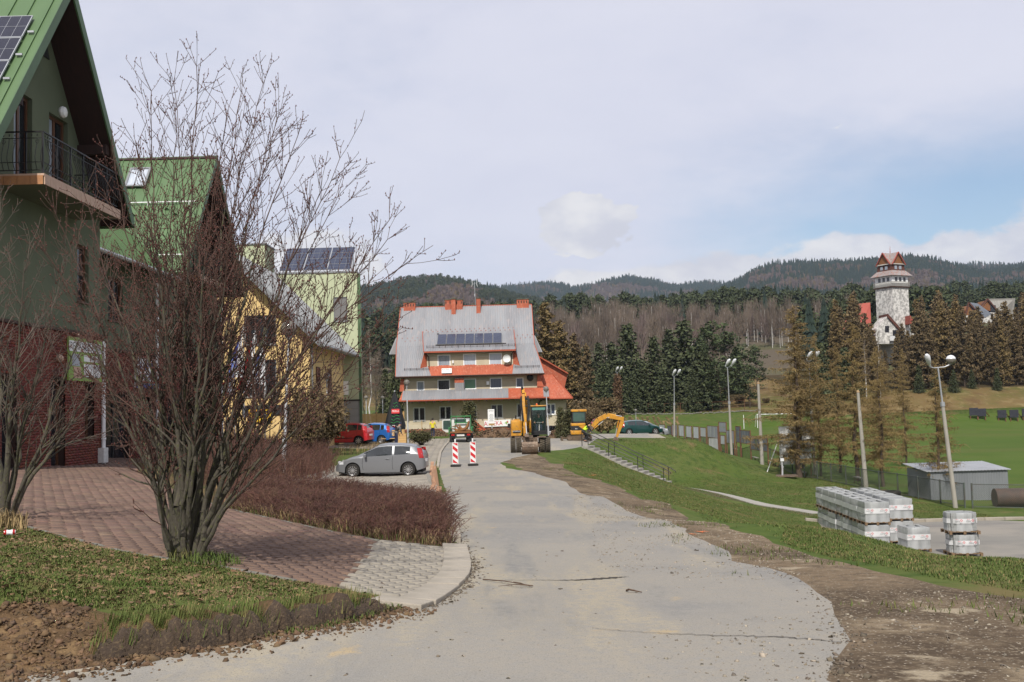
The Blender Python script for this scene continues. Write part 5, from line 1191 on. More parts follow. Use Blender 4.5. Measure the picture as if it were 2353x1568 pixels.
def hedge(name,label,poly,n,hgt,seed,material='barberry_twig',rad=.006,spread=.5,cat='hedge'):
 """mass of arching twigs"""
 r=np.random.default_rng(seed);P=pts_in(poly,n,seed);z=H(P[:,0],P[:,1]);hh=hgt*(.55+.45*vnoise(P,.8,seed)/.7)*r.uniform(.45,1.05,n)
 az=r.random(n)*2*np.pi;lean=r.uniform(.05,spread,n)
 D=np.c_[np.cos(az)*lean,np.sin(az)*lean,np.ones(n)]
 A0=np.c_[P,z-.02];A1=A0+D*hh[:,None]*.55;A2=A1+np.c_[D[:,:2]*1.5,D[:,2]*.75]*hh[:,None]*.42;A3=A2+np.c_[D[:,:2]*2.2+r.normal(0,.25,(n,2)),np.full(n,.25)]*hh[:,None]*.2
 segs=[(A0,A1,rad,rad*.8),(A1,A2,rad*.8,rad*.6),(A2,A3,rad*.6,rad*.35)]
 for src,dst in((A1,A2),(A2,A3),(A1,A2)):
  t=r.random(n)[:,None];q=src*(1-t)+dst*t;dd=r.normal(0,1,(n,3));dd[:,2]=np.abs(dd[:,2])*.8+.2;dd/=np.linalg.norm(dd,axis=1)[:,None]
  segs.append((q,q+dd*hh[:,None]*r.uniform(.12,.3,n)[:,None],rad*.55,rad*.3))
 P0=np.concatenate([s[0]for s in segs]);P1=np.concatenate([s[1]for s in segs]);R0=np.concatenate([np.full(n,s[2])for s in segs]);R1=np.concatenate([np.full(n,s[3])for s in segs])
 V,F=seg_tubes(P0,P1,R0,R1,3)
 c=np.array(poly).mean(0);t=thing(name,label,cat,tuple(on(*c)));o=np_mesh('twigs',V,F,MATS[material],t);o.matrix_parent_inverse=Matrix.Translation(-t.location);tag(o,kind='stuff')
 return t
HN=GP((520,1160),(700,1200),(860,1228),(1012,1246),(1030,1226),(1008,1168),(970,1156),(880,1148),(760,1142),(640,1132))
hedge('barberry_hedge','low rust red leafless hedge at the road edge beside the parking bay',HN,15000,.5,21,spread=.65)
HF=GP((330,1060),(420,1100),(540,1140),(640,1122),(770,1085),(745,1045),(735,1010),(600,1010),(430,1025))
hedge('barberry_hedge','taller dark red leafless hedge sloping up behind the bare tree',HF,13000,1.15,22,rad=.008)
def straw_tufts(name,poly,n,hgt,seed,material='straw',w=.012,lean=.9,thin=None):
 r=np.random.default_rng(seed);P=pts_in(poly,n,seed)
 if thin:P=P[fbm(P,1.3,77,3)+r.normal(0,.06,len(P))>thin];n=len(P)
 z=H(P[:,0],P[:,1]);az=r.random(n)*6.283;hh=hgt*r.uniform(.4,1.2,n);ln=r.uniform(.2,lean,n)
 D=np.c_[np.cos(az),np.sin(az)];S_=np.c_[-D[:,1],D[:,0]]*w*.5
 b=np.c_[P,z-.01];m=b+np.c_[D*(ln*hh*.35)[:,None],hh*.65];t=b+np.c_[D*(ln*hh)[:,None],hh*(1-.35*ln)]
 V=np.stack([b-np.c_[S_,np.zeros(n)],b+np.c_[S_,np.zeros(n)],m+np.c_[S_*.7,np.zeros(n)],m-np.c_[S_*.7,np.zeros(n)],t],1).reshape(-1,3)
 k=(np.arange(n)*5)[:,None];F=np.concatenate([k+np.array([[0,1,2]]),k+np.array([[0,2,3]]),k+np.array([[3,2,4]])])
 o=np_mesh(name,V,F,MATS[material]);tag(o,kind='stuff');return o
HB=GP((500,1166),(700,1208),(860,1240),(1035,1258),(1046,1235),(1036,1205),(860,1190),(640,1152));straw_tufts('dry_grass',HB,4500,.24,31,w=.009,lean=1.6);hedge('barberry_hedge','sparse ankle high red twigs mixed with straw along the front of the low hedge',HB,3200,.34,23,spread=.9);straw_tufts('hedge_grass',HB,4000,.13,32,'grass_blade',.009,1.3)
straw_tufts('dry_grass',BED,9000,.22,33)
straw_tufts('dry_grass',GP((770,1050),(860,1040),(940,1030),(960,1012),(850,1020),(770,1030)),2500,.3,34)
def lawn_near():
 left=GP((-40,1203),(70,1216),(250,1262),(370,1287),(540,1312),(640,1332),(775,1354),(870,1372),(935,1392),(860,1380),(700,1408),(640,1394),(500,1398),(330,1420),(160,1392),(0,1380),(-40,1385))
 straw_tufts('lawn_grass',left,64000,.045,41,'grass_blade',.008,1.5,-.03)
 straw_tufts('lawn_grass',GP((620,1430),(700,1412),(800,1395),(930,1396),(850,1424),(700,1455),(560,1470),(420,1450)),1300,.06,42,'grass_blade',.009,1.2)
 straw_tufts('grass_tuft',GP((380,1265),(500,1285),(560,1305),(500,1310),(390,1300)),700,.16,43,'grass_blade',.009,1.2)
 straw_tufts('grass_tuft',GP((-30,1190),(60,1205),(60,1222),(-30,1215)),500,.22,44,'straw',.012,.9)
 straw_tufts('grass_tuft',GP((330,1440),(450,1435),(470,1455),(350,1462)),260,.13,45,'grass_blade',.011,1.3)
 bank=GP((1790,1246),(1900,1280),(2020,1300),(2150,1330),(2353,1362),(2400,1300),(2353,1280),(2100,1272),(1960,1240),(1880,1212))+[]
 straw_tufts('bank_grass',bank,70000,.05,46,'grass_blade',.008,1.5)
 straw_tufts('bank_grass',GP((1290,1072),(1450,1130),(1600,1180),(1790,1238),(1900,1240),(1880,1210),(1700,1160),(1560,1130),(1450,1100),(1330,1050)),36000,.055,47,'grass_blade',.016,1.5)
 straw_tufts('bank_grass',[(5.4,9),(9.5,9),(9.5,34),(5.2,30),(5.6,18)],60000,.05,48,'grass_blade',.009,1.5)
 straw_tufts('dead_grass',left,15000,.04,53,'straw',.008,1.6)
 q=LIP;BV=np.array([(-.005,0,0),(.005,0,0),(0,.04,.10)]);Q=np.repeat(q,4,0)+np.random.default_rng(2).normal(0,.03,(len(q)*4,2));V,F=scatter_mesh(BV,np.array([(0,1,2)]),np.c_[Q,H(Q[:,0],Q[:,1])+.07],SC=np.random.default_rng(6).uniform(.4,1.2,len(Q)),seed=6);tag(np_mesh('turf_lip',V,F,MATS['grass_blade']),kind='stuff')
 straw_tufts('bank_grass',[(2.6,57),(4.8,71),(9,69.5),(13,66),(16.5,55),(14.5,46),(12,34),(9,28),(5.4,24),(4.7,34),(3,46)],60000,.06,54,'grass_blade',.018,1.5);straw_tufts('bank_grass',[(9.5,70),(16,75),(23.6,82),(24.4,59),(17,57.5),(13,66)],36000,.06,55,'grass_blade',.028,1.5);straw_tufts('bank_grass',[(14.6,53),(25,53),(24.4,59),(17,57)],14000,.06,56,'grass_blade',.022,1.5)
 straw_tufts('dead_grass',bank,9000,.05,57,'straw',.008,1.6);straw_tufts('dead_grass',[(2.6,57),(4.8,71),(9,69.5),(13,66),(16.5,55),(14.5,46),(12,34),(9,28),(5.4,24),(4.7,34),(3,46)],9000,.07,58,'straw',.014,1.6)
 P=pts_in(DIRT,9000,49);P=P[inside(DIRT,P)]
 e=GP((1300,1076),(1350,1098),(1450,1135),(1560,1178),(1680,1214),(1780,1242),(1840,1268),(1930,1292),(2010,1312),(2150,1345),(2300,1372))
 E2=np.array(e);d=np.sqrt(((P[:,None]-E2[None])**2).sum(-1)).min(1);keep=P[(d<1.6)&(vnoise(P,1.1,5)>.45+.2*d)]
 if len(keep):
  r=np.random.default_rng(3);Q=np.repeat(keep,5,0)+r.normal(0,.07,(len(keep)*5,2));BV=np.array([(-.006,0,0),(.006,0,0),(0,.03,.055)]);V,F=scatter_mesh(BV,np.array([(0,1,2)]),np.c_[Q,H(Q[:,0],Q[:,1])-.005],SC=r.uniform(.5,1.3,len(Q)),seed=8)
  tag(np_mesh('grass_tuft',V,F,MATS['grass_blade']),kind='stuff')
 P=pts_in(left,1300,51);BV=np.array([(-.03,-.016,.0),(.03,-.018,.012),(.036,.018,.0),(-.028,.02,.018)]);V,F=scatter_mesh(BV,np.array([(0,1,2,3)]),np.c_[P,H(P[:,0],P[:,1])+.02],SC=rng.uniform(.25,.8,len(P)),TILT=rng.normal(0,.5,len(P)),seed=4)
 tag(np_mesh('fallen_leaves',V,F,MATS['dead_leaf']),kind='stuff')
 straw_tufts('bank_grass',[(5.2,60),(9,62),(16,70),(20,83),(14,84),(7,78),(5,72)],22000,.06,52,'grass_blade',.03,1.5)
lawn_near()
def blades(stations,rr,n,size,droop,seed):
 """irregular leaf/needle faces round given stations (m,3)"""
 r=np.random.default_rng(seed);S_=np.repeat(np.asarray(stations),n,0);k=len(S_);c=S_+r.normal(0,1,(k,3))*rr
 a=r.normal(0,1,(k,3));a[:,2]-=droop;a/=np.linalg.norm(a,axis=1)[:,None];b=np.cross(a,r.normal(0,1,(k,3)));b/=np.linalg.norm(b,axis=1)[:,None]
 sz=size*r.uniform(.6,1.4,k)[:,None]
 V=np.stack([c,c+a*sz*.5+b*sz*.28,c+a*sz,c+a*sz*.45-b*sz*.28],1).reshape(-1,3);F=np.arange(k*4).reshape(-1,4)
 return V,F
def spruce_parts(hgt,rad,seed,low=.06,nw=24,per=7,size=.6,open_=0.,style='spruce'):
 r=np.random.default_rng(seed);st=[]
 for i in range(nw):
  t=low+(1-low)*(i/(nw-1))**.95;z=hgt*t;L=rad*(1-(t-low)/(1-low))**.85*r.uniform(.8,1.1)+.12
  for j in range(per):
   if r.random()<open_:continue
   az=2*np.pi*(j+r.random()*.8)/per+i*1.3;l=L*r.uniform(.65,1.2);m=max(2,int(l/.42))
   for q in range(1,m+1):
    f=q/m;st.append((math.cos(az)*l*f,math.sin(az)*l*f,z-l*.22*f+l*.12*f*f))
 return np.array(st)
class TreeKind:pass
def make_kind(name,hgt,trunk_segs,crown,tmat,cmat,tn=6,extra=None):
 """prototype tree: empty + trunk + crown, kept out of the scene until placed"""
 t=bpy.data.objects.new(name,None);P0,P1,R0,R1=map(np.array,zip(*trunk_segs));V,F=seg_tubes(P0,P1,R0,R1,tn)
 a=np_mesh('trunk',V,F,MATS[tmat],t,True);c=np_mesh('crown',crown[0],crown[1],MATS[cmat],t)
 k=TreeKind();k.t=t;k.parts=[a,c];k.h=hgt;k.name=name
 if extra:e=np_mesh('needles',extra[0],extra[1],MATS[extra[2]],t);k.parts.append(e)
 for o in k.parts:COL.objects.unlink(o)
 return k
def place(kind,x,y,hgt,label,group=None,rz=None,wide=1.,name=None,cat='tree',sink=.1):
 o=bpy.data.objects.new(name or kind.name,None);COL.objects.link(o);s=hgt/kind.h;o.location=(x,y,h(x,y)-sink);o.rotation_euler=(0,0,random.random()*6.28 if rz is None else rz);o.scale=(s*wide,s*wide,s);tag(o,label,cat,group)
 for p in kind.parts:
  c=p.copy();COL.objects.link(c);c.parent=o
 return o
def straight_trunk(hgt,r0,n=6,wob=.0,seed=0):
 r=random.Random(seed);p=Vector((0,0,0));out=[]
 for i in range(n):
  q=Vector((r.gauss(0,wob),r.gauss(0,wob),hgt*(i+1)/n));out.append((tuple(p),tuple(q),r0*(1-i/n)+.01,r0*(1-(i+1)/n)+.01));p=q
 return out
def spruce_kind(seed,hgt=16,rad=3.4,size=.62,n=5,mat_='spruce_needle',**k):
 st=spruce_parts(hgt,rad,seed,**k);return make_kind('spruce_tree',hgt,straight_trunk(hgt,.2),blades(st,.17,n,size,.9,seed+1),'larch_bark',mat_)
SPR=[spruce_kind(1),spruce_kind(2,rad=2.9,nw=28),spruce_kind(3,rad=3.9,open_=.18)]
def pine_kind(seed,hgt=15):
 r=np.random.default_rng(seed);st=[];tr=straight_trunk(hgt*.93,.17,6,.12,seed)
 for i in range(34):
  t=.22+.78*i/33;z=hgt*t;L=(1.0+2.6*math.sin(math.pi*min(1,(1.06-t)*1.05)))*r.uniform(.5,1.1);az=r.random()*6.283
  e=np.array((math.cos(az)*L,math.sin(az)*L,z+.25*L));tr.append(((0,0,z*.98),tuple(e*[.9,.9,1]),.045,.02))
  for q in range(4):st.append(e*np.array([.45+.2*q,.45+.2*q,1])+r.normal(0,.22,3))
 return make_kind('pine_tree',hgt,tr,blades(st,.34,11,.6,-.2,seed),'larch_bark','pine_needle')
PIN=[pine_kind(4),pine_kind(5),pine_kind(6)]
def larch_kind(seed,hgt=13.8,rad=2.6,nb=95,low=.16,tw=14,r_tw=.011,r_br=.026,cmat='larch_twig',tuft=1.0,taper=.9,bulk=8):
 """bare larch: sweeping side branches hung with fine brown twigs"""
 r=np.random.default_rng(seed);tr=straight_trunk(hgt,.15,8,.07,seed);P0=[];P1=[];R0=[];R1=[];tuft_c=[]
 for i in range(nb):
  t=low+(1-low)*(i/nb)**.9;z=hgt*t;L=(rad*(1-(t-low)/(1-low))**taper*r.uniform(.5,1.15)+.25)*(1 if t>low+.1 else.8);az=r.random()*6.283;n=max(3,int(L/.45));p=np.array((0,0,z));dz=.25
  for q in range(n):
   dz-=.55/n*r.uniform(.5,1.4);e=p+np.array((math.cos(az),math.sin(az),dz if q<n-1 else.25))*L/n;az+=r.normal(0,.12)
   P0 .append(p);P1 .append(e);R0 .append(max(r_br*(1-q/n)*(1.2-t),r_tw));R1 .append(max(r_br*(1-(q+1)/n)*(1.2-t),r_tw*.8))
   m=max(1,int(tw*L/n))
   for _ in range(m):
    s_=p+(e-p)*r.random();d=r.normal(0,.5,3);d[2]=-abs(r.normal(.55,.35));l=r.uniform(.2,.62)*min(1,.4+L/rad);f=s_+d*l
    P0 .append(s_);P1 .append(f);R0 .append(r_tw);R1 .append(r_tw*.55);tuft_c+=[s_+(f-s_)*w for w in r.random(3)]
   p=e
 V,F=seg_tubes(np.array(P0),np.array(P1),np.array(R0),np.array(R1),3)
 T=np.array(tuft_c);V2,F2=blades(T,.03,max(1,int(tuft)),.075*bulk/8,.3,seed)
 k=make_kind('larch_tree',hgt,tr,(V,F),'larch_bark',cmat,extra=(V2,F2,cmat));return k
LAR=[larch_kind(21,nb=120,tw=32,r_tw=.012,rad=3.,bulk=8,tuft=1,low=.1,cmat='larch_gold'),larch_kind(22,rad=2.8,nb=105,tw=30,r_tw=.012,bulk=8,tuft=1,low=.12,cmat='larch_gold'),larch_kind(23,rad=3.0,nb=100,tw=30,r_tw=.012,bulk=8,tuft=1,low=.14,cmat='larch_gold')]
LARF=[larch_kind(31,18,3.6,115,.06,9,.03,.05,'larch_twig',2,.7,44),larch_kind(32,18,3.3,115,.08,9,.03,.05,'larch_twig_dark',2,.7,44),larch_kind(33,18,3.4,110,.12,9,.03,.05,'larch_twig_dark',2,.75,42)]
def birch_kind(seed,hgt=15,rad=2.,tmat='birch_bark',nb=46,r_tw=.016):
 r=np.random.default_rng(seed);tr=straight_trunk(hgt*.95,.14,8,.14,seed);P0=[];P1=[];R0=[];R1=[]
 for i in range(nb):
  t=.3+.7*i/nb;az=r.random()*6.283;L=rad*(1.15-t)*r.uniform(.6,1.4)+.4;p=np.array((0,0,hgt*t*.95));d=np.array((math.cos(az)*.6,math.sin(az)*.6,1.))
  for q in range(4):
   e=p+d*L/4;P0 .append(p);P1 .append(e);R0 .append(.03*(1-q/5));R1 .append(.03*(1-(q+1)/5))
   for _ in range(5):
    s_=p+(e-p)*r.random();f=s_+(r.normal(0,.45,3)+np.array((0,0,.15)))*L*.4;P0 .append(s_);P1 .append(f);R0 .append(r_tw);R1 .append(r_tw*.5)
   p=e;d=d*np.array((1.1,1.1,.75))
 return make_kind('birch_tree' if tmat=='birch_bark' else 'bare_tree',hgt,tr,seg_tubes(np.array(P0),np.array(P1),np.array(R0),np.array(R1),3),tmat,'bare_twig')
BIR=[birch_kind(41),birch_kind(42,rad=1.5),birch_kind(43,14,2.6,'bark_grey',60)]
def at_px(kind,u,vtop,y,label,group=None,wide=1.,name=None,**k):
 p=W(u,vtop,y);g=h(p.x,y);return place(kind,p.x,y,max(1.,p.z-g),label,group,None,wide,name,**k)
random.seed(3)
for i,(u,v,ub,vb,w,lab)in enumerate(((1800,700,1838,1095,1.6,'broadest golden brown larch standing by the pitch fence beside the pump post'),(1955,735,1972,1106,1.2,'slim brown larch between the leaning pole and the broad larch'),(2040,790,2030,1119,1.15,'short brown larch by the fence just right of the leaning wooden pole'),(2098,800,2083,1072,.85,'small pale brown larch on the field side behind the tin shed'),(2160,825,2162,1146,1.15,'bent brown larch growing in front of the tin shed'))):
 g=G(ub,vb)
 if i==0:g=Vector((W(ub,vb,82).x,82,0))
 k=LAR[i%3];zt=W(u,v,g.y).z;place(k,g.x,g.y,zt-h(g.x,g.y),lab,'larches along the pitch fence',wide=w)
at_px(LAR[1],1872,760,84,'slender brown larch crowding the right side of the broadest larch','larches along the pitch fence',.8)
for u,v,y,w,lab in((1832,765,90,1.0,'thin brown larch tucked behind the broadest larch'),(1918,790,88,1.05,'loose brown larch between the broadest larch and the slim one'),(2012,800,86,1.0,'brown larch just behind the leaning bare pole')):at_px(LAR[2],u,v,y,lab,'larches along the pitch fence',w)
ORD=['first','second','third','fourth','fifth','sixth','seventh','eighth','ninth','tenth','eleventh','twelfth','thirteenth','fourteenth','fifteenth','sixteenth','seventeenth','eighteenth','nineteenth','twentieth','twenty-first','twenty-second']
rl=random.Random(8);n=0
LW=[(1925,690),(1965,665),(1990,720),(2010,760),(2035,800),(2060,735),(2085,760),(2110,672),(2130,700),(2150,655),(2175,690),(2200,672),(2225,700),(2250,690),(2275,720),(2300,690),(2325,700),(2350,660),(2380,680),(2420,670)]
for k,(u,v)in enumerate(LW):
 for j in range(4):
  uu=u+rl.uniform(-11,11);y=212+j*14+rl.uniform(-5,5);vv=v+rl.uniform(-4,14)+(3-j)*11
  if 2000<uu<2085:vv=max(vv,700+rl.uniform(0,60))
  at_px(LARF[(k+j)%3],uu,vv,y,f'{ORD[k]} brown larch from the left in the {("front", "second", "third", "rear")[j]} row of the wood behind the pitch','larches of the wood behind the pitch',rl.uniform(.8,1.15))
for(u,v,y)in((1880,790,196),(1905,745,225),(1940,800,205)):at_px(SPR[n%3],u,v,y,('shorter dark spruce left of the larch wood behind the broadest larch','tallest dark spruce at the left end of the larch wood','dark spruce below the red hall roof in the larch wood')[n],'spruces at the end of the larch wood',1.5);n+=1
n=0
for(u,v,y,lab)in((1900,850,200,0),(2110,840,206,0),(2190,850,204,0),(2232,850,207,0),(2290,846,206,0),(2150,850,203,0)):at_px(SPR[n%3],u,v,y,('small young spruce behind the hidden floodlight pole','young spruce with the third place from the left at the foot of the larch wood','middle young spruce at the foot of the larch wood','young spruce above the archery butts','rightmost young spruce above the archery butts','young spruce behind the nearest floodlight pole')[n],'young spruces at the foot of the wood',1.3);n+=1
for(u,v,y)in((1985,775,203),(2016,755,204)):at_px(BIR[1],u,v,y,'left of two white stemmed birches before the larch wood' if u<2000 else 'right of two white stemmed birches before the larch wood','birches before the larch wood')
CG='dark conifers on the slope above the car park'
CL=(((1440,748,214,0),(1404,790,220,1),(1388,835,208,0),(1500,776,214,0),(1472,830,206,2),(1568,740,216,0),(1603,795,209,2),(1545,800,224,1),(1636,752,212,3),(1662,772,216,3),(1690,800,228,1),(1520,845,206,0),(1622,825,207,2),(1590,850,205,0),(1420,830,205,2),(1452,858,204,1),(1650,835,206,4),(1535,760,226,1),(1612,770,226,0),(1375,790,230,2),(1345,800,224,1),(1720,850,206,3),(1735,800,232,4),(1310,800,215,0)))
for i,(u,v,y,s_)in enumerate(CL):
 k=SPR[s_]if s_<3 else PIN[s_-3];o_=sorted(q[0]for q in CL if(q[3]<3)==(s_<3)).index(u)
 at_px(k,u,v,y,f'{ORD[o_]} dark spruce from the left in the conifer stand above the car park' if s_<3 else f'{ORD[o_]} olive pine from the left beside the dark spruces',CG if s_<3 else 'pines right of the dark spruces',random.uniform(1.25,1.8))
for(u,v,y,w,lab)in((1250,694,140,1.2,'tallest golden brown larch right behind the orange annex roof'),(1283,735,146,1.2,'second brown larch just right of the tallest one behind the house'),(1318,765,150,1.1,'lower brown larch between the house and the dark conifers'),(1345,790,156,1.,'small brown larch next to the first floodlight pole')):at_px(LARF[0 if w>1.1 else 1],u,v,y,lab,'larches behind the house',w)
at_px(SPR[1],1322,800,158,'dark spruce tucked behind the larches right of the house',wide=1.0)
at_px(SPR[0],908,806,124,'dark spruce at the left wall of the cream house',wide=.9)
at_px(SPR[2],885,850,132,'lower dark spruce left of the cream house',wide=1.1)
at_px(BIR[0],848,735,101,'white birch in front of the dark trees left of the cream house',wide=.8)
for(u,v,y)in((832,800,118),(862,810,128),(872,790,140)):at_px(BIR[2],u,v,y,{832:'brown leafless tree touching the right edge of the lime building',862:'brown leafless tree right of the white birch',872:'farthest brown leafless tree at the left wall of the house'}[u],'leafless trees left of the house',1.2)
def bush(name,label,u,v,y,kind,wide,group=None,cat='shrub'):return at_px(kind,u,v,y,label,group,wide,name,cat=cat)
def shrub_kind(seed,cmat,hgt=2.,rad=1.,n=900,size=.16,droop=-.8,r_tw=.012):
 r=np.random.default_rng(seed);P0=[];P1=[];tips=[]
 for i in range(60):
  az=r.random()*6.283;e=np.array((math.cos(az)*rad*r.random()**.5,math.sin(az)*rad*r.random()**.5,hgt*r.uniform(.45,1.)));P0 .append((0,0,.05));P1 .append(e*[.5,.5,.6]);P0 .append(P1[-1]);P1 .append(e);tips+=[e*[.5,.5,.6]+(e*[.5,.5,.4])*q for q in(.3,.6,1)]
 seg=[(tuple(a),tuple(b),.02,.01)for a,b in zip(P0,P1)]
 return make_kind('shrub',hgt,seg,blades(np.array(tips),.12,n//60,size,droop,seed),'larch_bark',cmat,4)
SH_J=shrub_kind(51,'thuja_needle');SH_B=shrub_kind(52,'larch_twig_dark',n=5400,size=.10);SH_L=shrub_kind(54,'larch_twig_dark',n=1500,size=.14);SH_S=shrub_kind(53,'straw',size=.4,droop=-2)
TH=spruce_kind(61,4,.55,.17,16,'thuja_needle',low=.02,nw=26,per=6);TH.name='thuja_bush'
bush('juniper_bush','spreading olive juniper beside the lamp post at the pavers',968,986,74,SH_J,1.5)
bush('thuja_bush','bronze tinged thuja standing right behind the small truck',1076,925,96,TH,1.6)
bush('thuja_bush','tall dark thuja clump left of the mini digger cab',1308,942,84,TH,1.9)
bush('thuja_bush','leaning thuja beside the annex window',1288,938,86,TH,1.2)
bush('brown_bush','rounded red brown leafless bush behind the mini digger',1372,922,130,SH_B,1.7)
bush('brown_bush','smaller red brown bush right of the annex corner',1347,940,122,SH_B,1.2)
bush('reed_clump','straw coloured reeds behind the digger bucket arm',1396,955,104,SH_S,.9)
bush('reed_clump','low straw reeds left of the ivy clad pole',1380,965,100,SH_S,.9)
for(u,v,y,lab)in((722,880,57,'ochre shrub climbing at the corner of the yellow house'),(700,915,55,'lower ochre shrub below the yellow house windows'),(745,900,62,'olive shrub at the side wall of the yellow house')):bush('ochre_shrub',lab,u,v+12,y,SH_L,.8,'shrubs at the yellow house')
for(u,v,y)in((1480,905,203),(1545,915,202),(1600,895,206),(1700,895,206),(1760,900,204),(1820,900,204),(1880,905,203)):bush('brown_bush',f'{ORD[(1480,1545,1600,1700,1760,1820,1880).index(u)]} russet bush from the left on the slope above the pitch end',u,v+14,y+6,SH_L,1.5,'bushes on the slope')
def low_conifer(seed,hgt=20.,rad=3.2,tiers=7,n=7):
 r=np.random.default_rng(seed);V=[];F=[]
 for i in range(tiers):
  z0=hgt*(.1+.9*i/tiers);z1=hgt*(.1+.9*(i+1.9)/tiers);L=rad*(1-i/tiers)**.9+.3;k=len(V);V.append((0,0,min(z1,hgt)))
  for j in range(2*n):a=math.pi*j/n+i;q=L*(r.uniform(.8,1.15)if j%2 else r.uniform(.35,.6));V.append((math.cos(a)*q,math.sin(a)*q,z0-(.08*hgt/tiers if j%2 else-.3)))
  F+=[(k,k+1+j,k+1+(j+1)%(2*n))for j in range(2*n)]
 return np.array(V),np.array(F)
def low_round(seed,hgt=17,mat_=None,n=90,rad=3.,z0=.35):
 r=np.random.default_rng(seed);c=r.normal(0,1,(n,3));c/=np.linalg.norm(c,axis=1)[:,None];c*=r.uniform(.5,1,n)[:,None]**.5;c=c*[rad,rad,hgt*(1-z0)/2]+[0,0,hgt*(1+z0)/2]
 return blades(c,.25,3,1.25,0,seed)
def low_bare(seed,hgt=18,rad=2.6,n=60,z0=.3,w=.22):
 r=np.random.default_rng(seed);P0=[];P1=[];R0=[];R1=[]
 for i in range(n):
  az=r.random()*6.283;q=r.random()**.5;z=hgt*r.uniform(z0,.8);l=hgt*r.uniform(.15,.35);c=np.array((math.cos(az)*rad*q*.6,math.sin(az)*rad*q*.6,z));P0 .append(c);P1 .append(c+np.array((math.cos(az)*rad*.5*q,math.sin(az)*rad*.5*q,l*(1-.3*q))));R0 .append(w);R1 .append(w*.2)
 return seg_tubes(np.array(P0),np.array(P1),np.array(R0),np.array(R1),3)
def variant(objs,name):
 """join geometry with materials into one object that only serves as the instance source"""
 Vs=[];Fs=[];mi=[];ms=[];k=0
 for i,(V,F,m)in enumerate(objs):
  F=np.asarray(F)
  if F.shape[1]==3:F=np.c_[F,F[:,2]]
  Vs.append(V);Fs.append(F+k);mi+=[i]*len(F);ms.append(MATS[m]);k+=len(V)
 me=bpy.data.meshes.new(name);fl=[tuple(dict.fromkeys(map(int,f)))for f in np.concatenate(Fs)];me.from_pydata(np.concatenate(Vs).tolist(),[],fl)
 for m in ms:me.materials.append(m)
 me.polygons.foreach_set('material_index',mi);return bpy.data.objects.new(name,me)
def trunk_vf(hgt,r0,n=4):return seg_tubes(np.array([(0,0,-.5)]),np.array([(0,0,hgt)]),np.array([r0]),np.array([r0*.3]),n)
island_random(mat('far_spruce',(.013,.025,.018),(.020,.033,.020),.02,.9),.3,.01);island_random(mat('far_pine',(.042,.056,.024),(.060,.070,.030),.02,.9),.3,.012)
def source(name,items):
 c=bpy.data.collections.new(name)
 for i,it in enumerate(items):c.objects.link(variant(it,f'{name}_{i:02d}'))
 return c
def gn_scatter(name,coll,P,sc,idx,seed):
 me=bpy.data.meshes.new(name);me.vertices.add(len(P));me.vertices.foreach_set('co',np.asarray(P,np.float32).ravel())
 for nm,ty,dat in(('sc','FLOAT',np.asarray(sc,np.float32)),('vi','INT',np.asarray(idx,np.int32)),('rz','FLOAT',np.random.default_rng(seed).random(len(P)).astype(np.float32)*6.28)):
  a=me.attributes.new(nm,ty,'POINT');a.data.foreach_set('value',dat)
 o=bpy.data.objects.new(name,me);COL.objects.link(o)
 ng=bpy.data.node_groups.new(name,'GeometryNodeTree');ng.interface.new_socket('Geometry',in_out='INPUT',socket_type='NodeSocketGeometry');ng.interface.new_socket('Geometry',in_out='OUTPUT',socket_type='NodeSocketGeometry')
 N=ng.nodes.new;L=ng.links.new;gi=N('NodeGroupInput');go=N('NodeGroupOutput');ip=N('GeometryNodeInstanceOnPoints');ci=N('GeometryNodeCollectionInfo')
 ci.inputs['Collection'].default_value=coll;ci.inputs['Separate Children'].default_value=True;ci.inputs['Reset Children'].default_value=True
 def attr(nm,ty):n=N('GeometryNodeInputNamedAttribute');n.data_type=ty;n.inputs['Name'].default_value=nm;return n.outputs[0]
 L(gi.outputs[0],ip.inputs['Points']);L(ci.outputs[0],ip.inputs['Instance']);ip.inputs['Pick Instance'].default_value=True;L(attr('vi','INT'),ip.inputs['Instance Index'])
 cx=N('ShaderNodeCombineXYZ');L(attr('rz','FLOAT'),cx.inputs[2]);L(cx.outputs[0],ip.inputs['Rotation']);L(attr('sc','FLOAT'),ip.inputs['Scale']);L(ip.outputs[0],go.inputs[0])
 md=o.modifiers.new('scatter','NODES');md.node_group=ng;tag(o,kind='stuff');return o
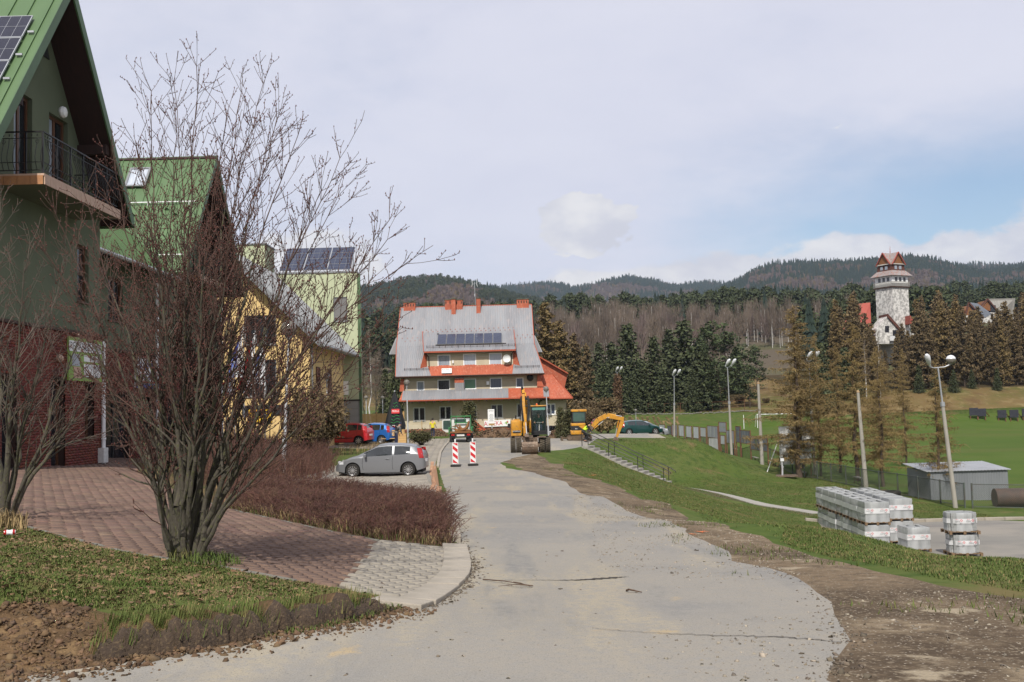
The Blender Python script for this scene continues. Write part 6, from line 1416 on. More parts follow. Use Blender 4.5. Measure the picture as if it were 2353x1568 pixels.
def woods():
 def cone(m,s,hh=20,rr=3.2):V,F=low_conifer(s,hh,rr);return[(V,F,m)]
 far=source('hill_tree',[cone('far_spruce',1),cone('far_spruce',2,22,2.9),cone('far_spruce',3,17,3.0),[(*low_round(4,17),'far_pine')],[(*low_round(5,15),'far_pine')],[(*low_bare(6,18,3.,80,.25,.6),'beech_twig')],[(*low_bare(7,16,3.4,90,.2,.6),'beech_twig')],[(*low_bare(8,17,3.,80,.2,.6),'larch_twig_dark')]])
 r=np.random.default_rng(77);N_=150000
 y=np.sqrt(r.uniform(760**2,4000**2,N_));x=y*r.uniform(-.60,.62,N_)
 z=hill(x,y)
 zn=hill(x*(y+60)/y,y+60);slope=(zn-CAMZ)/(y+60)-(z-CAMZ)/y;keep=(slope>-.0035)&(r.random(N_)<np.clip(1900/y,.5,1))
 x,y,z,slope=x[keep],y[keep],z[keep],slope[keep];P=np.c_[x,y]
 nz=fbm(P,1/170.,21,4);n2=fbm(P,1/60.,31,3);con=nz+.4*n2>.02
 u=col_of(x,y);near_l=(y<1800)&(u<1330)
 con=np.where(near_l,nz+.5*n2>-.10,con);con=np.where((u>1680)&(y<2600),nz+.5*n2>.045,con);con=np.where(y>2700,nz+.4*n2>.09,con);con|=(slope<.003)&(n2>-.08)
 idx=np.where(con,r.choice([0,1,2,0,1,3],len(x)),r.choice([5,6,5,6,7],len(x)))
 idx=np.where(con&near_l&(nz<.05),r.choice([3,4,2,3],len(x)),idx)
 gn_scatter('hill_forest',far,np.c_[x,y,z-.5],r.uniform(.65,1.25,len(x))*np.where(idx>4,.8,1),idx,5)
 mid=source('mid_tree',[[(*low_round(14,15,n=240,rad=2.8,z0=.4),'far_pine'),(*trunk_vf(10,.2),'larch_bark')],[(*low_round(15,17,n=240,rad=2.4,z0=.45),'far_pine'),(*trunk_vf(10,.2),'larch_bark')],cone('far_spruce',16,17,2.6),[(*low_bare(17,15,1.8,110,.35,.06),'bare_twig'),(*trunk_vf(12.5,.12),'birch_bark')],[(*low_bare(18,16,1.5,110,.4,.06),'bare_twig'),(*trunk_vf(13.5,.13),'birch_bark')],[(*low_bare(19,13,2.4,150,.25,.07),'bare_twig'),(*trunk_vf(9,.14),'bark_grey')],[(*low_bare(20,12,2.2,150,.25,.07),'beech_twig'),(*trunk_vf(9,.14),'bark_grey')]])
 N_=6200;y=r.uniform(290,860,N_);x=y*r.uniform(-.62,.64,N_);P=np.c_[x,y];u=col_of(x,y);nz=fbm(P,1/55.,41,3)
 pine=(y>470+80*fbm(P,1/90.,43))|(u>1870)&(nz>.0)|(nz>.08);idx=np.where(pine,r.choice([0,1,0,1,2],N_),r.choice([3,4,5,6,5,3],N_));left=u<1240;idx=np.where(left,np.where(nz>-.06,r.choice([0,1,2],N_),r.choice([5,6],N_)),idx)
 meadow=((u>1690)&(u<1850)&(y<345))|((u<960)&(y<470)&(nz<.12))|(y<330+40*nz)&(u<1700)&(r.random(N_)<.5)
 keep=~meadow&~((u>2180)&(u<2400)&(y<470));x,y,idx,pine=x[keep],y[keep],idx[keep],pine[keep]
 gn_scatter('valley_wood',mid,np.c_[x,y,hill(x,y)-.3],r.uniform(.7,1.2,len(x)),idx,6)
woods()
# ================================================================ cars
mat('tyre',(.014,.013,.012),(.03,.027,.023),6,.85)
mat('tyre_muddy',(.055,.047,.036),(.10,.08,.055),5,.95,bump=.5)
pass
mat('hub_dark',(.05,.05,.05),None,rough=.6)
mat('underbody',(.008,.008,.008),None,rough=.9)
mat('car_glass',(.012,.015,.016),(.03,.034,.036),1.5,.05,spec=.9)
pass
mat('light_clear',(.55,.56,.57),None,rough=.12,spec=.8)
mat('paint_grey',(.20,.205,.215),None,rough=.38,metal=.35,coat=.4)
mat('paint_red',(.42,.012,.018),None,rough=.35,coat=.8)
mat('paint_blue',(.02,.13,.42),None,rough=.33,metal=.3,coat=.8)
mat('paint_green',(.008,.055,.052),None,rough=.3,metal=.4,coat=.8)
mat('paint_silver',(.42,.43,.45),None,rough=.33,metal=.6,coat=.7)
mat('plastic_black',(.016,.016,.017),None,rough=.6)
mat('plate_white',(.72,.72,.70),None,rough=.5)
mat('cat_yellow',(.56,.27,.02),(.45,.20,.018),1.2,.5,c3=(.33,.17,.04))
mat('steel_worn',(.16,.105,.07),(.10,.07,.05),3,.6,metal=.3,bump=.3,c3=(.25,.2,.15))
mat('hydraulic',(.75,.75,.74),None,rough=.25,metal=.6)
mat('cab_glass',(.055,.10,.085),(.03,.05,.045),.8,.08,spec=.8)
mat('cab_tint',(.10,.24,.20),None,rough=.2)
mat('clear_glass',(.04,.07,.06),None,rough=.03,alpha=.16,spec=.7)
mat('truck_white',(.62,.62,.59),(.5,.5,.47),2,.45)
mat('truck_green',(.03,.16,.05),(.045,.2,.07),2,.55)
mat('track_mud',(.12,.085,.055),(.085,.06,.04),4,.95,bump=.6)
mat('root_wood',(.24,.11,.035),(.15,.07,.03),3,.9,bump=.5)
mat('beacon_orange',(.6,.10,.01),None,rough=.2)
mat('marker_orange',(.75,.12,.03),None,rough=.7)
def lerp_prof(P,x):P=np.array(P,float);return np.interp(x,P[:,0],P[:,1])
def smooth_prof(P,x,k=.06):
 return(lerp_prof(P,x-k)+2*lerp_prof(P,x)+lerp_prof(P,x+k))/4
def wheel(parent,x,y,r,w,spokes,side,muddy=False,rim=.66,name='wheel'):
 b=MB();b.lathe([(r*.6,-w/2),(r*.92,-w/2),(r,-w*.36),(r*1.0,w*.36),(r*.92,w/2),(r*.6,w/2)],n=28,axis='Y',c=(x,y,r));o=b.build(name,MATS['tyre_muddy' if muddy else 'tyre'],parent,True)
 b=MB();f=y+side*w*.46;b.lathe([(r*rim,-.01),(r*rim,.012),(r*(rim-.07),.0),(r*(rim-.08),-.05)]if side>0 else[(r*(rim-.08),.05),(r*(rim-.07),0),(r*rim,-.012),(r*rim,.01)],n=28,axis='Y',c=(x,f,r))
 for i in range(spokes):
  a=2*math.pi*i/spokes
  b.beam((x+math.cos(a)*.03,f,r+math.sin(a)*.03),(x+math.cos(a)*r*(rim-.04),f,r+math.sin(a)*r*(rim-.04)),.022 if spokes>8 else.06,.03,up=(0,1,0))
 b.lathe([(.001,-.03),(.05,-.03),(.05,.03),(.001,.03)],n=10,axis='Y',c=(x,f,r));b.build('rim',MATS['alloy'],o)
 b=MB();b.lathe([(.001,-.02),(r*.6,-.02),(r*.6,.02),(.001,.02)],n=20,axis='Y',c=(x,y+side*w*.2,r));b.build('brake_disc',MATS['underbody'],o);return o
def car(name,label,loc,rz,paint,L,Wd,belt,roof,plan,axles,wr,glass_side,ws,rw,sill=.2,mirror_x=None,group=None,handles=(),seams=(),spokes=10,trim=None,tail=None,head=None,arch=.06,width_roof=.74):
 """lofted body; x: 0 = tail ... L = nose.  ws / rw: windscreen and rear window x-ranges"""
 t=thing(name,label,'car',loc,rz,group);ox=-L/2;NX=132;xs=np.linspace(0,L,NX);KL,KU=9,16;K=KL+KU
 be=smooth_prof(belt,xs,L*.012);rf=np.maximum(smooth_prof(roof,xs,L*.014),be);w=smooth_prof(plan,xs,L*.01);zb=np.full(NX,sill)+lerp_prof([(0,.14),(.5,0),(L-.6,0),(L,.06)],xs)
 for a in axles:
  d=np.abs(xs-a);R_=wr+arch;m=d<R_;zb[m]=np.maximum(zb[m],wr+np.sqrt(np.maximum(R_**2-d[m]**2,0))*1.0)
 def sect(i):
  y=[];z=[]
  for j in range(KL):
   s=j/(KL-1);zz=zb[i]+(be[i]-zb[i])*s;q=(zz-.45)/max(.3,be[i]-.3);y.append(w[i]*(1-.05*max(0,-q*1.4)**1.5-.035*max(0,q)**2));z.append(zz)
  g=rf[i]-be[i];yb=y[-1];rr=width_roof
  for j in range(1,KU+1):
   s=j/KU
   if s<=.5:q=s/.5;y.append(yb+(w[i]*rr-yb)*(q**1.15));z.append(be[i]+.87*g*q+.03*math.sin(q*1.57)*(1-min(1,g/.3)))
   else:q=(s-.5)/.5;y.append(w[i]*rr*(1-q));z.append(be[i]+g*(.87+.13*math.sin(q*1.5708))+(.03+.02*math.sin(q*1.5708))*(1-min(1,g/.3)))
  return y,z
 secs=[sect(i)for i in range(NX)];V=[]
 for i in range(NX):
  y,z=secs[i]
  V+=[(xs[i]+ox,y[j],z[j])for j in range(K)]+[(xs[i]+ox,-y[j],z[j])for j in range(K)]
 grp={}
 def put(k,f):grp.setdefault(k,[]).append(f)
 for i in range(NX-1):
  xm=(xs[i]+xs[i+1])/2;g=(rf[i]+rf[i+1]-be[i]-be[i+1])/2
  for j in range(K-1):
   key='body'
   ju=j-(KL-1)
   if ju>=0:
    s0=(ju+.5)/KU
    if s0<.45 and ju>=0:
     for n_,(a,b_)in enumerate(glass_side):
      if a<xm<b_ and.03<s0<.43 and g>.12:key=('side_window',n_)
    elif s0>.53:
     if ws[0]<xm<ws[1]:key=('windscreen',0)
     if rw[0]<xm<rw[1]:key=('rear_window',0)
   for sd in(0,1):
    a=i*2*K+sd*K+j;f=(a,a+2*K,a+2*K+1,a+1)if sd==0 else(a+1,a+2*K+1,a+2*K,a)
    kk=key
    if isinstance(key,tuple)and key[0]=='side_window':kk=(key[0],key[1],sd)
    put(kk,f)
 for i in(0,NX-1):
  for j in range(K-1):
   a=i*2*K+j;c=a+K;f=(a,a+1,c+1,c);put('body',f if i==0 else f[::-1])
 VA=np.array(V)
 for k,fs in grp.items():
  F=np.array(fs);u,inv=np.unique(F,return_inverse=True);nm=k if isinstance(k,str)else k[0]
  o=np_mesh(nm,VA[u],inv.reshape(-1,4)[:,::-1],MATS[paint]if nm=='body' else MATS['car_glass'],t,True)
 def surf(x,z,side=1):
  i=int(np.clip(np.searchsorted(xs,x),1,NX-1));y,zz=secs[i];yy=np.interp(z,zz[:KL+KU//2],y[:KL+KU//2]);return Vector((x+ox,yy*side,z))
 b=MB();b.box(ox+.1,ox+L-.15,-w.max()+.3,w.max()-.3,sill-.03,.62);b.build('underbody',MATS['underbody'],t)
 for a in axles:
  for sd in(-1,1):wheel(t,a+ox,sd*(w.max()-.13),wr,.2,spokes,sd)
 for x,z in handles:
  for sd in(-1,1):p=surf(x,z,sd);b=MB();b.tube([p+Vector((-.09,sd*.012,0)),p+Vector((0,sd*.03,.005)),p+Vector((.09,sd*.012,0))],.016,6);b.build('door_handle',MATS[paint],t)
 b=MB()
 for x in seams:
  for sd in(-1,1):b.tube([surf(x+.03*math.sin(q*3.1),sill+.12+(lerp_prof(belt,x)-sill-.14)*q,sd)for q in np.linspace(0,1,8)],.006,4)
 if seams:b.build('door_seam',MATS['underbody'],t)
 if mirror_x:
  for sd in(-1,1):p=surf(mirror_x,lerp_prof(belt,mirror_x)-.02,sd);b=MB();b.cbox(p+Vector((0,sd*.12,.08)),(.1,.2,.14));b.beam(p,p+Vector((0,sd*.08,.05)),.05);b.build('side_mirror',MATS['plastic_black']if trim else MATS[paint],t,bevel=.02)
 if trim:
  for sd in(-1,1):b=MB();b.tube([surf(x,trim,sd)+Vector((0,sd*.01,0))for x in np.linspace(axles[0]+wr+.12,axles[1]-wr-.12,10)],.028,5);b.build('rub_strip',MATS['plastic_black'],t)
 def patch(nm,m,x0,x1,z0,z1,sd,off=.012,taper=0.,nx=8,nz=6):
  vs=[]
  for q in range(nz+1):
   for p in range(nx+1):
    zz=z0+(z1-z0)*q/nz;a0=x0+taper*q/nz;xx=a0+(x1-a0 if taper==0 else x1-x0)*p/nx;i=int(np.clip(np.searchsorted(xs,max(xx,.0)),1,NX-1));y,zc=secs[i];yy=np.interp(zz,zc[:KL+KU//2],y[:KL+KU//2])
    vs.append((xx+ox,sd*(yy+off),zz))
  b=MB();n_=nx+1;b.add(vs,[(q*n_+p,q*n_+p+1,(q+1)*n_+p+1,(q+1)*n_+p)for q in range(nz)for p in range(nx)]);return b.build(nm,MATS[m],t,True)
 if tail:
  for sd in(-1,1):
   patch('tail_light','light_red',tail[0],tail[1],tail[2],tail[3],sd,taper=tail[4]if len(tail)>4 else 0)
 for sd in(-1,1):
  i0=0;y0=secs[0][0];zc=(tail[2]+tail[3])/2 if tail else.85
  if head:patch('headlight','light_clear',head[0],head[1],head[2],head[3],sd)
 b=MB();b.box(ox-.025,ox-.003,-.26,.26,.62,.74);o=b.build('number_plate',MATS['plate_white'],t)
 b=MB();b.box(ox+L+.003,ox+L+.02,-.26,.26,.42,.52);b.build('number_plate',MATS['plate_white'],t)
 return t
def hatch(name,label,loc,rz,paint,L=4.03,Hh=1.48,Wd=.84,doors=3,group=None,trim=None,spokes=12,k=1.):
 f=L/4.03;v=Hh/1.48
 belt=[(0,.62*v),(.03,.98*v),(.3,1.00*v),(1.6,.95*v),(2.75,.90*v),(3.2,.84*v),(3.75,.70*v),(3.97,.55*v),(4.03,.45*v)]
 roof=[(0,.62*v),(.03,.99*v),(.14,1.10*v),(.38,1.34*v),(.55,1.40*v),(1.0,1.46*v),(1.65,1.48*v),(2.1,1.43*v),(2.9,1.0*v),(3.02,.92*v),(3.4,.83*v),(4.03,.45*v)]
 plan=[(0,Wd*.80),(.06,Wd*.90),(.25,Wd*.965),(.8,Wd),(2.9,Wd),(3.5,Wd*.95),(3.85,Wd*.82),(3.98,Wd*.66),(4.03,Wd*.55)]
 sc=lambda P:[(a*f,b)for a,b in P]
 gs=[(.62*f,1.33*f),(1.43*f,2.72*f)]if doors==3 else[(.50*f,.78*f),(.84*f,1.62*f),(1.72*f,2.72*f)]
 return car(name,label,loc,rz,paint,L,Wd,sc(belt),sc(roof),sc(plan),(.70*f,3.20*f),.305,gs,(2.08*f,2.96*f),(.12*f,.40*f),mirror_x=2.6*f,group=group,handles=((1.62*f,.80*v),)if doors==3 else((1.0*f,.82*v),(1.9*f,.80*v)),seams=(1.38*f,2.72*f)if doors==3 else(1.66*f,2.72*f,.8*f),spokes=spokes,trim=trim,tail=(.0*f,.20*f,.80*v,1.24*v,.12*f),head=(3.62*f,3.93*f,.58*v,.72*v))
def car_at(u,y):x=(u-1176.5)/2353*y;return(x,y,h(x,y))
hatch('parked_car','grey three door hatchback parked across the bay at the near end of the street',car_at(873,46.6),R(176.5),'paint_grey')
hatch('parked_car','bright red five door hatchback parked left of the blue car before the umbrellas',car_at(792,71.5),R(168),'paint_red',3.6,1.54,.80,5,trim=.5,spokes=8)
hatch('parked_car','blue hatchback half hidden behind the red car',car_at(846,75.5),R(166),'paint_blue',3.65,1.54,.80,5,spokes=8)
hatch('parked_car','dark green three door hatchback parked on top of the grassy mound',car_at(1466,98),R(9),'paint_green',4.15,1.42,.85,3,spokes=6)
hatch('parked_car','silver people carrier standing just behind the dark green car',car_at(1478,102),R(7),'paint_silver',4.4,1.62,.88,5,spokes=6)
def sedan(label,loc,rz,paint):
 belt=[(0,.6),(.04,.92),(.7,.96),(1.6,.94),(3.1,.90),(3.6,.82),(4.2,.68),(4.4,.45)];roof=[(0,.6),(.04,.93),(.62,.97),(.75,1.0),(1.35,1.36),(1.8,1.43),(2.3,1.42),(3.2,.94),(3.4,.88),(4.4,.45)]
 plan=[(0,.7),(.08,.78),(.4,.84),(3.5,.85),(4.1,.72),(4.4,.5)]
 return car('parked_car',label,loc,rz,paint,4.4,.85,belt,roof,plan,(.95,3.55),.30,[(1.0,1.75),(1.85,3.0)],(2.28,3.16),(.78,1.32),mirror_x=2.9,handles=((1.5,.82),(2.6,.8)),seams=(1.8,2.95),tail=(.0,.14,.66,.9),head=(4.0,4.3,.56,.7),spokes=6)
sedan('red saloon seen from behind between the mini digger boom and the railing',car_at(1372,118),R(76),'paint_red')
# ================================================================ people
mat('skin',(.45,.26,.18),None,rough=.6);mat('hair_dark',(.02,.015,.012),None,rough=.8);mat('shirt_yellow',(.62,.52,.035),(.55,.46,.03),4,.85);mat('trousers_navy',(.022,.028,.06),(.016,.02,.045),5,.9);mat('hivis',(.5,.72,.02),None,rough=.7);mat('cloth_black',(.012,.012,.014),None,rough=.9);mat('hoodie_green',(.012,.07,.04),(.01,.055,.03),5,.9);mat('sleeve_stripe',(.20,.20,.19),(.03,.03,.035),1,.9);mat('shoe_dark',(.02,.018,.016),None,rough=.7);mat('glove',(.3,.28,.24),None,rough=.9)
def skin_obj(name,pts,edges,radii,material,parent,root=0,sub=2):
 me=bpy.data.meshes.new(name);me.from_pydata([tuple(p)for p in pts],edges,[]);o=bpy.data.objects.new(name,me);COL.objects.link(o);me.materials.append(MATS[material])
 m=o.modifiers.new('skin','SKIN');m.use_smooth_shade=True;m.branch_smoothing=.4
 for i,r in enumerate(radii):d=me.skin_vertices[0].data[i];d.radius=(r,r)if not isinstance(r,tuple)else r;d.use_root=i==root
 s=o.modifiers.new('subsurf','SUBSURF');s.levels=sub;s.render_levels=sub;o.parent=parent;return o
def person(label,loc,rz,J,shirt,trousers,hair='hair_dark',sleeve=1.,hat=None,shoes='shoe_dark',vest=None):
 """J: joints in metres (x right, y forward, z up) keyed: pel chest neck head  shL elL haL ... hipL knL anL toL ..."""
 t=thing('person',label,'person',loc,rz);V={k:Vector(v)for k,v in J.items()}
 names=['pel','chest','neck','head0','head'];V['head0']=V['neck']*.45+V['head']*.55+Vector((0,0,-.03));P=[V[n]for n in names];E_=[(0,1),(1,2),(2,3),(3,4)];Rr=[(.15,.11),(.175,.115),.055,.075,.088]
 top=V['head']+(V['head']-V['neck']).normalized()*.10;P.append(top);E_.append((4,5));Rr.append(.06)
 for s in 'LR':
  k=len(P);P+=[V['sh'+s],V['el'+s],V['wr'+s]];E_+=[(1,k),(k,k+1),(k+1,k+2)];Rr+=[.062,.044,.029]
  k=len(P);P+=[V['hip'+s],V['kn'+s],V['an'+s],V['to'+s]];E_+=[(0,k),(k,k+1),(k+1,k+2),(k+2,k+3)];Rr+=[.088,.056,.04,.03]
 skin_obj('body',P,E_,Rr,'skin',t)
 for s in 'LR':
  w=V['wr'+s];d=(w-V['el'+s]).normalized();u,n_=basis(d);hp=[w,w+d*.085];he=[(0,1)];hr=[.026,.034]
  for i in range(4):
   b0=w+d*.09+u*(.021*(i-1.5));l=(.068,.078,.074,.056)[i];b1=b0+d*l*.5+n_*.006;b2=b1+d*l*.35+n_*l*.45;k=len(hp);hp+=[b0,b1,b2];he+=[(1,k),(k,k+1),(k+1,k+2)];hr+=[.0105,.0095,.008]
  b0=w+d*.03+u*.034;b1=b0+d*.035+u*.022+n_*.012;b2=b1+d*.03+n_*.012;k=len(hp);hp+=[b0,b1,b2];he+=[(0,k),(k,k+1),(k+1,k+2)];hr+=[.013,.011,.009]
  skin_obj('hand',hp,he,hr,'skin',t,0,1)
 P=[V['pel']-(V['chest']-V['pel'])*.22,V['pel'],V['pel']*.5+V['chest']*.5,V['chest'],V['neck']*.75+V['chest']*.25];E_=[(0,1),(1,2),(2,3),(3,4)];Rr=[(.185,.14),(.185,.14),(.178,.132),(.195,.135),.085]
 for s in 'LR':
  k=len(P);P.append(V['sh'+s]);E_.append((3,k));Rr.append(.076);e=V['sh'+s].lerp(V['el'+s],min(1,sleeve*2)*.98);P.append(e);E_.append((k,k+1));Rr.append(.062)
  if sleeve>.5:P.append(V['el'+s].lerp(V['wr'+s],.9));E_.append((k+1,k+2));Rr.append(.046)
 skin_obj('shirt',P,E_,Rr,shirt,t)
 if vest:
  P=[V['pel']+Vector((0,0,.06)),V['pel']*.5+V['chest']*.5,V['chest'],V['neck']*.6+V['chest']*.4];skin_obj('vest',P,[(0,1),(1,2),(2,3)],[(.185,.14),(.185,.14),(.21,.15),.11],vest,t)
 P=[V['pel']+(V['chest']-V['pel'])*.3,V['pel']-Vector((0,0,.02))];E_=[(0,1)];Rr=[(.168,.125),(.174,.132)]
 for s in 'LR':k=len(P);P+=[V['hip'+s],V['kn'+s],V['an'+s]+Vector((0,0,.03))];E_+=[(1,k),(k,k+1),(k+1,k+2)];Rr+=[.104,.076,.062]
 skin_obj('trousers',P,E_,Rr,trousers,t)
 for s in 'LR':skin_obj('shoe',[V['an'+s]+Vector((0,0,-.03)),V['an'+s]*.5+V['to'+s]*.5+Vector((0,0,-.01)),V['to'+s]],[(0,1),(1,2)],[.052,.046,.038],shoes,t,0,1)
 hd=V['head'];up=(hd-V['neck']).normalized();fw=Vector((0,1,0))if 'face' not in V else V['face'].normalized()
 b=MB();b.lathe([(.001,.135),(.05,.128),(.085,.095),(.103,.04),(.102,-.01),(.085,-.05)],n=14);q=Vector((0,0,1)).rotation_difference((up-fw*.25).normalized()).to_matrix().to_4x4();q.translation=hd+up*.02-fw*.014
 o=b.build('hair' if not hat else 'cap',MATS[hair if not hat else hat],t,True);o.data.transform(q)
 rt=fw.cross(up).normalized();b=MB();c=hd+fw*.09
 b.add([c+up*.02-rt*.012,c+up*.02+rt*.012,c-up*.035+rt*.018,c-up*.035-rt*.018,c+fw*.028-up*.025],[(0,1,4),(1,2,4),(2,3,4),(3,0,4)]);b.build('nose',MATS['skin'],t,True)
 for s in(-1,1):
  b=MB();b.lathe([(.001,.014),(.011,.006),(.011,-.006),(.001,-.014)],n=8);b.build('eye',MATS['hair_dark'],t).location=hd+fw*.082+rt*s*.033+up*.025
  b=MB();b.lathe([(.001,.034),(.018,.018),(.02,-.012),(.008,-.032)],n=8);b.build('ear',MATS['skin'],t).location=hd+rt*s*.088
 b=MB();b.box(-.026,.026,-.006,.006,-.005,.005);o=b.build('mouth',MATS['light_red'],t);o.location=hd+fw*.084-up*.055
 return t
STAND=dict(pel=(0,0,.95),chest=(0,.01,1.28),neck=(0,.0,1.50),head=(0,.02,1.64),shL=(-.19,0,1.42),elL=(-.25,-.03,1.14),wrL=(-.25,.07,.92),shR=(.19,0,1.42),elR=(.25,-.02,1.14),wrR=(.26,.09,.90),hipL=(-.095,0,.90),knL=(-.10,.03,.50),anL=(-.10,-.03,.09),toL=(-.11,.12,.035),hipR=(.095,0,.90),knR=(.11,.03,.50),anR=(.115,0,.09),toR=(.13,.15,.035))
def pose(**k):d=dict(STAND);d.update(k);return d
p=W(995,1012,91);person('worker in a yellow T-shirt and navy trousers walking towards the truck door',(p.x,91,h(p.x,91)),0,pose(knL=(-.1,.12,.52),anL=(-.1,-.02,.13),toL=(-.1,.13,.08),anR=(.1,-.12,.1),knR=(.1,.0,.5),toR=(.1,.03,.035),wrR=(.27,.2,1.0),elR=(.25,.0,1.13),face=(0,1,0)),'shirt_yellow','trousers_navy',sleeve=.45)
p=W(910,1000,71);person('man in a dark cap and striped sleeves bending beside the planter box',(p.x,71,h(p.x,71)),R(-60),pose(chest=(0,.12,1.24),neck=(0,.24,1.42),head=(0,.33,1.52),shL=(-.19,.2,1.36),elL=(-.24,.2,1.08),wrL=(-.22,.3,.86),shR=(.19,.2,1.36),elR=(.24,.22,1.08),wrR=(.2,.36,.88),face=(0,.8,-.5)),'sleeve_stripe','trousers_navy',hat='trousers_navy',vest='cloth_black')
p=W(1344,1010,75.5);person('worker in a lime high visibility vest stooping beside the mini digger tracks',(p.x,75.5,h(p.x,75.5)),R(-75),pose(pel=(0,-.1,.78),chest=(0,.15,1.05),neck=(0,.33,1.2),head=(0,.44,1.27),shL=(-.19,.24,1.15),elL=(-.24,.34,.9),wrL=(-.2,.48,.7),shR=(.19,.24,1.15),elR=(.24,.34,.9),wrR=(.2,.5,.72),hipL=(-.1,-.1,.75),hipR=(.1,-.1,.75),knL=(-.11,.14,.45),knR=(.11,.16,.45),face=(0,.8,-.5)),'cloth_black','cloth_black',vest='hivis')
# ================================================================ wheeled excavator
def limb(b,pts,w,hts,mi=0):
 """box-section arm through (y,z) points at half-width w, with given depths"""
 pts=[Vector((0,*p))for p in pts]
 for i in range(len(pts)-1):
  p,q=pts[i],pts[i+1];d=(q-p).normalized();n=Vector((0,-d.z,d.y));a,c=hts[i]/2,hts[i+1]/2
  vs=[p+n*a,p-n*a,q-n*c,q+n*c];b.prism([v+Vector((-w,0,0))for v in vs],(2*w,0,0),mi)
def ram(parent,p,q,r,f=.55):
 p,q=Vector(p),Vector(q);m=p.lerp(q,f);b=MB();b.tube([p,m],r,10);o=b.build('ram',MATS['cat_yellow'],parent,True);b=MB();b.tube([m,q],r*.55,10);b.build('ram_rod',MATS['hydraulic'],o,True)
def excavator():
 y0=63.;x0=(1212.8-1176.5)/2353*y0;t=thing('wheeled_excavator','large yellow wheeled excavator with raised boom facing down the street','excavator',(x0,y0,h(x0,y0)-.06));k=241.
 X=lambda zx:(zx-690)/k;Z=lambda zy:(1040-zy)/k
 for s,c in((-1,-.89),(1,.89)):
  for yy in(0,2.7):
   for off in(-.17,.17):
    b=MB();r=.475;xx=c+off;b.lathe([(r*.5,-.15),(r*.88,-.15),(r*.95,-.12),(r*.95,.12),(r*.88,.15),(r*.5,.15)],n=26,axis='X',c=(xx,yy,r));w_=b.build('wheel',MATS['tyre_muddy'],t,True)
    b=MB()
    for i in range(22):
     a=2*math.pi*i/22
     for sg in(-1,1):aa=a+(sg>0)*.14;b.beam((xx+sg*.005,yy+math.cos(aa)*r*.975,r+math.sin(aa)*r*.975),(xx+sg*.145,yy+math.cos(aa+.11)*r*.97,r+math.sin(aa+.11)*r*.97),.07,.06,up=(0,math.cos(aa),math.sin(aa)))
    b.build('tread',MATS['tyre_muddy'],w_)
    b=MB();b.lathe([(.001,-.05),(.2,-.05),(.24,.0),(.24,.03),(.001,.03)]if s>0 else[(.001,-.03),(.24,-.03),(.24,0),(.2,.05),(.001,.05)],n=16,axis='X',c=(c+s*.3,yy,r));
    if off*s>0:b.build('rim',MATS['hub_dark'],w_)
 b=MB();b.box(-.42,.42,-.35,3.1,.42,.95);b.box(-.75,.75,-.12,.12,.38,.58);b.box(-.75,.75,2.58,2.82,.38,.58);b.box(.42,.95,-.45,.5,.95,1.03);b.box(-.95,-.42,.0,.5,.95,1.03);b.build('chassis',MATS['steel_worn'],t,bevel=.03)
 b=MB();b.lathe([(.001,.95),(.6,.95),(.6,1.1),(.001,1.1)],n=24,c=(0,1.2,0));b.build('turntable',MATS['plastic_black'],t)
 b=MB();b.box(X(405),X(562),.15,3.6,1.18,Z(548));b.box(X(405),1.05,2.2,3.7,1.18,Z(560));o=b.build('engine_housing',MATS['cat_yellow'],t,bevel=.16,smooth=True)
 b=MB();b.box(X(412),X(560),.135,.5,Z(775),Z(742));b.box(X(408),X(560),.3,3.5,1.08,1.2);b.build('engine_skirt',MATS['cat_yellow'],t)
 b=MB();b.box(X(436),X(545),.13,.15,Z(735),Z(700));q=b.build('badge',MATS['sign_black'],t);
 text('lettering','CATERPILLAR',.085,Matrix.Translation((X(490),.128,Z(712)))@FRONT,MATS['sign_white'],t,.003)
 b=MB();b.box(X(458),X(536),.35,1.1,Z(548),Z(540)+.01)
 for i in range(5):b.box(X(462)+i*.062,X(462)+i*.062+.03,.34,1.1,Z(540)+.012,Z(540)+.03)
 b.build('engine_grille',MATS['cat_yellow'],t)
 b=MB();b.tube([(X(484),1.6,2.0),(X(484),1.6,Z(480))],.045,8);b.build('exhaust',MATS['plastic_black'],t,True)
 b=MB();b.tube([(X(410),.5,Z(690)),(X(392),.3,Z(690)),(X(392),.3,Z(600))],.015,5);b.build('handrail',MATS['plastic_black'],t)
 for(a,c_,d,e)in((360,402,595,656),(953,990,388,450)):
  b=MB();b.box(X(a),X(c_),.05,.13,Z(e),Z(d));b.build('wing_mirror',MATS['plastic_black'],t,bevel=.03)
 cx0,cx1,cz0,cz1=X(712),X(938),Z(745),Z(352);cy0,cy1=.0,1.55
 b=MB();pw=.07
 for x in(cx0,cx1-pw):
  for y in(cy0,.75,cy1-pw):b.box(x,x+pw,y,y+pw,cz0,cz1)
 b.box(cx0,cx1,cy0+.003,cy1,cz0-.1,cz0+.02);b.box(cx0+.002,cx1-.002,cy0-.02,cy0+.06,cz0+.02,cz0+.16);b.box(cx0,cx1,cy0+.004,cy1,cz1-.06,cz1)
 b.box(cx0+.004,cx1-.004,cy1-.05,cy1-.01,cz0,cz0+.7);b.build('cab_frame',MATS['plastic_black'],t)
 b=MB();b.box(cx0-.02,cx1+.02,cy0-.03,cy1+.03,cz1,cz1+.07);b.build('cab_roof',MATS['cat_yellow'],t,bevel=.03)
 b=MB();b.box(cx0+pw,cx1-pw,cy0+.01,cy0+.03,cz1-.22,cz1-.07);b.build('sun_visor',MATS['cab_tint'],t)
 b=MB();b.box(cx0+pw,cx1-pw,cy0+.02,cy0+.03,cz0+.17,cz1-.23);b.build('windscreen',MATS['clear_glass'],t)
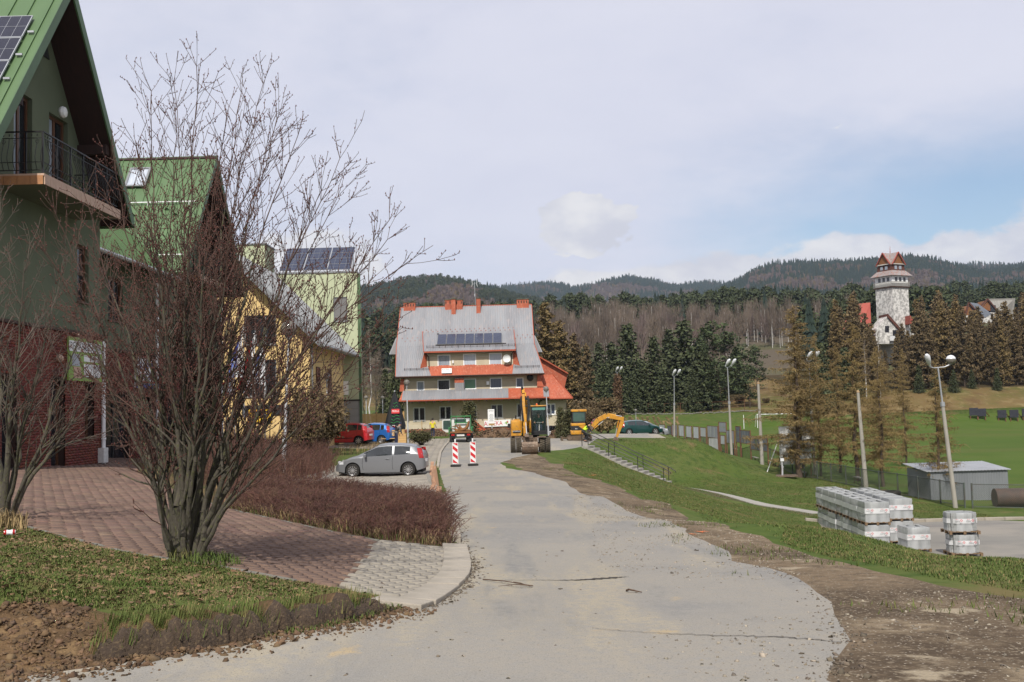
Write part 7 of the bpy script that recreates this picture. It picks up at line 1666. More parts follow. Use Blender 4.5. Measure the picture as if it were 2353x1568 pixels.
 for x in(cx0+.03,cx1-.04):b=MB();b.box(x,x+.01,cy0+.08,.74,cz0+.5,cz1-.07);b.build('side_window',MATS['clear_glass'],t)
 b=MB();b.box(cx0+pw,cx1-pw,cy1-.045,cy1-.03,cz0+.7,cz1-.07);b.build('rear_window',MATS['cab_glass'],t)
 b=MB();b.lathe([(.001,0),(.06,0),(.06,.07),(.03,.11),(.001,.12)],n=12,c=(X(800),.4,cz1+.07));b.build('beacon',MATS['beacon_orange'],t,True)
 b=MB();b.box(cx0+.25,cx1-.25,.75,1.25,cz0+.02,cz0+.42);b.box(cx0+.25,cx1-.25,1.15,1.3,cz0+.4,cz0+1.1);b.build('seat',MATS['cloth_black'],t,bevel=.04)
 b=MB();b.tube([(X(825),.25,cz0),(X(832),.42,cz0+.62)],.035,8);b.lathe([(.17,-.012),(.185,0),(.17,.012)],n=16,c=(X(832),.42,cz0+.64));b.build('steering_column',MATS['dirty_pvc'],t)
 bx=X(625);
 def arm(nm,pts,w,hts,m,dx=0.):b=MB();limb(b,pts,w,hts);o=b.build(nm,MATS[m],t,bevel=.02);o.location.x=bx+dx;return o
 arm('boom',[(.75,1.35),(-.15,2.55),(-.75,3.15)],.15,(.42,.5,.3),'cat_yellow')
 arm('boom_tip',[(-.75,3.15),(-1.25,3.62)],.13,(.3,.32),'cat_yellow',-.06)
 arm('stick',[(-1.0,3.92),(-1.25,3.6),(-1.5,2.4)],.085,(.14,.3,.28),'cat_yellow',-.10);arm('stick_foot',[(-1.5,2.4),(-1.6,1.7),(-1.62,1.12)],.105,(.28,.24,.16),'cat_yellow',-.05);arm('arm_bracket',[(-1.02,3.7),(-1.1,4.08)],.07,(.22,.12),'plastic_black',-.16);arm('arm_clamp',[(-1.2,2.9),(-1.5,2.9)],.19,(.12,.12),'plastic_black',-.08);arm('arm_clamp',[(-.9,3.35),(-1.3,3.35)],.2,(.14,.14),'plastic_black',-.08);arm('bucket_link',[(-1.62,1.3),(-1.95,1.05)],.13,(.1,.1),'steel_worn',.03)
 arm('boom_foot',[(.9,1.1),(.3,1.7)],.22,(.5,.4),'steel_worn')
 for dx in(-.26,.26):ram(t,(bx+dx,.25,1.25),(bx+dx*.9,-.2,2.6),.055)
 ram(t,(bx,-.35,2.95),(bx-.08,-1.0,3.95),.055);ram(t,(bx-.06,-1.5,2.9),(bx+.03,-1.78,1.25),.06)
 b=MB()
 for dx in(-.25,-.2,-.16,.13,.17,.22):b.tube([(bx+dx,.5,1.4),(bx+dx*1.25,-.1,2.6),(bx+dx*1.2,-.6,3.25),(bx+dx,-1.25,3.5),(bx+dx*1.2,-1.55,2.9),(bx+dx*.7,-1.75,2.0)],.022,5)
 b.build('hydraulic_hose',MATS['plastic_black'],t)
 c=X(672);b=MB();prof=[]
 for i in range(9):a=-.5+2.7*i/8;prof.append((math.cos(a)*.42,math.sin(a)*.42))
 n=len(prof);w2=.455;vs=[]
 for th in(.42,.39):
  for sx in(-w2,w2):vs+=[(sx,-1.75-math.cos(-.75+2.9*i/8)*th*.9,.48-math.sin(-.75+2.9*i/8)*th*1.05)for i in range(9)]
 fs=[(i,i+1,9+i+1,9+i)for i in range(8)]+[(18+i,27+i,27+i+1,18+i+1)for i in range(8)]
 b.add(vs,fs+[(0,9,27,18),(8,26,35,17)])
 for sx in(-w2-.02,w2):b.prism([(sx,-1.75-math.cos(-.75+2.9*i/8)*.43*.9,.48-math.sin(-.75+2.9*i/8)*.43*1.05)for i in range(9)]+[(sx,-1.6,1.0)],(.03,0,0))
 b.box(-w2,w2,-1.72,-1.62,.88,1.02);b.box(-.2,.2,-1.75,-1.5,.98,1.16);o=b.build('bucket',MATS['steel_worn'],t);o.location.x=c-.0
 b=MB()
 for i in range(9):b.tube([(X(580)+i*.1,-2.14,.3+.02*(i%2)),(X(580)+i*.1+.03,-2.12,.75)],.008,4)
 return t,(X(825),.85,cz0)
EX,dp=excavator()
drv=person('excavator driver in a dark green hooded jacket seated behind the cab glass',(0,0,0),R(180),pose(pel=(0,-.05,.48),chest=(0,-.1,.82),neck=(0,-.06,1.04),head=(0,-.02,1.17),shL=(-.2,-.06,.95),elL=(-.3,.05,.7),wrL=(-.26,.3,.66),shR=(.2,-.06,.95),elR=(.3,.05,.7),wrR=(.26,.3,.66),hipL=(-.1,.0,.46),knL=(-.14,.42,.48),anL=(-.14,.5,.1),toL=(-.15,.64,.05),hipR=(.1,0,.46),knR=(.14,.42,.48),anR=(.14,.5,.1),toR=(.15,.64,.05),face=(0,1,0)),'hoodie_green','trousers_navy')
drv.location=EX.location+Vector((dp[0],dp[1],dp[2]))
# ================================================================ mini digger
def mini():
 y0=77.;u0=1323;x0=(u0-1176.5)/2353*y0;t=thing('mini_digger','small yellow tracked mini digger with its arm reaching over the mound','excavator',(x0,y0,h(x0,y0)-.03));k=197.
 X=lambda zx:(zx-1400)/k;Z=lambda zy:(920-zy)/k
 for yy in(-.6,.6):
  b=MB();prof=[(X(1240),.0),(X(1575),.0),(X(1592),.12),(X(1590),.3),(X(1560),.42),(X(1255),.36),(X(1226),.2)];b.prism([(p[0],yy-.17,p[1])for p in prof],(0,.34,0));o=b.build('track',MATS['track_mud'],t,bevel=.03)
  b=MB()
  for i in range(16):x=X(1245)+i*.105;b.box(x,x+.045,yy-.18,yy+.18,-.025,.0);b.beam((x,yy-.18,.385+.004*i),(x,yy+.18,.385+.004*i),.045,.03)
  b.build('track_pad',MATS['track_mud'],o)
  for xx in(1265,1550):b=MB();b.lathe([(.001,-.2),(.13,-.2),(.13,.2),(.001,.2)],n=16,axis='Y',c=(X(xx),yy,.19));b.build('track_wheel',MATS['steel_worn'],o)
 b=MB();b.box(X(1140),X(1165),-.85,.85,.02,.3);b.box(X(1165),X(1260),-.3,-.2,.12,.24);b.box(X(1165),X(1260),.2,.3,.12,.24);b.build('dozer_blade',MATS['track_mud'],t)
 b=MB();b.box(X(1285),X(1470),-.75,.75,Z(830),Z(770));b.box(X(1292),X(1500),-.74,.74,Z(705),Z(665));b.build('body_panel',MATS['cat_yellow'],t,bevel=.06,smooth=True)
 b=MB();b.box(X(1298),X(1485),-.72,.72,Z(772),Z(700));b.build('body_side',MATS['plastic_black'],t,bevel=.04)
 b=MB();b.prism([(X(1400),-.735,Z(708)),(X(1470),-.735,Z(765)),(X(1490),-.735,Z(720)),(X(1490),-.735,Z(700))],(0,.02,0));b.build('body_flash',MATS['cat_yellow'],t)
 b=MB();x0_,x1_=X(1310),X(1510)
 for x in(x0_,x1_-.07):
  for y in(-.5,.43):b.box(x,x+.07,y,y+.07,Z(665),Z(495))
 b.box(x0_,x1_,-.5,-.44,Z(665),Z(640));b.box(x0_,x1_,.44,.5,Z(665),Z(640));b.build('cab_frame',MATS['plastic_black'],t)
 b=MB();b.box(X(1300),X(1525),-.56,.56,Z(498),Z(465));b.build('cab_roof',MATS['cat_yellow'],t,bevel=.05,smooth=True)
 for y in(-.48,.47):b=MB();b.box(x0_+.07,x1_-.07,y,y+.012,Z(640),Z(500));b.build('side_window',MATS['cab_glass'],t)
 b=MB();b.box(x1_-.04,x1_-.03,-.43,.43,Z(660),Z(500));b.build('windscreen',MATS['cab_glass'],t)
 b=MB();b.box(X(1345),X(1400),-.3,.3,Z(665),Z(585));b.build('seat',MATS['cloth_black'],t)
 b=MB()
 for z in(Z(840),):pass
 def arm(nm,pts,w,hts,m):b=MB();pts=[Vector((X(a),0,Z(c)))for a,c in pts]
 def a2(nm,pts,w,hts,m='cat_yellow'):
  b=MB();P=[Vector((X(a),-w,Z(c)))for a,c in pts]
  for i in range(len(P)-1):
   p,q=P[i],P[i+1];d=(q-p).normalized();n=Vector((-d.z,0,d.x));b.prism([p+n*hts[i]/2,p-n*hts[i]/2,q-n*hts[i+1]/2,q+n*hts[i+1]/2],(0,2*w,0))
  return b.build(nm,MATS[m],t,bevel=.02)
 a2('boom',[(1590,740),(1700,625),(1830,565),(2050,625)],.1,(.28,.34,.36,.24));a2('stick',[(2062,590),(2050,660),(1965,885)],.085,(.16,.30,.16));a2('boom_foot',[(1540,800),(1610,720)],.16,(.3,.3),'steel_worn')
 ram(t,(X(1600),0,Z(780)),(X(1780),0,Z(640)),.05);ram(t,(X(1850),0,Z(540)),(X(2050),0,Z(585)),.05);ram(t,(X(2000),-.0,Z(640)),(X(1950),0,Z(850)),.045)
 b=MB();P=[(1940,880),(1985,895),(1990,960),(1960,1010),(1890,985),(1905,930)];b.prism([(X(a),-.28,Z(c))for a,c in P],(0,.56,0));b.build('bucket',MATS['steel_worn'],t,bevel=.02)
 text('lettering','CAT',.12,Matrix.Translation((X(1845),-.112,Z(595)))@FRONT,MATS['sign_white'],t,.003)
 text('lettering','303',.12,Matrix.Translation((X(1362),-.725,Z(745)))@FRONT,MATS['sign_white'],t,.003)
mini()
# ================================================================ tipper truck
def truck():
 y0=82.;u0=1052.6;x0=(u0-1176.5)/2353*y0;t=thing('tipper_truck','small white cab truck with green tipper bed seen from behind with its door open','truck',(x0,y0,h(x0,y0)-.02));k=164.
 X=lambda zx:(zx-805)/k;Z=lambda zy:(605-zy)/k
 for xx in(X(680),X(718),X(893),X(930)):
  b=MB();b.lathe([(.2,-.09),(.33,-.09),(.36,-.06),(.36,.06),(.33,.09),(.2,.09)],n=22,axis='X',c=(xx,.55,.36));w_=b.build('wheel',MATS['tyre'],t,True);b=MB();b.lathe([(.001,-.03),(.2,-.05),(.2,.05),(.001,.03)],n=14,axis='X',c=(xx,.55,.36));b.build('rim',MATS['hub_dark'],w_)
 for xx in(X(645),X(935)):
  b=MB();b.lathe([(.2,-.09),(.33,-.09),(.36,-.06),(.36,.06),(.33,.09),(.2,.09)],n=22,axis='X',c=(xx,3.6,.36));b.build('wheel',MATS['tyre'],t,True)
 b=MB();b.box(-.35,.35,.1,4.6,.5,.68);b.box(X(690),X(920),-.02,.1,.42,.62);b.build('chassis',MATS['plastic_black'],t)
 b=MB();b.box(X(668),X(967),0,3.0,.72,.82);b.build('load_bed',MATS['steel_worn'],t)
 b=MB();b.box(X(672),X(965),-.05,.0,Z(478),Z(456));b.build('tailboard',MATS['root_wood'],t)
 for x in(X(655),X(950)):
  b=MB();b.box(x,x+.05,.0,3.0,.83,1.2)
  for y in(0.02,1,2,2.94):b.box(x-.02,x+.07,y,y+.05,.72,1.24)
  b.build('side_board',MATS['truck_green'],t)
 b=MB()
 for x in(X(650),X(920)):b.box(x,x+.06,3.0,3.06,.8,Z(250))
 b.box(X(650),X(926),3.0,3.05,Z(272),Z(258));b.beam((X(700),3.02,Z(450)),(X(735),3.02,Z(275)),.05);b.beam((X(890),3.02,Z(450)),(X(835),3.02,Z(275)),.05);b.box(X(700),X(890),3.0,3.04,Z(360),Z(345));b.build('head_board_frame',MATS['truck_green'],t)
 b=MB();b.box(X(648),X(905),3.2,4.75,.6,Z(300));b.build('cab',MATS['truck_white'],t,bevel=.1,smooth=True)
 b=MB();b.box(X(700),X(862),3.17,3.19,Z(352),Z(308));b.build('rear_window',MATS['cab_glass'],t)
 M=Matrix.Translation((X(645),4.5,0))@Matrix.Rotation(R(8),4,'Z')
 P=[(-.02,.72),(-.02,Z(308)),(-.68,Z(308)),(-.76,Z(325)),(-.76,.95),(-.45,.72)]
 b=MB();b.prism([(p[0],0,p[1])for p in P],(0,.06,0),0,M);d=b.build('door',MATS['truck_white'],t,bevel=.02)
 b=MB();b.prism([(p[0],-.012,p[1])for p in((-.08,.95),(-.08,Z(322)),(-.64,Z(322)),(-.68,Z(335)),(-.68,.98))],(0,.085,0),0,M);b.build('window',MATS['cab_glass'],d)
 b=MB();b.box(-.1,.02,-.08,.0,Z(385),Z(350),0,M);b.build('wing_mirror',MATS['plastic_black'],d)
 for x in(X(710),X(915)):
  b=MB();b.box(x-.13,x+.13,-.07,-.02,.56,.7);b.build('tail_light',MATS['light_red'],t)
 b=MB();b.box(X(760),X(860),-.06,-.021,.52,.66);b.build('number_plate',MATS['dirty_pvc'],t)
 for x in(X(690),X(920)):b=MB();b.box(x-.15,x+.15,.15,.17,.1,.6);b.build('mud_flap',MATS['plastic_black'],t)
 s=Bare(17);
 for(a,c,d_)in((X(710),Z(430),X(760)),):
  pass
 r=thing('tree_root','forked reddish tree stump lying on the green truck bed','stump',tuple(t.location+Vector((.05,1.2,.83))));b=MB()
 for pts,rad in(([(-.5,0,.05),(-.3,.1,.12),(0,0,.15),(.3,0,.2),(.5,.0,.45),(.62,0,.85)],[.07,.12,.17,.16,.12,.07]),([(0,0,.15),(-.1,-.1,.4),(-.2,0,.6)],[.13,.09,.05]),([(-.15,0,.2),(-.4,.1,.5),(-.75,.0,.42)],[.1,.07,.035]),([(-.2,.1,.1),(-.5,.2,.2),(-.85,.1,.3)],[.1,.07,.03]),([(.3,0,.15),(.55,-.1,.1),(.8,-.1,.1)],[.12,.09,.05])):b.tube(pts,rad,9)
 b.build('wood',MATS['root_wood'],r,True)
 c=on(x0+1.0,y0+2.2)
truck()
# ================================================================ street furniture
mat('globe_glass',(.20,.18,.15),(.12,.105,.085),2,.08,spec=.9,alpha=.82);mat('globe_cap',(.20,.185,.15),None,rough=.35,metal=.4);mat('pole_grey',(.42,.44,.46),(.33,.34,.35),5,.6,c3=(.25,.2,.16),stretch=(1,1,.4));mat('pole_concrete',(.34,.315,.27),(.27,.25,.215),2,.95,stretch=(1,1,.4));mat('lamp_white',(.68,.68,.68),(.55,.56,.57),6,.35);mat('rust',(.16,.065,.035),(.11,.05,.03),4,.85);mat('fence_green',(.075,.10,.085),(.07,.06,.05),2,.7)
mat('wire',(.10,.11,.085),None,rough=.7,metal=.2);mat('ad_sheet',(.34,.355,.38),(.28,.29,.31),.5,.6);mat('ad_pale',(.52,.55,.56),(.44,.47,.48),1,.6);mat('ad_dark',(.15,.165,.185),(.11,.12,.14),.7,.6);mat('banner_white',(.6,.6,.59),(.5,.5,.49),2,.7)
island_random(mat('fence_plank',(.55,.36,.14),(.46,.29,.11),.8,.75,stretch=(.3,1,4)),.15,.01);mat('umbrella_black',(.012,.012,.014),None,rough=.75);mat('print_green',(.03,.30,.07),None,rough=.7);mat('print_red',(.55,.03,.03),None,rough=.6);mat('wood_raw',(.42,.26,.10),(.34,.2,.08),5,.8);mat('pallet_wood',(.21,.135,.075),(.14,.09,.05),4,.9)
island_random(mat('pallet_block',(.27,.275,.265),(.235,.24,.235),4,.7),.12,.004);mat('wrap_film',(.58,.59,.59),(.36,.37,.37),3.2,.12,spec=1.,stretch=(1,1,.22),alpha=.66);mat('wrap_band',(.62,.62,.62),(.52,.52,.52),4,.3,spec=.7);mat('shed_metal',(.235,.245,.255),(.19,.20,.21),.8,.5,metal=.35,stretch=(1,1,.25));mat('shed_roof',(.36,.37,.38),(.28,.285,.29),.6,.45,metal=.3);mat('roller_steel',(.055,.04,.034),(.09,.055,.04),1.5,.7,bump=.2)
mat('flag_white',(.7,.7,.72),None,rough=.8);mat('flag_red',(.5,.03,.04),None,rough=.8);mat('flag_blue',(.10,.14,.4),None,rough=.8);mat('black_foil',(.012,.012,.013),None,rough=.22,spec=.8);mat('target_foam',(.02,.021,.03),(.035,.035,.045),3,.9)
def barrier(label,u,v,y,rz,yaw=0):
 g=W(u,v,y);t=thing('barrier_board',label,'barrier',(g.x,y,h(g.x,y)+.004),yaw,'warning boards standing in the road');w,hh,z0=.145,1.05,.12
 b=MB();b.box(-.24,.24,-.18,.18,0,.10);b.build('base_plate',MATS['tyre'],t,bevel=.02)
 b=MB();b.box(-.02,.02,-.02,.02,.06,1.34);b.box(-.035,.035,-.03,.03,1.2,1.34);b.build('post',MATS['white_paint'],t)
 T=Matrix.Rotation(rz,4,'Y')
 b=MB();b.box(-w,w,-.055,-.02,z0,z0+hh);o=b.build('board',MATS['white_paint'],t,bevel=.012)
 sw=hh/6.;s=.72
 for k in range(4):
  zc=z0+.02+k*.335;poly=[(-w+.025,zc+.23),(-w+.025,zc+.06),(w-.025,zc-.14),(w-.025,zc+.03)]
  P=[(x,min(max(z,z0+.03),z0+hh-.03))for x,z in poly]
  if max(p[1]for p in P)-min(p[1]for p in P)<.02:continue
  q=MB();q.prism([(x,-.0565,z)for x,z in P],(0,-.004,0));q.build('red_stripe',MATS['red_paint'],o)
 return t
barrier('left one of two red and white striped warning boards in the road',1047,1071,50.2,0,R(-2));barrier('right warning board with a smudged middle stripe, on a rubber foot',1087,1070,50.4,0,R(9))
def globe_lamp(label,u,v,y,hgt,gr=.24,lean=0.,group='globe street lamps',rp=.06):
 g=W(u,v,y);t=thing('street_lamp',label,'street lamp',(g.x,y,h(g.x,y)-.05),0,group);top=Vector((lean*hgt,0,hgt))
 b=MB();b.tube([(0,0,0),top*.28],[rp*1.25,rp*1.2],12);b.tube([top*.28,top*.29,top],[rp*1.2,rp*.85,rp*.6],12);b.tube([top,top+Vector((0,0,.12))],[rp*.9,gr*.45],12);b.build('pole',MATS['pole_grey'],t,True)
 c=top+Vector((0,0,.1+gr));b=MB();b.lathe([(gr*.45,-gr*.9)]+[(gr*math.cos(a),gr*math.sin(a))for a in np.linspace(-1.1,1.5,12)]+[(.001,gr)],n=20,c=tuple(c));b.build('globe',MATS['globe_glass'],t,True)
 b=MB();b.lathe([(gr*.42,-gr*.85),(gr*.3,-gr*.3),(gr*.12,gr*.2),(.001,gr*.2)],n=12,c=tuple(c));b.build('bulb_holder',MATS['lamp_white'],t,True)
 b=MB();b.lathe([(gr*1.02*math.cos(a),gr*1.02*math.sin(a))for a in np.linspace(.55,1.5,7)]+[(.001,gr*1.02)],n=20,c=tuple(c));b.build('globe_cap',MATS['globe_cap'],t,True);return t
globe_lamp('tall grey globe lamp rising from the dark red hedge behind the big bare tree',650,1100,33.7,4.55,.27,.055)
globe_lamp('grey globe lamp standing in front of the red car',753,1040,64,4.3,.22)
globe_lamp('globe lamp behind the grey hatchback at the left end of the cream house',938,1012,75,4.25,.22,-.008)
globe_lamp('globe lamp standing just right of the large excavator',1261,1007,90,4.0,.24,-.03)
globe_lamp('short globe lamp half hidden behind the mini digger cab',1335,980,132,3.3,.26)
globe_lamp('small distant globe lamp on the grass bank with straw letters',1462,978,178,3.0,.26)
globe_lamp('small globe lamp left of the wooden fence behind the plank screen',842,965,104,3.4,.2);globe_lamp('small globe lamp above the middle of the wooden plank screen',880,965,105,3.4,.2)
def floodlight(label,u,v,y,hgt,lean=0.,heads=2,group='floodlight poles along the pitch',low=.62,dish=False,ivy=False):
 g=W(u,v,y);t=thing('floodlight_pole',label,'floodlight',(g.x,y,h(g.x,y)-.1),0,group);top=Vector((lean*hgt,0,hgt));m=top*low
 b=MB();b.tube([(0,0,0),m],[.135,.095],10);b.build('concrete_post',MATS['pole_concrete'],t,True)
 b=MB();b.tube([m-top*.02,top],[.055,.045],8);b.tube([m-top*.015,m+top*.015],.13,10)
 arm=.75 if dish else.3
 b.tube([top+Vector((-arm*.6,0,.05)),top+Vector((-arm*.3,0,-.02)),top+Vector((arm*.5,0,.02)),top+Vector((arm,0,.18))],.035,6);b.build('steel_pole',MATS['zinc'],t,True)
 for i in range(heads):
  c=top+Vector((-arm*.6+i*(.55 if not dish else 0),-.05*i,.1));d=Vector((.26,-.45,.55)).normalized()if not dish else Vector((-.35,-.5,.6)).normalized()
  b=MB();b.tube([c,c+d*.22,c+d*.3,c+d*.75,c+d*.9],[.07,.085,.13,.165,.08],8);b.build('lamp_head',MATS['lamp_white'],t,True)
 if dish:
  c=top+Vector((arm,0,.42));b=MB();b.lathe([(.26*math.cos(a),.26*math.sin(a))for a in np.linspace(-1.2,1.5,10)],n=16,c=tuple(c));b.build('globe',MATS['globe_glass'],t,True);b=MB();b.lathe([(.27*math.cos(a),.27*math.sin(a))for a in np.linspace(.2,1.55,7)],n=16,c=tuple(c));b.build('globe_cap',MATS['lamp_white'],t,True)
 if ivy:
  st=np.array([(math.cos(a)*.5*q,math.sin(a)*.5*q,z)for z in np.linspace(.2,hgt-.4,70)for a,q in[(random.random()*6.28,random.uniform(.3,1)*(1 if 2.5<z<7.5 else.6))for _ in range(9)]]);V,F=blades(st,.12,6,.3,.8,5);np_mesh('ivy',V,F,MATS['ivy_brown'],t)
 return t
floodlight('floodlight pole with two white lamps right of the mini digger',1341,990,165,8.6);floodlight('floodlight pole wrapped in a thick column of dead ivy',1422,985,150,8.9,ivy=True);floodlight('tall floodlight pole with two tilted white lamps rising behind the mound',1549,1012,124,8.9,.03);floodlight('floodlight pole with paired white lamps standing among the advert frames',1682,1062,99,9.0,-.01);floodlight('floodlight pole hidden in the larch with only its white lamps clear',1873,1103,86,9.6,-.01)
floodlight('nearest floodlight pole leaning left by the tin shed, one white lamp and one globe',2196,1166,58,8.0,-.075,1,dish=True,low=.74)
for nm,lab,(u,v,y,hh,ln)in(('concrete_pole','plain weathered concrete pole without lamp behind the advert frames',(1752,1082,89,7.2,-.01)),('concrete_pole','slender bare pole leaning left above the pallets',(1990,1116,73,6.9,-.04))):
 g=W(u,v,y);t=thing(nm,lab,'pole',(g.x,y,h(g.x,y)-.1));b=MB();b.tube([(0,0,0),(ln*hh,0,hh)],[.17,.10],10);b.build('shaft',MATS['pole_concrete'],t,True);b=MB();b.tube([(ln*hh*.99,0,hh*.985),(ln*hh,0,hh+.05)],[.125,.06],10);b.build('pole_cap',MATS['wood_raw'],t)
def steps():
 A,B=Vector((4.95,72.2,-.16)),Vector((10.3,69.8,-2.78));n=15;t=thing('concrete_steps','flight of grey concrete steps running down the grassy bank','steps',tuple(B));d=(B-A);f=Vector((d.x,d.y,0)).normalized();s=Vector((-f.y,f.x,0));me=None
 run=Vector((d.x,d.y,0)).length/n;rise=-d.z/n
 M0=Matrix((f,s,Vector((0,0,1)))).transposed().to_4x4()
 for i in range(n):
  if me is None:o=MB().box(-run*.1,run*1.15,-.7,.7,-.14,.04).build('step',MATS['concrete'],t,bevel=.01);me=o.data
  else:o=bpy.data.objects.new('step',me);COL.objects.link(o);o.parent=t
  q=M0 .copy();q.translation=A+d*((i+.1)/n)-B+Vector((0,0,random.gauss(.02,.006)));o.matrix_local=q
 for sd in(-.72,.72):b=MB();b.beam(A+s*sd-Vector((0,0,.2)),B+s*sd-Vector((0,0,.2)),.08,.32);q=b.build('string_beam',MATS['concrete_dark'],t);q.matrix_parent_inverse=Matrix.Translation(-B)
 for sd,lab in((-.62,'black steel handrail on the near side of the concrete steps'),(.62,'black steel handrail on the far side of the concrete steps')):
  r=thing('stair_railing',lab,'railing',tuple(B+s*sd));off=-(B+s*sd);e=B+d*.07+s*sd
  b=MB();b.tube([A+s*sd+Vector((0,0,1.12)),B+s*sd+Vector((0,0,1.12)),e+Vector((0,0,1.05)),e+Vector((0,0,.95))],.028,8);q=b.build('handrail',MATS['iron_black'],r);q.matrix_parent_inverse=Matrix.Translation(off)
  b=MB();b.tube([A+s*sd+Vector((0,0,.62)),B+s*sd+Vector((0,0,.62))],.02,6);q=b.build('mid_rail',MATS['iron_black'],r);q.matrix_parent_inverse=Matrix.Translation(off)
  for k in(0.0,.33,.68,.985):p=A+d*k+s*sd;b=MB();b.tube([p-Vector((0,0,.15)),p+Vector((0,0,1.12))],.026,8);q=b.build('post',MATS['iron_black'],r);q.matrix_parent_inverse=Matrix.Translation(off)
steps()
def FLy(u):k=(u-1176.5)/2353;return 29.84/(k+.08)
def fence(label,pts,hgt=1.35,name='chain_link_fence',wires=True,pm='fence_green'):
 c=pts[0];t=thing(name,label,'fence',(*c,h(*c)));off=Matrix.Translation(-Vector((*c,h(*c))));W0=[];W1=[]
 for i,p in enumerate(pts):
  g=on(*p);b=MB();b.box(g.x-.035,g.x+.035,g.y-.035,g.y+.035,g.z-.1,g.z+hgt+.06);q=b.build('post',MATS[pm],t);q.matrix_parent_inverse=off
  if i+1<len(pts):
   e=on(*pts[i+1]);d=e-g;b=MB();b.beam(g+d*.02+Vector((0,0,hgt)),e-d*.02+Vector((0,0,hgt)),.04);b.beam(g+d*.02+Vector((0,0,.1)),e-d*.02+Vector((0,0,.1)),.04);q=b.build('panel_frame',MATS[pm],t);q.matrix_parent_inverse=off
   if wires:
    L_=d.length;n=int((L_+hgt)/.11)
    for k in range(n):
     for sg in(0,1):
      a0=k*.11-hgt;x0,z0=(a0,0.)if a0>0 else(0.,-a0);x1,z1=(a0+hgt,hgt)if a0+hgt<L_ else(L_,L_-a0)
      if z1-z0<.05:continue
      if sg:x0,x1=L_-x0,L_-x1
      W0 .append(tuple(g+d*(x0/L_)+Vector((0,0,.1+z0*(hgt-.1)/hgt))));W1 .append(tuple(g+d*(x1/L_)+Vector((0,0,.1+z1*(hgt-.1)/hgt))))
 if W0:k=len(W0);V,F=seg_tubes(W0,W1,np.full(k,.0045),np.full(k,.0045),3);o=np_mesh('wire_mesh',V,F,MATS['wire'],t);o.matrix_parent_inverse=off;tag(o,kind='stuff')
 return t
line=lambda y:(25.2+4.64-.08*y,y)
fence('rusty green chain link fence running along the side of the pitch',[line(y)for y in np.arange(58,128,2.75)])
fence('chain link fence with green frames in front of the roller and tin shed',[(25.45,57.6),(28.4,57.3),(31.2,57.0),(34,56.8),(37,56.5)])
def zP(zx,zy):return((2550+zx*.255)/1.7,(1550+zy*.255)/1.7)
def ad_frame(label,x0,x1,y0,y1,strips,material,rows=1,group='advert frames along the pitch fence',legs=True,pale=None,dy=.35):
 u0,v0=zP(x0,y0);u1,v1=zP(x1,y1);ya,yb=FLy(u0)-dy,FLy(u1)-dy;um=(u0+u1)/2;ym=FLy(um)-dy;zt,zb=W(um,v0,ym).z,W(um,v1,ym).z;a,b_=Vector((W(u0,v0,ya).x,ya,0)),Vector((W(u1,v0,yb).x,yb,0));d=b_-a;g=h(a.x,a.y)
 t=thing('advert_frame',label,'advert board',(a.x,a.y,g),0,group);off=Matrix.Translation(-t.location);n=Vector((d.y,-d.x,0)).normalized()*.02
 if n.x>0:n=-n
 for p in(a,b_):gz=h(p.x,p.y);b=MB();b.box(p.x-.045,p.x+.045,p.y-.045,p.y+.045,gz-.1,zt+.05);q=b.build('post',MATS['rust'],t);q.matrix_parent_inverse=off
 b=MB();z=lambda q:Vector((0,0,q));b.beam(a+z(zt),b_+z(zt),.05);b.beam(a+z(zb),b_+z(zb),.05);q=b.build('cross_bar',MATS['rust'],t);q.matrix_parent_inverse=off
 for r in range(rows):
  for k in range(strips):
   p,q_=a+d*((k+.06)/strips),a+d*((k+.94)/strips);z0,z1=zb+(zt-zb)*(r+.03)/rows,zb+(zt-zb)*(r+.97)/rows;b=MB();b.prism([tuple(p+z(z0)),tuple(q_+z(z0)),tuple(q_+z(z1)),tuple(p+z(z1))],tuple(n));q=b.build('sheet',MATS[material],t);q.matrix_parent_inverse=off
 return t
for lab,a in(('white three panelled advert frame at the far left end of the pitch fence',(97,185,430,575,3,'ad_pale')),('small rusty advert frame with dark panes second from the left end',(225,290,450,580,2,'ad_dark',2)),('grey advert frame half hidden by the floodlight pole behind the mound',(297,372,432,600,2,'ad_sheet')),('pale blue advert frame just right of the pole behind the mound',(397,478,438,608,3,'ad_pale')),('pale three strip advert frame in the middle of the row',(510,593,452,625,3,'ad_pale')),('white slatted advert frame with dark bars right of the middle',(620,704,460,640,4,'ad_pale')),('single bright sheet advert frame with torn corner',(726,815,475,615,1,'ad_pale')),('broad four strip grey advert frame carrying a white banner below',(836,995,450,630,3,'ad_sheet')),('tallest narrow advert frame with two stacked grey sheets',(1010,1122,393,545,1,'ad_sheet',2)),('small low grey board below the tallest advert frame',(1038,1105,595,730,1,'ad_pale')),('grey advert frame split by the floodlight pole',(1128,1245,520,715,3,'ad_sheet')),('dark stacked advert sheets leaning beside the wide dark frame',(1270,1340,458,700,1,'ad_dark',3)),('wide dark four strip advert frame leaning to the right',(1335,1490,520,718,4,'ad_dark')),('large blue grey advert frame left of the bare concrete pole',(1495,1755,615,825,3,'ad_dark'))):ad_frame(lab,*a)
u,v=zP(925,640);
b=MB();y0,y1=FLy(zP(858,0)[0])-.5,FLy(zP(998,0)[0])-.5;a,c=W(*zP(858,640),y0),W(*zP(998,640),y1);t=thing('white_banner','white sagging banner hung under the broad grey advert frame','banner',tuple(a));n=10;V=[]
for i in range(n+1):
 p=a.lerp(c,i/n);V+=[(p.x+.04*math.sin(i*1.7),p.y,p.z),(p.x+.04*math.sin(i*1.3),p.y,a.z-1.9+.12*math.sin(i*.9))]
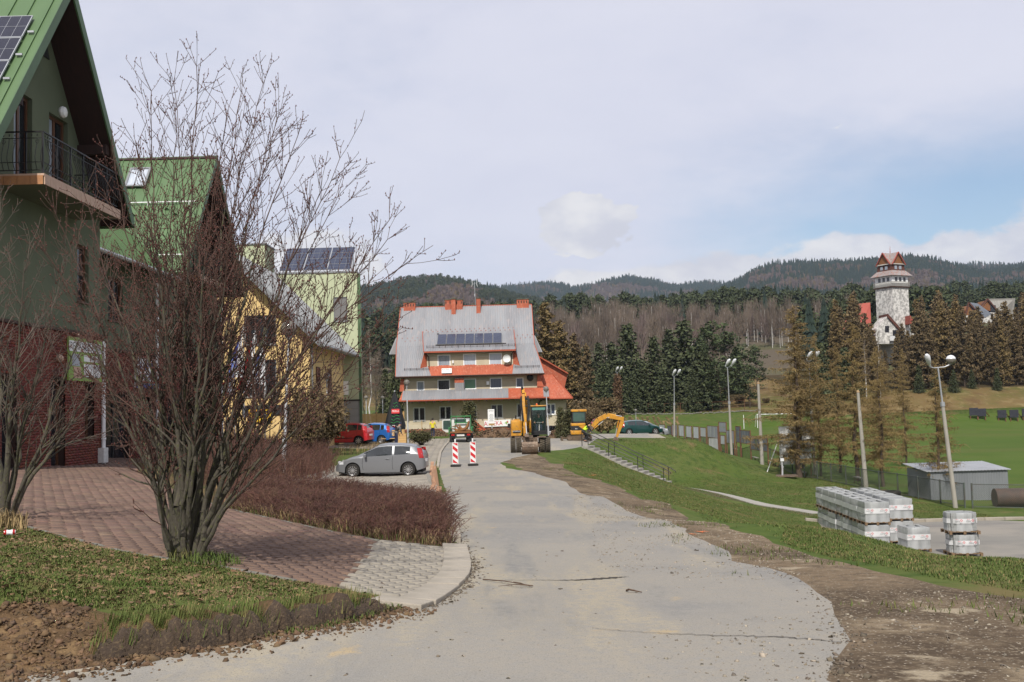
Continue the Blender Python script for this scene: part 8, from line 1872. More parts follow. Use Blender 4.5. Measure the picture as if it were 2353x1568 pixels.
b.add(V,[(2*i,2*i+1,2*i+3,2*i+2)for i in range(n)]);q=b.build('cloth',MATS['banner_white'],t,True);q.matrix_parent_inverse=Matrix.Translation(-a)
y0=83.;a=W(*zP(1990,560),y0);t=thing('white_board','large weathered white board standing behind the broadest larch','board',(a.x,y0+1.2,h(a.x,y0)));b=MB();b.box(0,2.6,0,.05,.9,4.0);b.build('board',MATS['banner_white'],t);
for x in(.05,2.5):b=MB();b.box(x,x+.08,.055,.13,-.1,4.0);b.build('post',MATS['rust'],t)
a,c=W(*zP(1745,1155),84),W(*zP(1922,670),85);t=thing('white_prop_pole','thin white pole leaning against the frames left of the larch','pole',tuple(a));b=MB();b.tube([(0,0,-.1),c-a],.035,6);b.build('shaft',MATS['white_paint'],t)
def bench(label,u,y,L_=2.2,dx=-.9):
 x=W(u,0,y).x;t=thing('park_bench',label,'bench',(x,y,h(x,y)),R(88),'plank benches along the pitch fence');b=MB();b.box(-L_/2,L_/2,-.16,.16,.42,.47);b.build('seat',MATS['pole_concrete'],t)
 for s in(-1,1):b=MB();b.beam((s*L_*.38,-.12,0),(s*L_*.38,-.12,.42),.05);b.beam((s*L_*.38,.12,0),(s*L_*.38,.12,.42),.05);b.build('leg',MATS['rust'],t)
for u,y,lab in((1648,106,'farthest plank bench by the fence below the broad grey advert frame'),(1694,97,'plank bench by the fence right of the floodlight pole'),(1737,90,'plank bench by the fence left of the bare concrete pole'),(1796,84,'plank bench with pale seat beside the white pump post'),(1925,75.5,'nearest plank bench by the fence left of the leaning pole')):bench(lab,u,y)
g=on(W(1798,1100,79).x,79);t=thing('pump_post','grey standpipe with a white meter box on a little concrete slab','standpipe',tuple(g));b=MB();b.tube([(0,0,0),(.03,0,.6),(0,0,1.15)],.07,8);b.tube([(0,0,.7),(.14,0,.72)],.03,6);b.build('pipe',MATS['pole_grey'],t,True);b=MB();b.box(-.13,.15,-.1,.1,1.15,1.38);b.build('meter_box',MATS['lamp_white'],t,bevel=.02);b=MB();b.box(-.16,-.131,-.1,.1,1.12,1.42);b.build('lid',MATS['iron_black'],t);b=MB();b.prism([(-1.1,-.7,0),(1.0,-.8,0),(1.2,.6,0),(-.9,.7,0)],(0,0,.1));b.build('slab',MATS['steel_worn'],t)
y0=186.;a=W(1741,985,y0);c=W(1741,948,y0);t=thing('football_goal','white football goal frame at the far end of the pitch','goal',(a.x,y0,h(a.x,y0)));hg=2.44
for x in(0,7.32):b=MB();b.tube([(x,0,0),(x,0,hg)],.07,8);b.build('goal_post',MATS['white_paint'],t)
b=MB();b.tube([(-.06,0,hg),(7.38,0,hg)],.07,8);b.build('crossbar',MATS['white_paint'],t)
b=MB()
for x in(0,7.32):b.tube([(x,0,hg),(x,1.2,hg-.1),(x,1.9,0)],.03,6)
b.build('net_stay',MATS['white_paint'],t)
a=W(1709,968,184);t=thing('net_pole','single white pole left of the football goal','pole',(a.x,184,h(a.x,184)));b=MB();b.tube([(0,0,0),(0,0,2.5)],.06,6);b.build('shaft',MATS['white_paint'],t)
for i,(zx,w)in enumerate(((1577,.0),(1630,0),(1768,0),(1850,0),(1935,0))):
 u=(2900+zx*.574)/1.7;y0=187.5;x=W(u,960,y0).x;t=thing('archery_target',('leftmost dark archery butt on the far side of the pitch','dark archery butt second from the left with a long wooden stay','middle dark archery butt before the straw bank','dark archery butt second from the right before the straw bank','dark archery butt cut by the right picture edge')[i],'archery target',(x,y0,h(x,y0)),R(-12),'archery butts before the straw bank')
 b=MB();b.box(-.75,.75,-.1,.14,.75,2.15);b.build('target_face',MATS['target_foam'],t,bevel=.03)
 for xx in(-.6,.6):b=MB();b.beam((xx,.0,0),(xx,.2,2.2),.12);b.build('leg',MATS['rust'],t)
 b=MB();b.beam((.5,.2,1.9),(2.2,2.2,.1),.12);b.build('stay',MATS['rust'],t)
t=thing('stone_edging','low pale row of stones along the top of the green slope','stone wall',(22,203,h(22,203)));off=Matrix.Translation(-t.location);me=None
for i in range(70):
 x=18+i*.44;w_=.2+random.random()*.04
 if me is None:o=MB().cbox((0,0,.15),(.40,.3,.22)).build('stone',MATS['concrete_dark'],t,bevel=.05);me=o.data
 else:o=bpy.data.objects.new('stone',me);COL.objects.link(o);o.parent=t
 o.matrix_parent_inverse=off;o.location=on(x,202.5+random.gauss(0,.1),random.uniform(-.12,.1));o.rotation_euler[2]=random.gauss(0,.2)
fence('thin rusty wire fence along the foot of the dark conifers',[(x,204.5)for x in np.arange(14,52,3.2)],1.9,'wire_fence',False,'rust')
SL=[((345,980),(405,1115)),((320,1056),(352,1054)),((418,978),(485,1115)),((420,976),(452,972)),((445,985),(520,1082)),((540,980),(612,1108)),((612,975),(692,1115)),((690,980),(755,1105)),((692,980),(728,974)),((770,975),(795,972)),((785,975),(850,1100)),((852,980),(915,1088)),((945,1040),(952,1090)),((950,1045),(985,1042)),((985,1045),(1065,1105)),((992,975),(1062,1085)),((1075,980),(1140,1060)),((1155,975),(1162,1062)),((1160,1062),(1180,1092)),((148,980),(155,1020))]
b=MB()
for(p,q)in SL:
 a,c=[Vector(G((2350+z[0]*.2551)/1.7,(1380+z[1]*.2551)/1.7))for z in(p,q)];d=c-a;n=8
 for i in range(n):
  e=a+d*((i+.5)/n);w=random.uniform(.25,.42);b.cbox((e.x,e.y,h(e.x,e.y)+.04),(w*1.2,d.length/n*1.15+.1,.08),0,math.atan2(d.y,d.x)-math.pi/2+random.gauss(0,.08))
tag(b.build('straw_letters',MATS['straw']),'straw coloured letter strokes laid on the green slope','lettering',None,'stuff')
def shed():
 A=Vector((25.35,63.0));wx,dy,hh=4.7,3.6,1.78;z0=h(27,64)-.05;t=thing('tin_shed','low grey corrugated tin shed behind the chain link fence','shed',(A.x,A.y,z0),R(-1))
 b=MB();corrug(b,(0,0,0),(wx,0,0),(wx,0,hh),(0,0,hh),.16,.02);b.build('front_wall',MATS['shed_metal'],t);b=MB();corrug(b,(-.1,dy,0),(0,-.0,0),(0,0,hh),(-.1,dy,hh+.05),.16,.02);b.build('side_wall',MATS['shed_metal'],t)
 b=MB();corrug(b,(wx,0,0),(wx,dy,0),(wx,dy,hh+.05),(wx,0,hh),.16,.02);corrug(b,(wx,dy,0),(0,dy,0),(0,dy,hh),(wx,dy,hh),.16,.02);b.build('rear_wall',MATS['shed_metal'],t)
 b=MB();corrug(b,(-.25,-.15,hh+.03),(wx+.15,-.15,hh+.06),(wx+.1,dy+.2,hh+.34),(-.3,dy+.2,hh+.3),.2,.02);b.build('roof',MATS['shed_roof'],t)
shed()
g=on(24.1,66.2,.14);t=thing('old_tyre','dark old tyre lying in the grass at the left end of the tin shed','tyre',tuple(g));b=MB();b.lathe([(.3,-.13),(.52,-.14),(.58,-.06),(.58,.06),(.52,.14),(.3,.13),(.36,0),(.3,-.13)],n=22);b.build('tyre',MATS['tyre'],t,True)
g=on(28.6,58.9,.53);t=thing('field_roller','rusty dark steel drum roller lying behind the fence at the right edge','roller',tuple(g),R(-6));b=MB();b.lathe([(.49,-1.25),(.54,-1.25),(.54,1.25),(.49,1.25),(.48,1.1),(.48,-1.1)],n=30,axis='X');b.build('drum',MATS['roller_steel'],t,True)
for s in(-1,1):
 b=MB();b.lathe([(.001,-.03),(.12,-.03),(.12,.03),(.001,.03)],n=14,axis='X',c=(s*1.18,0,0))
 for i in range(5):a=i*1.257;b.beam((s*1.18,0,0),(s*1.18,math.cos(a)*.49,math.sin(a)*.49),.07,.03,up=(1,0,0))
 b.build('spoked_end',MATS['rust'],t)
def make_pallet(label,loc,rz=0,blocks=True,w=1.08,d=1.08,hh=.84,round_=False,bands=1):
 t=thing('wrapped_pallet',label,'pallet',loc,rz,'wrapped pallets of paving blocks');b=MB()
 for i in range(5):x=-w/2+(w-.1)*i/4;b.box(x,x+.1,-d/2,d/2,.11,.13)
 for i in range(3):y=-d/2+(d-.1)*i/2;b.box(-w/2,w/2,y,y+.1,.088,.109)
 for i in range(3):
  for j in range(3):x,y=-w/2+(w-.1)*i/2,-d/2+(d-.12)*j/2;b.box(x,x+.1,y,y+.12,.0,.087)
 b.build('pallet',MATS['pallet_wood'],t)
 P=[];nz,nx,ny=5,5,5;r=random.Random(int(loc[0]*97+loc[1]*31));bw,bd,bh=(w-.1)/nx,(d-.1)/ny,hh/nz;b=MB()
 for k in range(nz):
  for i in range(nx):
   for j in range(ny):
    if 0<i<nx-1 and 0<j<ny-1 and k<nz-1:continue
    if k==nz-1 and not round_ and blocks and i in(1,3)and r.random()<.8:continue
    e=.004;cx,cy=-w/2+.05+bw*(i+.5),-d/2+.05+bd*(j+.5)
    if round_ and i in(0,4)and j in(0,4):cx*=.86;cy*=.86
    b.box(cx-bw/2+e,cx+bw/2-e,cy-bd/2+e,cy+bd/2-e,.131+bh*k+e,.131+bh*(k+1)-e)
 o=b.build('paving_blocks',MATS['pallet_block'],t);tag(o,kind='stuff')
 z0,z1=.10,.131+hh+.012;q=.035;c=.28 if round_ else.03;ww,dd=w/2-q,d/2-q
 ring=lambda ex,z:[(x*(1+0),y,z)for x,y in((-ww-ex,-dd-ex+c),(-ww-ex+c,-dd-ex),(ww+ex-c,-dd-ex),(ww+ex,-dd-ex+c),(ww+ex,dd+ex-c),(ww+ex-c,dd+ex),(-ww-ex+c,dd+ex),(-ww-ex,dd+ex-c))]
 V=[];F=[];L_=9
 for k in range(L_):V+=[(x+r.gauss(0,.005),y+r.gauss(0,.005),z)for x,y,z in ring(.012+.008*math.sin(k*2.1),z0+(z1-z0)*k/(L_-1))]
 for k in range(L_-1):F+=[(k*8+i,k*8+(i+1)%8,k*8+8+(i+1)%8,k*8+8+i)for i in range(8)]
 me=MB();me.add(V,F);me.build('wrap_film',MATS['wrap_film'],t,True)
 zb=.131+hh*.42;V=ring(.03,zb)+ring(.03,zb+hh*.27);me=MB();me.add(V,[(i,(i+1)%8,8+(i+1)%8,8+i)for i in range(8)]);bd_=me.build('wrap_band',MATS['wrap_band'],t)
 return t,bd_,dd+.0305,ww+.0305,zb+hh*.13
_txt={}
def label_pallet(bd_,yf,xs_,z):
 for dx in xs_:
  for key,(s,sz,m,ox,oz)in dict(a=('CHYZ',.075,'sign_black',-.09,.0),b=('BET',.06,'sign_black',.05,-.07),c=('BRUK',.04,'print_red',-.1,.075)).items():
   o=text('lettering',s,sz,Matrix.Translation((dx+ox,-yf-.001,z+oz))@FRONT,MATS[m],bd_,.001)if key not in _txt else None
   if o is None:o=bpy.data.objects.new('lettering',_txt[key]);COL.objects.link(o);o.parent=bd_;o.location=(dx-_txt['dx'],0,z-_txt['z'])
   else:_txt[key]=o.data;_txt['dx']=dx;_txt['z']=z
  c=(dx+.08,-yf-.002,z+.03);b=MB()
  for s0 in((1,0),(0,1),(-1,0),(0,-1)):b.beam((c[0]+s0[0]*.045,c[1],c[2]+s0[1]*.045),(c[0]-s0[1]*.045,c[1],c[2]+s0[0]*.045),.014,.004,up=(0,1,0))
  b.build('diamond_mark',MATS['print_red'],bd_)
def pallets():
 lv=.975;nth=('front','second','third','fourth','fifth','sixth','rear')
 for i in range(7):
  x,y=15.42+.035*i,44.6+i*1.14
  for l in(0,1):
   lab=f'{nth[i]} wrapped pallet of the left row, {"upper" if l else "lower"} tier' if 0<i<6 else(f'{"upper" if l else "lower"} wrapped pallet with white band at the near end of the left row' if i==0 else f'{"upper" if l else "lower"} wrapped pallet at the far end of the left row')
   t,bd_,yf,xf,z=make_pallet(lab,(x+random.gauss(0,.03),y,h(15.5,46)+.02+l*lv),random.gauss(0,.02))
   if i==0:label_pallet(bd_,yf,(-.3,.3),z)
 for i in range(5):
  x,y=16.95+.04*i,46.0+i*1.2
  for l in(0,1):
   lab=f'{nth[i]} wrapped pallet of the right row, {"upper" if l else "lower"} tier' if 0<i<4 else(f'{"upper" if l else "lower"} wrapped pallet with printed band at the near end of the right row' if i==0 else f'{"upper" if l else "lower"} wrapped pallet at the far end of the right row')
   t,bd_,yf,xf,z=make_pallet(lab,(x+random.gauss(0,.03),y,h(16.5,46.5)+.02+l*lv),random.gauss(0,.02),i not in(0,1))
   if i==0:label_pallet(bd_,yf,(-.32,.28),z)
 t,bd_,yf,xf,z=make_pallet('single wrapped pallet with open slots standing before the right row',(16.45,42.9,h(16.4,42.9)),R(2),w=1.0,hh=.86);label_pallet(bd_,yf,(-.3,.25),z)
 for l in(0,1):
  t,bd_,yf,xf,z=make_pallet(f'{"upper" if l else "lower"} round cornered wrapped pallet of the stack standing apart on the asphalt',(17.75+.06*(1-l),41.4,h(17.7,41.4)+.02+l*.86),R(-3),False,1.2,1.0,.70,True);label_pallet(bd_,yf,(-.2,.24),z)
pallets()
def zU(zx,zy):return((1250+zx*.2125)/1.7,(1480+zy*.2125)/1.7)
def umbrella(label,zx,ztip,zbot,y,half,txt,seed):
 tip=W(*zU(zx,ztip),y);bot=W(*zU(zx,zbot),y);x=tip.x;g=h(x,y);t=thing('closed_umbrella',label,'umbrella',(x,y,g),0,'closed black umbrellas');zt,zb=tip.z-g,bot.z-g;n=24;r=random.Random(seed);V=[];prof=((0,.05),(.12,.22),(.35,.48),(.65,.78),(.9,1.0),(1.,.96))
 for f,q in prof:
  for j in range(n):a=2*math.pi*j/n;rr=half*q*(1+(.10 if j%3==0 else-.07)*(f>.05));V.append((math.cos(a)*rr,math.sin(a)*rr*.8,zt-(zt-zb)*f+(.05*math.sin(j*2.4+seed)if f==1 else 0)))
 b=MB();b.add(V,[(i*n+j,(i+1)*n+j,(i+1)*n+(j+1)%n,i*n+(j+1)%n)for i in range(5)for j in range(n)]);c=b.build('canopy',MATS['umbrella_black'],t,True)
 b=MB();b.tube([(0,0,0),(0,0,zt)],.04,8);b.lathe([(.001,.12),(.06,.08),(.07,0),(.001,-.02)],n=10,c=(0,0,zt));b.build('pole',MATS['zinc'],t)
 b=MB();b.box(-.45,.45,-.45,.45,0,.1);b.build('base',MATS['concrete_dark'],t)
 rad=lambda z:half*np.interp((zt-z)/(zt-zb),[p[0]for p in prof],[p[1]for p in prof])*.8*1.05
 zc=zt-(zt-zb)*.52;fy=-rad(zc)-.05;tl=math.atan2(rad(zb)-rad(zt-.5),zt-zb-.5);Ml=Matrix.Translation((.1,fy,zc))@Matrix.Rotation(-tl*.7,4,'X')@FRONT
 b=MB();b.box(-.3,.3,-.17,.17,0,.012,0,Ml);b.build('red_label',MATS['print_red'],c);text('lettering',txt,.19,Ml@Matrix.Translation((0,0,.013)),MATS['sign_white'],c,.002)
 for k in range(7):
  z=zt-(zt-zb)*(.3+.085*k);b=MB();fy2=-rad(z)-.03;w=.15+.035*k
  if abs(z-zc)<.18:continue
  b.tube([(.1-w,fy2+.05,z),(.1-w*.4,fy2,z-.07-.04*(k%2)),(.1+w*.3,fy2,z+.05),(.1+w,fy2+.05,z-.03)],.016,5);b.build('green_print',MATS['print_green'],c)
 z=zb+.25;b=text('lettering','OD 1846',.13,Matrix.Translation((.05,-rad(z)-.06,z))@Matrix.Rotation(-.2,4,'X')@FRONT,MATS['sign_white'],c,.002)
umbrella('left closed black umbrella with green print and red label above the red car',440,285,860,80,.58,'PERŁA',1);umbrella('closed black umbrella overlapping the left one behind the red car',505,288,855,81.2,.60,'PERŁA',2);umbrella('single closed black umbrella at the left corner of the cream house',1370,240,930,78,.74,'PERŁA',3)
def plank_screen():
 y=84.;x0,x1,xe=W(*zU(632,0),y).x,W(*zU(1030,0),y).x,W(*zU(1525,0),y).x;zt=W(*zU(830,625),y).z;g=h(x1,y);t=thing('plank_screen','pale new wooden plank screen behind the red and blue cars','fence',(x1,y,g));off=Matrix.Translation(-t.location);Hh=zt-g
 for xx in(x0,x1,(x1+xe)/2,xe):b=MB();b.box(xx-.06,xx+.06,y-.06,y+.06,g-.1,zt+.04);q=b.build('post',MATS['wood_raw'],t);q.matrix_parent_inverse=off
 r=random.Random(2)
 for a,c in((x0,x1),(x1,(x1+xe)/2),((x1+xe)/2,xe)):
  b=MB().box(a+.065,c-.065,-.05,-.02,0,.095);me=None;k=0
  while.1+k*.105<Hh-.1:
   if me is None:o=b.build('plank',MATS['fence_plank'],t);me=o.data
   else:o=bpy.data.objects.new('plank',me);COL.objects.link(o);o.parent=t
   o.matrix_parent_inverse=off;o.location=(0,y+r.gauss(0,.008),g+.1+k*.105);o.rotation_euler[1]=0;k+=1
plank_screen()
def planter():
 y=73.2;a,c=W(*zU(1440,1010),y),W(*zU(1590,1010),y);g=h(a.x,y);t=thing('wooden_planter','yellowish wooden planter box beside the lamp post and the bending man','planter',((a.x+c.x)/2,y,g));w=(c.x-a.x)/2;hh=a.z-g
 for i in range(5):b=MB();z=hh*i/5;b.box(-w,w,-.4,-.36,z+.005,z+hh/5-.005);b.box(-w,-w+.04,-.358,.36,z+.005,z+hh/5-.005);b.box(w-.04,w,-.358,.36,z+.005,z+hh/5-.005);b.build('plank',MATS['fence_plank'],t)
 b=MB();b.box(-w+.05,w-.05,-.35,.35,.05,hh-.06);b.build('soil',MATS['clod'],t)
 y=74.6;a,c=W(*zU(1275,975),y),W(*zU(1380,975),y);g=h(a.x,y);t=thing('slatted_bench','pale slatted wooden bench behind the bending man','bench',((a.x+c.x)/2,y,g));w=.8
 for z,yy in((.42,-.2),(.42,-.05),(.42,.1)):b=MB();b.box(-w,w,yy,yy+.12,z,z+.035);b.build('slat',MATS['fence_plank'],t)
 for z in(.62,.78,.94):b=MB();b.box(-w,w,.24,.27,z,z+.1);b.build('slat',MATS['fence_plank'],t)
 for s in(-1,1):b=MB();b.box(s*w*.8-.03,s*w*.8+.03,-.2,.24,0,.415);b.box(s*w*.8-.03,s*w*.8+.03,.2,.238,.416,1.05);b.build('bench_leg',MATS['iron_black'],t)
 y=76;a,c=W(*zU(1215,850),y),W(*zU(1500,850),y);g=h(a.x,y);t=thing('black_stall','black framed counter with a small white tag beside the single umbrella','stall',((a.x+c.x)/2,y,g));w=(c.x-a.x)/2;hh=a.z-g;b=MB();b.box(-w,w,-.05,.05,hh-.08,hh);b.box(-w,w,-.05,.05,hh*.52,hh*.58)
 for x in(-w,-w*.3,w*.4,w-.06):b.box(x,x+.06,-.045,.045,0,hh-.081)
 b.build('frame',MATS['iron_black'],t);b=MB();b.box(-w*.9,w*.9,.06,.1,hh*.55,hh-.1);b.build('back_panel',MATS['dark_wood'],t);b=MB();b.box(-.12,.08,-.07,-.055,hh-.17,hh-.03);b.build('tag',MATS['sign_white'],t)
planter()
g=W(1130,1000,98);t=thing('information_board','tall narrow white information board on a post before the pharmacy banner','sign',(g.x,98,h(g.x,98)));z=lambda zy:W(*D8(1235,zy),98).z-h(g.x,98)
b=MB();b.tube([(.06,0,0),(0,0,z(170))],.05,8);b.build('post',MATS['pole_grey'],t);b=MB();b.box(-.33,.3,-.09,-.055,z(376),z(166));o=b.build('board',MATS['sign_white'],t);b=MB();b.box(-.26,.3,-.1,-.091,z(378),z(352));b.build('wood_strip',MATS['wood_raw'],o)
text('lettering','GMINA',.15,Matrix.Translation((0,-.093,z(188)))@FRONT,MATS['sign_black'],o,.002)
for i in range(9):b=MB();w=.14+.08*((i*7)%3)/2;b.box(-w,w,-.094,-.0905,z(235+i*11),z(231+i*11));b.build('text_line',MATS['grey_tile'],o)
g=W(970,1006,95);t=thing('wooden_stake','thin wooden stake in the dirt left of the walking worker','stake',(g.x,95,h(g.x,95)));b=MB();b.box(-.03,.03,-.03,.03,-.1,2.0*.75);b.build('shaft',MATS['wood_raw'],t)
def foil(label,zx0,zx1,zy0,zy1,y,m):
 f=lambda a,b_:W((1880+a*.2635)/1.7,(1500+b_*.2635)/1.7,y);a,c=f(zx0,zy0),f(zx1,zy1);g=h(a.x,y);t=thing('foil_sheet',label,'plastic sheet',(a.x,y,g));r=random.Random(int(zx0));b=MB();n,k=16,7;V=[]
 for i in range(n+1):
  for j in range(k+1):V.append(((c.x-a.x)*i/n,.25*math.sin(i*1.9+j*.6)*(.3+j/k)+r.gauss(0,.06)-.5*(1-j/k),(max(a.z-g,.4))*j/k*(1+.05*math.sin(i*1.3))))
 b.add(V,[(i*(k+1)+j,(i+1)*(k+1)+j,(i+1)*(k+1)+j+1,i*(k+1)+j+1)for i in range(n)for j in range(k)]);b.build('sheet',MATS[m],t)
foil('crumpled black foil sheet against the plinth right of the excavator',955,1165,625,775,98,'black_foil');foil('low white foil strip in front of the black sheet',1010,1150,765,800,95,'banner_white')
def heap(label,u0,u1,v,y,hgt,seed,m='clod',dep=1.6):
 a,c=W(u0,v,y).x,W(u1,v,y).x;w=(c-a)/2;x=(a+c)/2;t=thing('soil_heap',label,'soil heap',(x,y,h(x,y)),0,'dug soil heaps before the house');n,k=40,14;V=[];r=random.Random(seed)
 for i in range(n+1):
  for j in range(k+1):
   px,py=(i/n*2-1),(j/k*2-1);e=max(0,1-abs(px)**3)*max(0,1-py*py);gx,gy=px*w,py*dep;V.append((gx,gy,h(x+gx,y+gy)-h(x,y)-.06+e*hgt*(.7+.6*noise.noise(Vector((gx*.9+seed,gy*.9,0))))+e*r.uniform(-.1,.14)))
 b=MB();b.add(V,[(i*(k+1)+j,(i+1)*(k+1)+j,(i+1)*(k+1)+j+1,i*(k+1)+j+1)for i in range(n)for j in range(k)]);o=b.build('soil',MATS['clod'],t)
 rr=np.random.default_rng(seed);N_=int(130*w);P=np.c_[x+rr.uniform(-w,w,N_),y+rr.uniform(-dep,dep*.2,N_)];sz=np.clip(rr.lognormal(-2.9,.5,N_),.03,.15);q=rocks('clods',P,sz,'clod',seed,.8,t);q.matrix_parent_inverse=Matrix.Translation(-t.location);ez=np.clip(1-np.abs((P[:,0]-x)/w)**3,0,1)*np.clip(1-((P[:,1]-y)/dep)**2,0,1)*hgt*.85
 co=np.empty(len(q.data.vertices)*3);q.data.vertices.foreach_get('co',co);co=co.reshape(-1,3);co[:,2]+=np.repeat(ez,12);q.data.vertices.foreach_set('co',co.ravel())
heap('long brown heap of dug soil between the truck and the excavator',1082,1205,1018,93,.8,3);heap('low soil heap along the plinth left of the truck',950,1030,1003,98,.6,5);heap('brown soil heap with grass right of the excavator',1258,1325,1018,88,.9,7,dep=1.3);
def flag(label,u,vt,y,m,m2,seed,Ls=2.6):
 top=W(u,vt,y);g=h(top.x,y);t=thing('flagpole',label,'flag',(top.x,y,g),0,'flags before the yellow house');zt=top.z-g;b=MB();b.tube([(0,0,0),(0,0,zt)],.035,8);b.lathe([(.001,.1),(.06,.05),(.001,0)],n=8,c=(0,0,zt));b.build('pole',MATS['white_paint'],t)
 for k,mm in enumerate((m,m2)):
  V=[];n=10
  for i in range(n+1):
   f=i/n;wd=.12+.55*f
   for j in range(4):s=(j/3+k)*.5;V.append((-.05-wd*s*1.4,.09*math.sin(j*2+i*.8+seed)*(1+f),zt-.15-Ls*f+.5*wd*s*0-.35*s*(1-f)))
  b=MB();b.add(V,[(i*4+j,i*4+j+1,(i+1)*4+j+1,(i+1)*4+j)for i in range(n)for j in range(3)]);b.build('flag_cloth',MATS[mm],t,True)
flag('left flagpole with white and red cloth before the yellow house',538,835,55,'flag_white','flag_red',1,1.6);flag('second flagpole with narrow white cloth before the yellow house',559,752,56,'flag_white','flag_blue',2);flag('third flagpole with broad white and red cloth before the yellow house',584,770,56.5,'flag_white','flag_red',3,2.9);flag('right flagpole with white and blue cloth before the dark windows',607,778,57,'flag_white','flag_blue',4,2.4)
# ================================================================ white tower with its hall, far houses
mat('tower_wood',(.10,.035,.02),(.07,.025,.016),2,.8);mat('gable_wood',(.22,.09,.03),(.17,.07,.025),1.5,.8,stretch=(4,4,.5));mat('roof_rusty',(.27,.25,.24),(.27,.11,.07),1.1,.6,lo=.45,hi=.68,stretch=(2,2,.5));mat('roof_slate',(.13,.145,.165),(.10,.11,.125),1,.6);mat('roof_pale',(.33,.315,.28),(.26,.245,.215),1,.7)
def tower():
 y=290.;u0=(3350+475*.2871)/1.7;z=lambda zy:W(u0,(950+zy*.2871)/1.7,y).z;x=W(u0,700,y).x;g=h(x,y);zz=lambda zy:z(zy)-g;t=thing('stone_tower','white stone tower with rusty red gabled crown above the larch wood','tower',(x,y,g),R(45)-math.atan2(x,y)+R(2))
 s=3.1;b=MB();b.box(-s,s,-s,s,-3,zz(600));b.build('shaft',MATS['stone_white'],t)
 b=MB();b.box(-s*1.0,s*1.0,-s,s,zz(600)+.01,zz(455));b.build('watch_room_wall',MATS['white_paint'],t)
 for k in range(4):
  M=Matrix.Rotation(k*math.pi/2,4,'Z')
  for i,xx in enumerate((-1.9,-.3,1.3)):
   b=MB();b.box(xx,xx+.85,-s-.06,-s+.02,zz(535),zz(482),0,M);b.build('window',MATS['window_dark'],t)
 e=s*1.12;b=MB();b.box(-e,e,-e,e,zz(622),zz(605));b.build('balcony_floor',MATS['dark_wood'],t)
 for k in range(4):
  M=Matrix.Rotation(k*math.pi/2,4,'Z')
  for zy in(600,582,564,546):b=MB();b.box(-e,e,-e-.04,-e+.04,zz(zy)-.09,zz(zy)+.09,0,M);b.build('balcony_rail',MATS['roof_pale'],t)
 def frust(nm,s0,z0,s1,z1,m):b=MB();b.add([(-s0,-s0,z0),(s0,-s0,z0),(s0,s0,z0),(-s0,s0,z0),(-s1,-s1,z1),(s1,-s1,z1),(s1,s1,z1),(-s1,s1,z1)],[(0,3,2,1),(4,5,6,7),(0,1,5,4),(1,2,6,5),(2,3,7,6),(3,0,4,7)]);return b.build(nm,MATS[m],t)
 frust('skirt_roof',s*1.30,zz(462),s*.88,zz(388),'roof_rusty');c=s*.86;frust('upper_room',c,zz(388),c*.92,zz(300),'tower_wood')
 for k in range(4):
  M=Matrix.Rotation(k*math.pi/2,4,'Z')
  for xx in(-1.35,.35):b=MB();b.box(xx,xx+.9,-c-.03,-c+.25,zz(372),zz(325),0,M);b.build('window',MATS['curtain_glass'],t)
  b=MB();b.prism([(-c*.95,-c*1.12,zz(308)),(c*.95,-c*1.12,zz(308)),(c*.9,-c*.9,zz(285)),(-c*.9,-c*.9,zz(285))],(0,.15,.1),0,M);b.build('pent_strip',MATS['roof_pale'],t)
  za,ze=zz(140),zz(292);b=MB();b.prism([(-c*.9,-c*.96,ze),(c*.9,-c*.96,ze),(0,-c*.96,za-.2)],(0,.12,0),0,M);b.build('gable',MATS['gable_wood'],t)
  b=MB();w=c*.98
  for sg in(-1,1):
   p=[(0,-c*1.12,za),(sg*w,-c*1.12,ze-.3),(0,0,ze-.3+(0)),(0,0,za)]
   q=[Vector(v)for v in((0,-c*1.12,za),(sg*w,-c*1.12,ze-.4),(sg*w,-w,ze-.4),(0,0,za))]
   b.add([q[0],q[1],q[2],q[3]],[(0,1,2,3)if sg>0 else(3,2,1,0)],0,M)
  b.build('gable_roof',MATS['roof_rusty'],t)
  b=MB()
  for sg in(-1,1):b.beam(M@Vector((0,-c*1.13,za)),M@Vector((sg*w,-c*1.13,ze-.4)),.22,.22)
  b.build('barge_board',MATS['red_metal_far'],t)
 b=MB();b.tube([(0,0,za-.5),(.1,0,zz(42))],[.12,.03],6);b.build('spire',MATS['red_metal_far'],t)
tower()
def zT(a,b_):return((3100+a*.4145)/1.7,(1000+b_*.4145)/1.7)
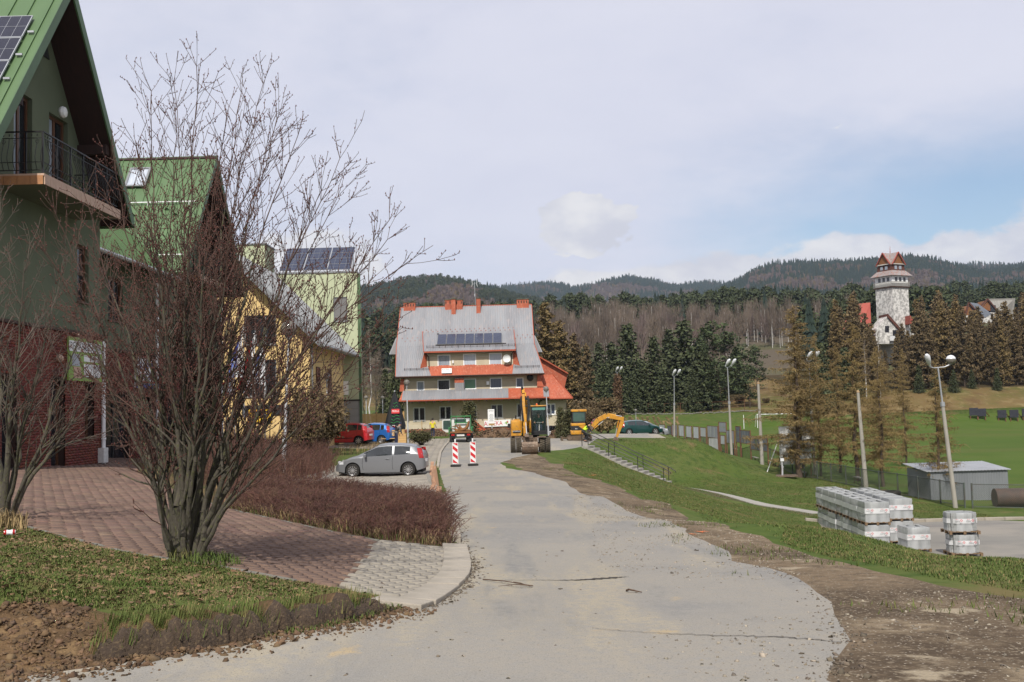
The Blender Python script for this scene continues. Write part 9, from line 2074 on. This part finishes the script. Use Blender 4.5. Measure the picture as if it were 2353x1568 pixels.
def hall():
 y=282.;P=lambda a,b_,yy=y:W(*zT(a,b_),yy);c=P(700,800);t=thing('red_roofed_hall','white hall with a steep red metal roof at the foot of the tower','building',(c.x,y,h(c.x,y)));off=Matrix.Translation(-t.location)
 def pr(nm,pts,yy,d,m):b=MB();b.prism([tuple(P(a,b_,yy))for a,b_ in pts],(0,d,0));q=b.build(nm,MATS[m],t);q.matrix_parent_inverse=off
 b=MB();b.slab([P(610,715,280),P(738,790,280),P(722,440,287),P(612,452,287)],.3);q=b.build('roof',MATS['red_metal_far'],t);q.matrix_parent_inverse=off
 b=MB();b.slab([P(455,700,281),P(608,715,281),P(612,452,288),P(520,520,288)],.3);q=b.build('roof',MATS['red_metal_far'],t);q.matrix_parent_inverse=off
 pr('wall',[(470,700),(735,790),(735,1000),(470,1000)],283,6,'stone_white');pr('porch_wall',[(775,690),(890,560),(1000,700),(1000,830),(775,830)],279,6,'stone_white');pr('porch_roof',[(890,545),(1030,705),(1015,720),(885,575)],278.5,7,'tower_wood')
 for a,b_ in((862,660),(935,700),(1010,735)):pr('window',[(a,b_+60),(a+38,b_+60),(a+38,b_),(a,b_)],278.9,.3,'window_dark')
 pr('balcony',[(910,800),(1085,800),(1085,755),(910,755)],278,.3,'banner_white');pr('lower_wall',[(700,830),(1090,820),(1090,1010),(620,1030)],284,5,'concrete');pr('side_roof',[(1100,560),(1150,640),(1100,640)],284,5,'red_metal_far');pr('lower_roof',[(300,920),(460,900),(470,945),(310,950)],278,5,'red_metal_far');pr('terrace_wall',[(1100,720),(1360,720),(1360,760),(1100,760)],292,1,'stone_white')
hall()
def far_house(label,y,gable,roof,wall_,m_roof,rz=0):
 P=lambda a,b_,yy=y:W(*zT(a,b_),yy);c=P(*gable[0]);t=thing('far_house',label,'house',(c.x,y,h(c.x,y)),0,None);off=Matrix.Translation(-t.location)
 b=MB();b.prism([tuple(P(*q))for q in gable],(0,9,0));q=b.build('gable_wall',MATS['gable_wood'],t);q.matrix_parent_inverse=off
 b=MB();b.slab([P(*roof[0],y-.6),P(*roof[1],y-.6),P(*roof[2],y+9),P(*roof[3],y+9)],.35);q=b.build('roof',MATS[m_roof],t);q.matrix_parent_inverse=off
 b=MB();b.beam(P(*roof[0],y-.7),P(*roof[1],y-.7),.5,.5);b.beam(P(*roof[0],y-.7),P(*gable[2],y-.7),.5,.5);q=b.build('barge_board',MATS['tower_wood'],t);q.matrix_parent_inverse=off
 b=MB();b.prism([tuple(P(*q))for q in wall_],(0,8.8,0));q=b.build('wall',MATS['stone_white'],t);q.matrix_parent_inverse=off
 g0=P((gable[0][0]*.5+gable[1][0]*.5),gable[1][1]-35,y-.1);b=MB();b.cbox(g0,(2.2,.3,2.6));q=b.build('window',MATS['window_dark'],t);q.matrix_parent_inverse=off
far_house('nearer wooden gabled house with slate roof above the right end of the wood',400,[(1665,465),(1755,560),(1620,560),(1618,515)],[(1650,438),(1790,590),(1870,548),(1735,448)],[(1620,560),(1760,560),(1800,640),(1620,650)],'roof_slate')
far_house('farther wooden gabled house with broad pale roof at the right edge of the wood',425,[(1830,418),(1930,530),(1740,500),(1800,470)],[(1828,405),(1945,545),(2070,560),(2090,400)],[(1760,530),(1935,535),(2140,590),(2140,640),(1760,640)],'roof_pale')
# ================================================================ air: far hills fade a little to blue
def haze():
 m=bpy.data.materials.new('haze_air');m.use_nodes=True;nt=m.node_tree;nt.nodes.clear();o=nt.nodes.new('ShaderNodeOutputMaterial');v=nt.nodes.new('ShaderNodeVolumePrincipled')
 v.inputs['Color'].default_value=(.66,.80,1,1);v.inputs['Density'].default_value=HAZE;v.inputs['Anisotropy'].default_value=.1;nt.links.new(v.outputs[0],o.inputs['Volume'])
 b=MB();b.box(-3600,3600,-60,3650,-8,640);ob=b.build('haze',m);tag(ob,kind='stuff')
HAZE=7e-5
haze()
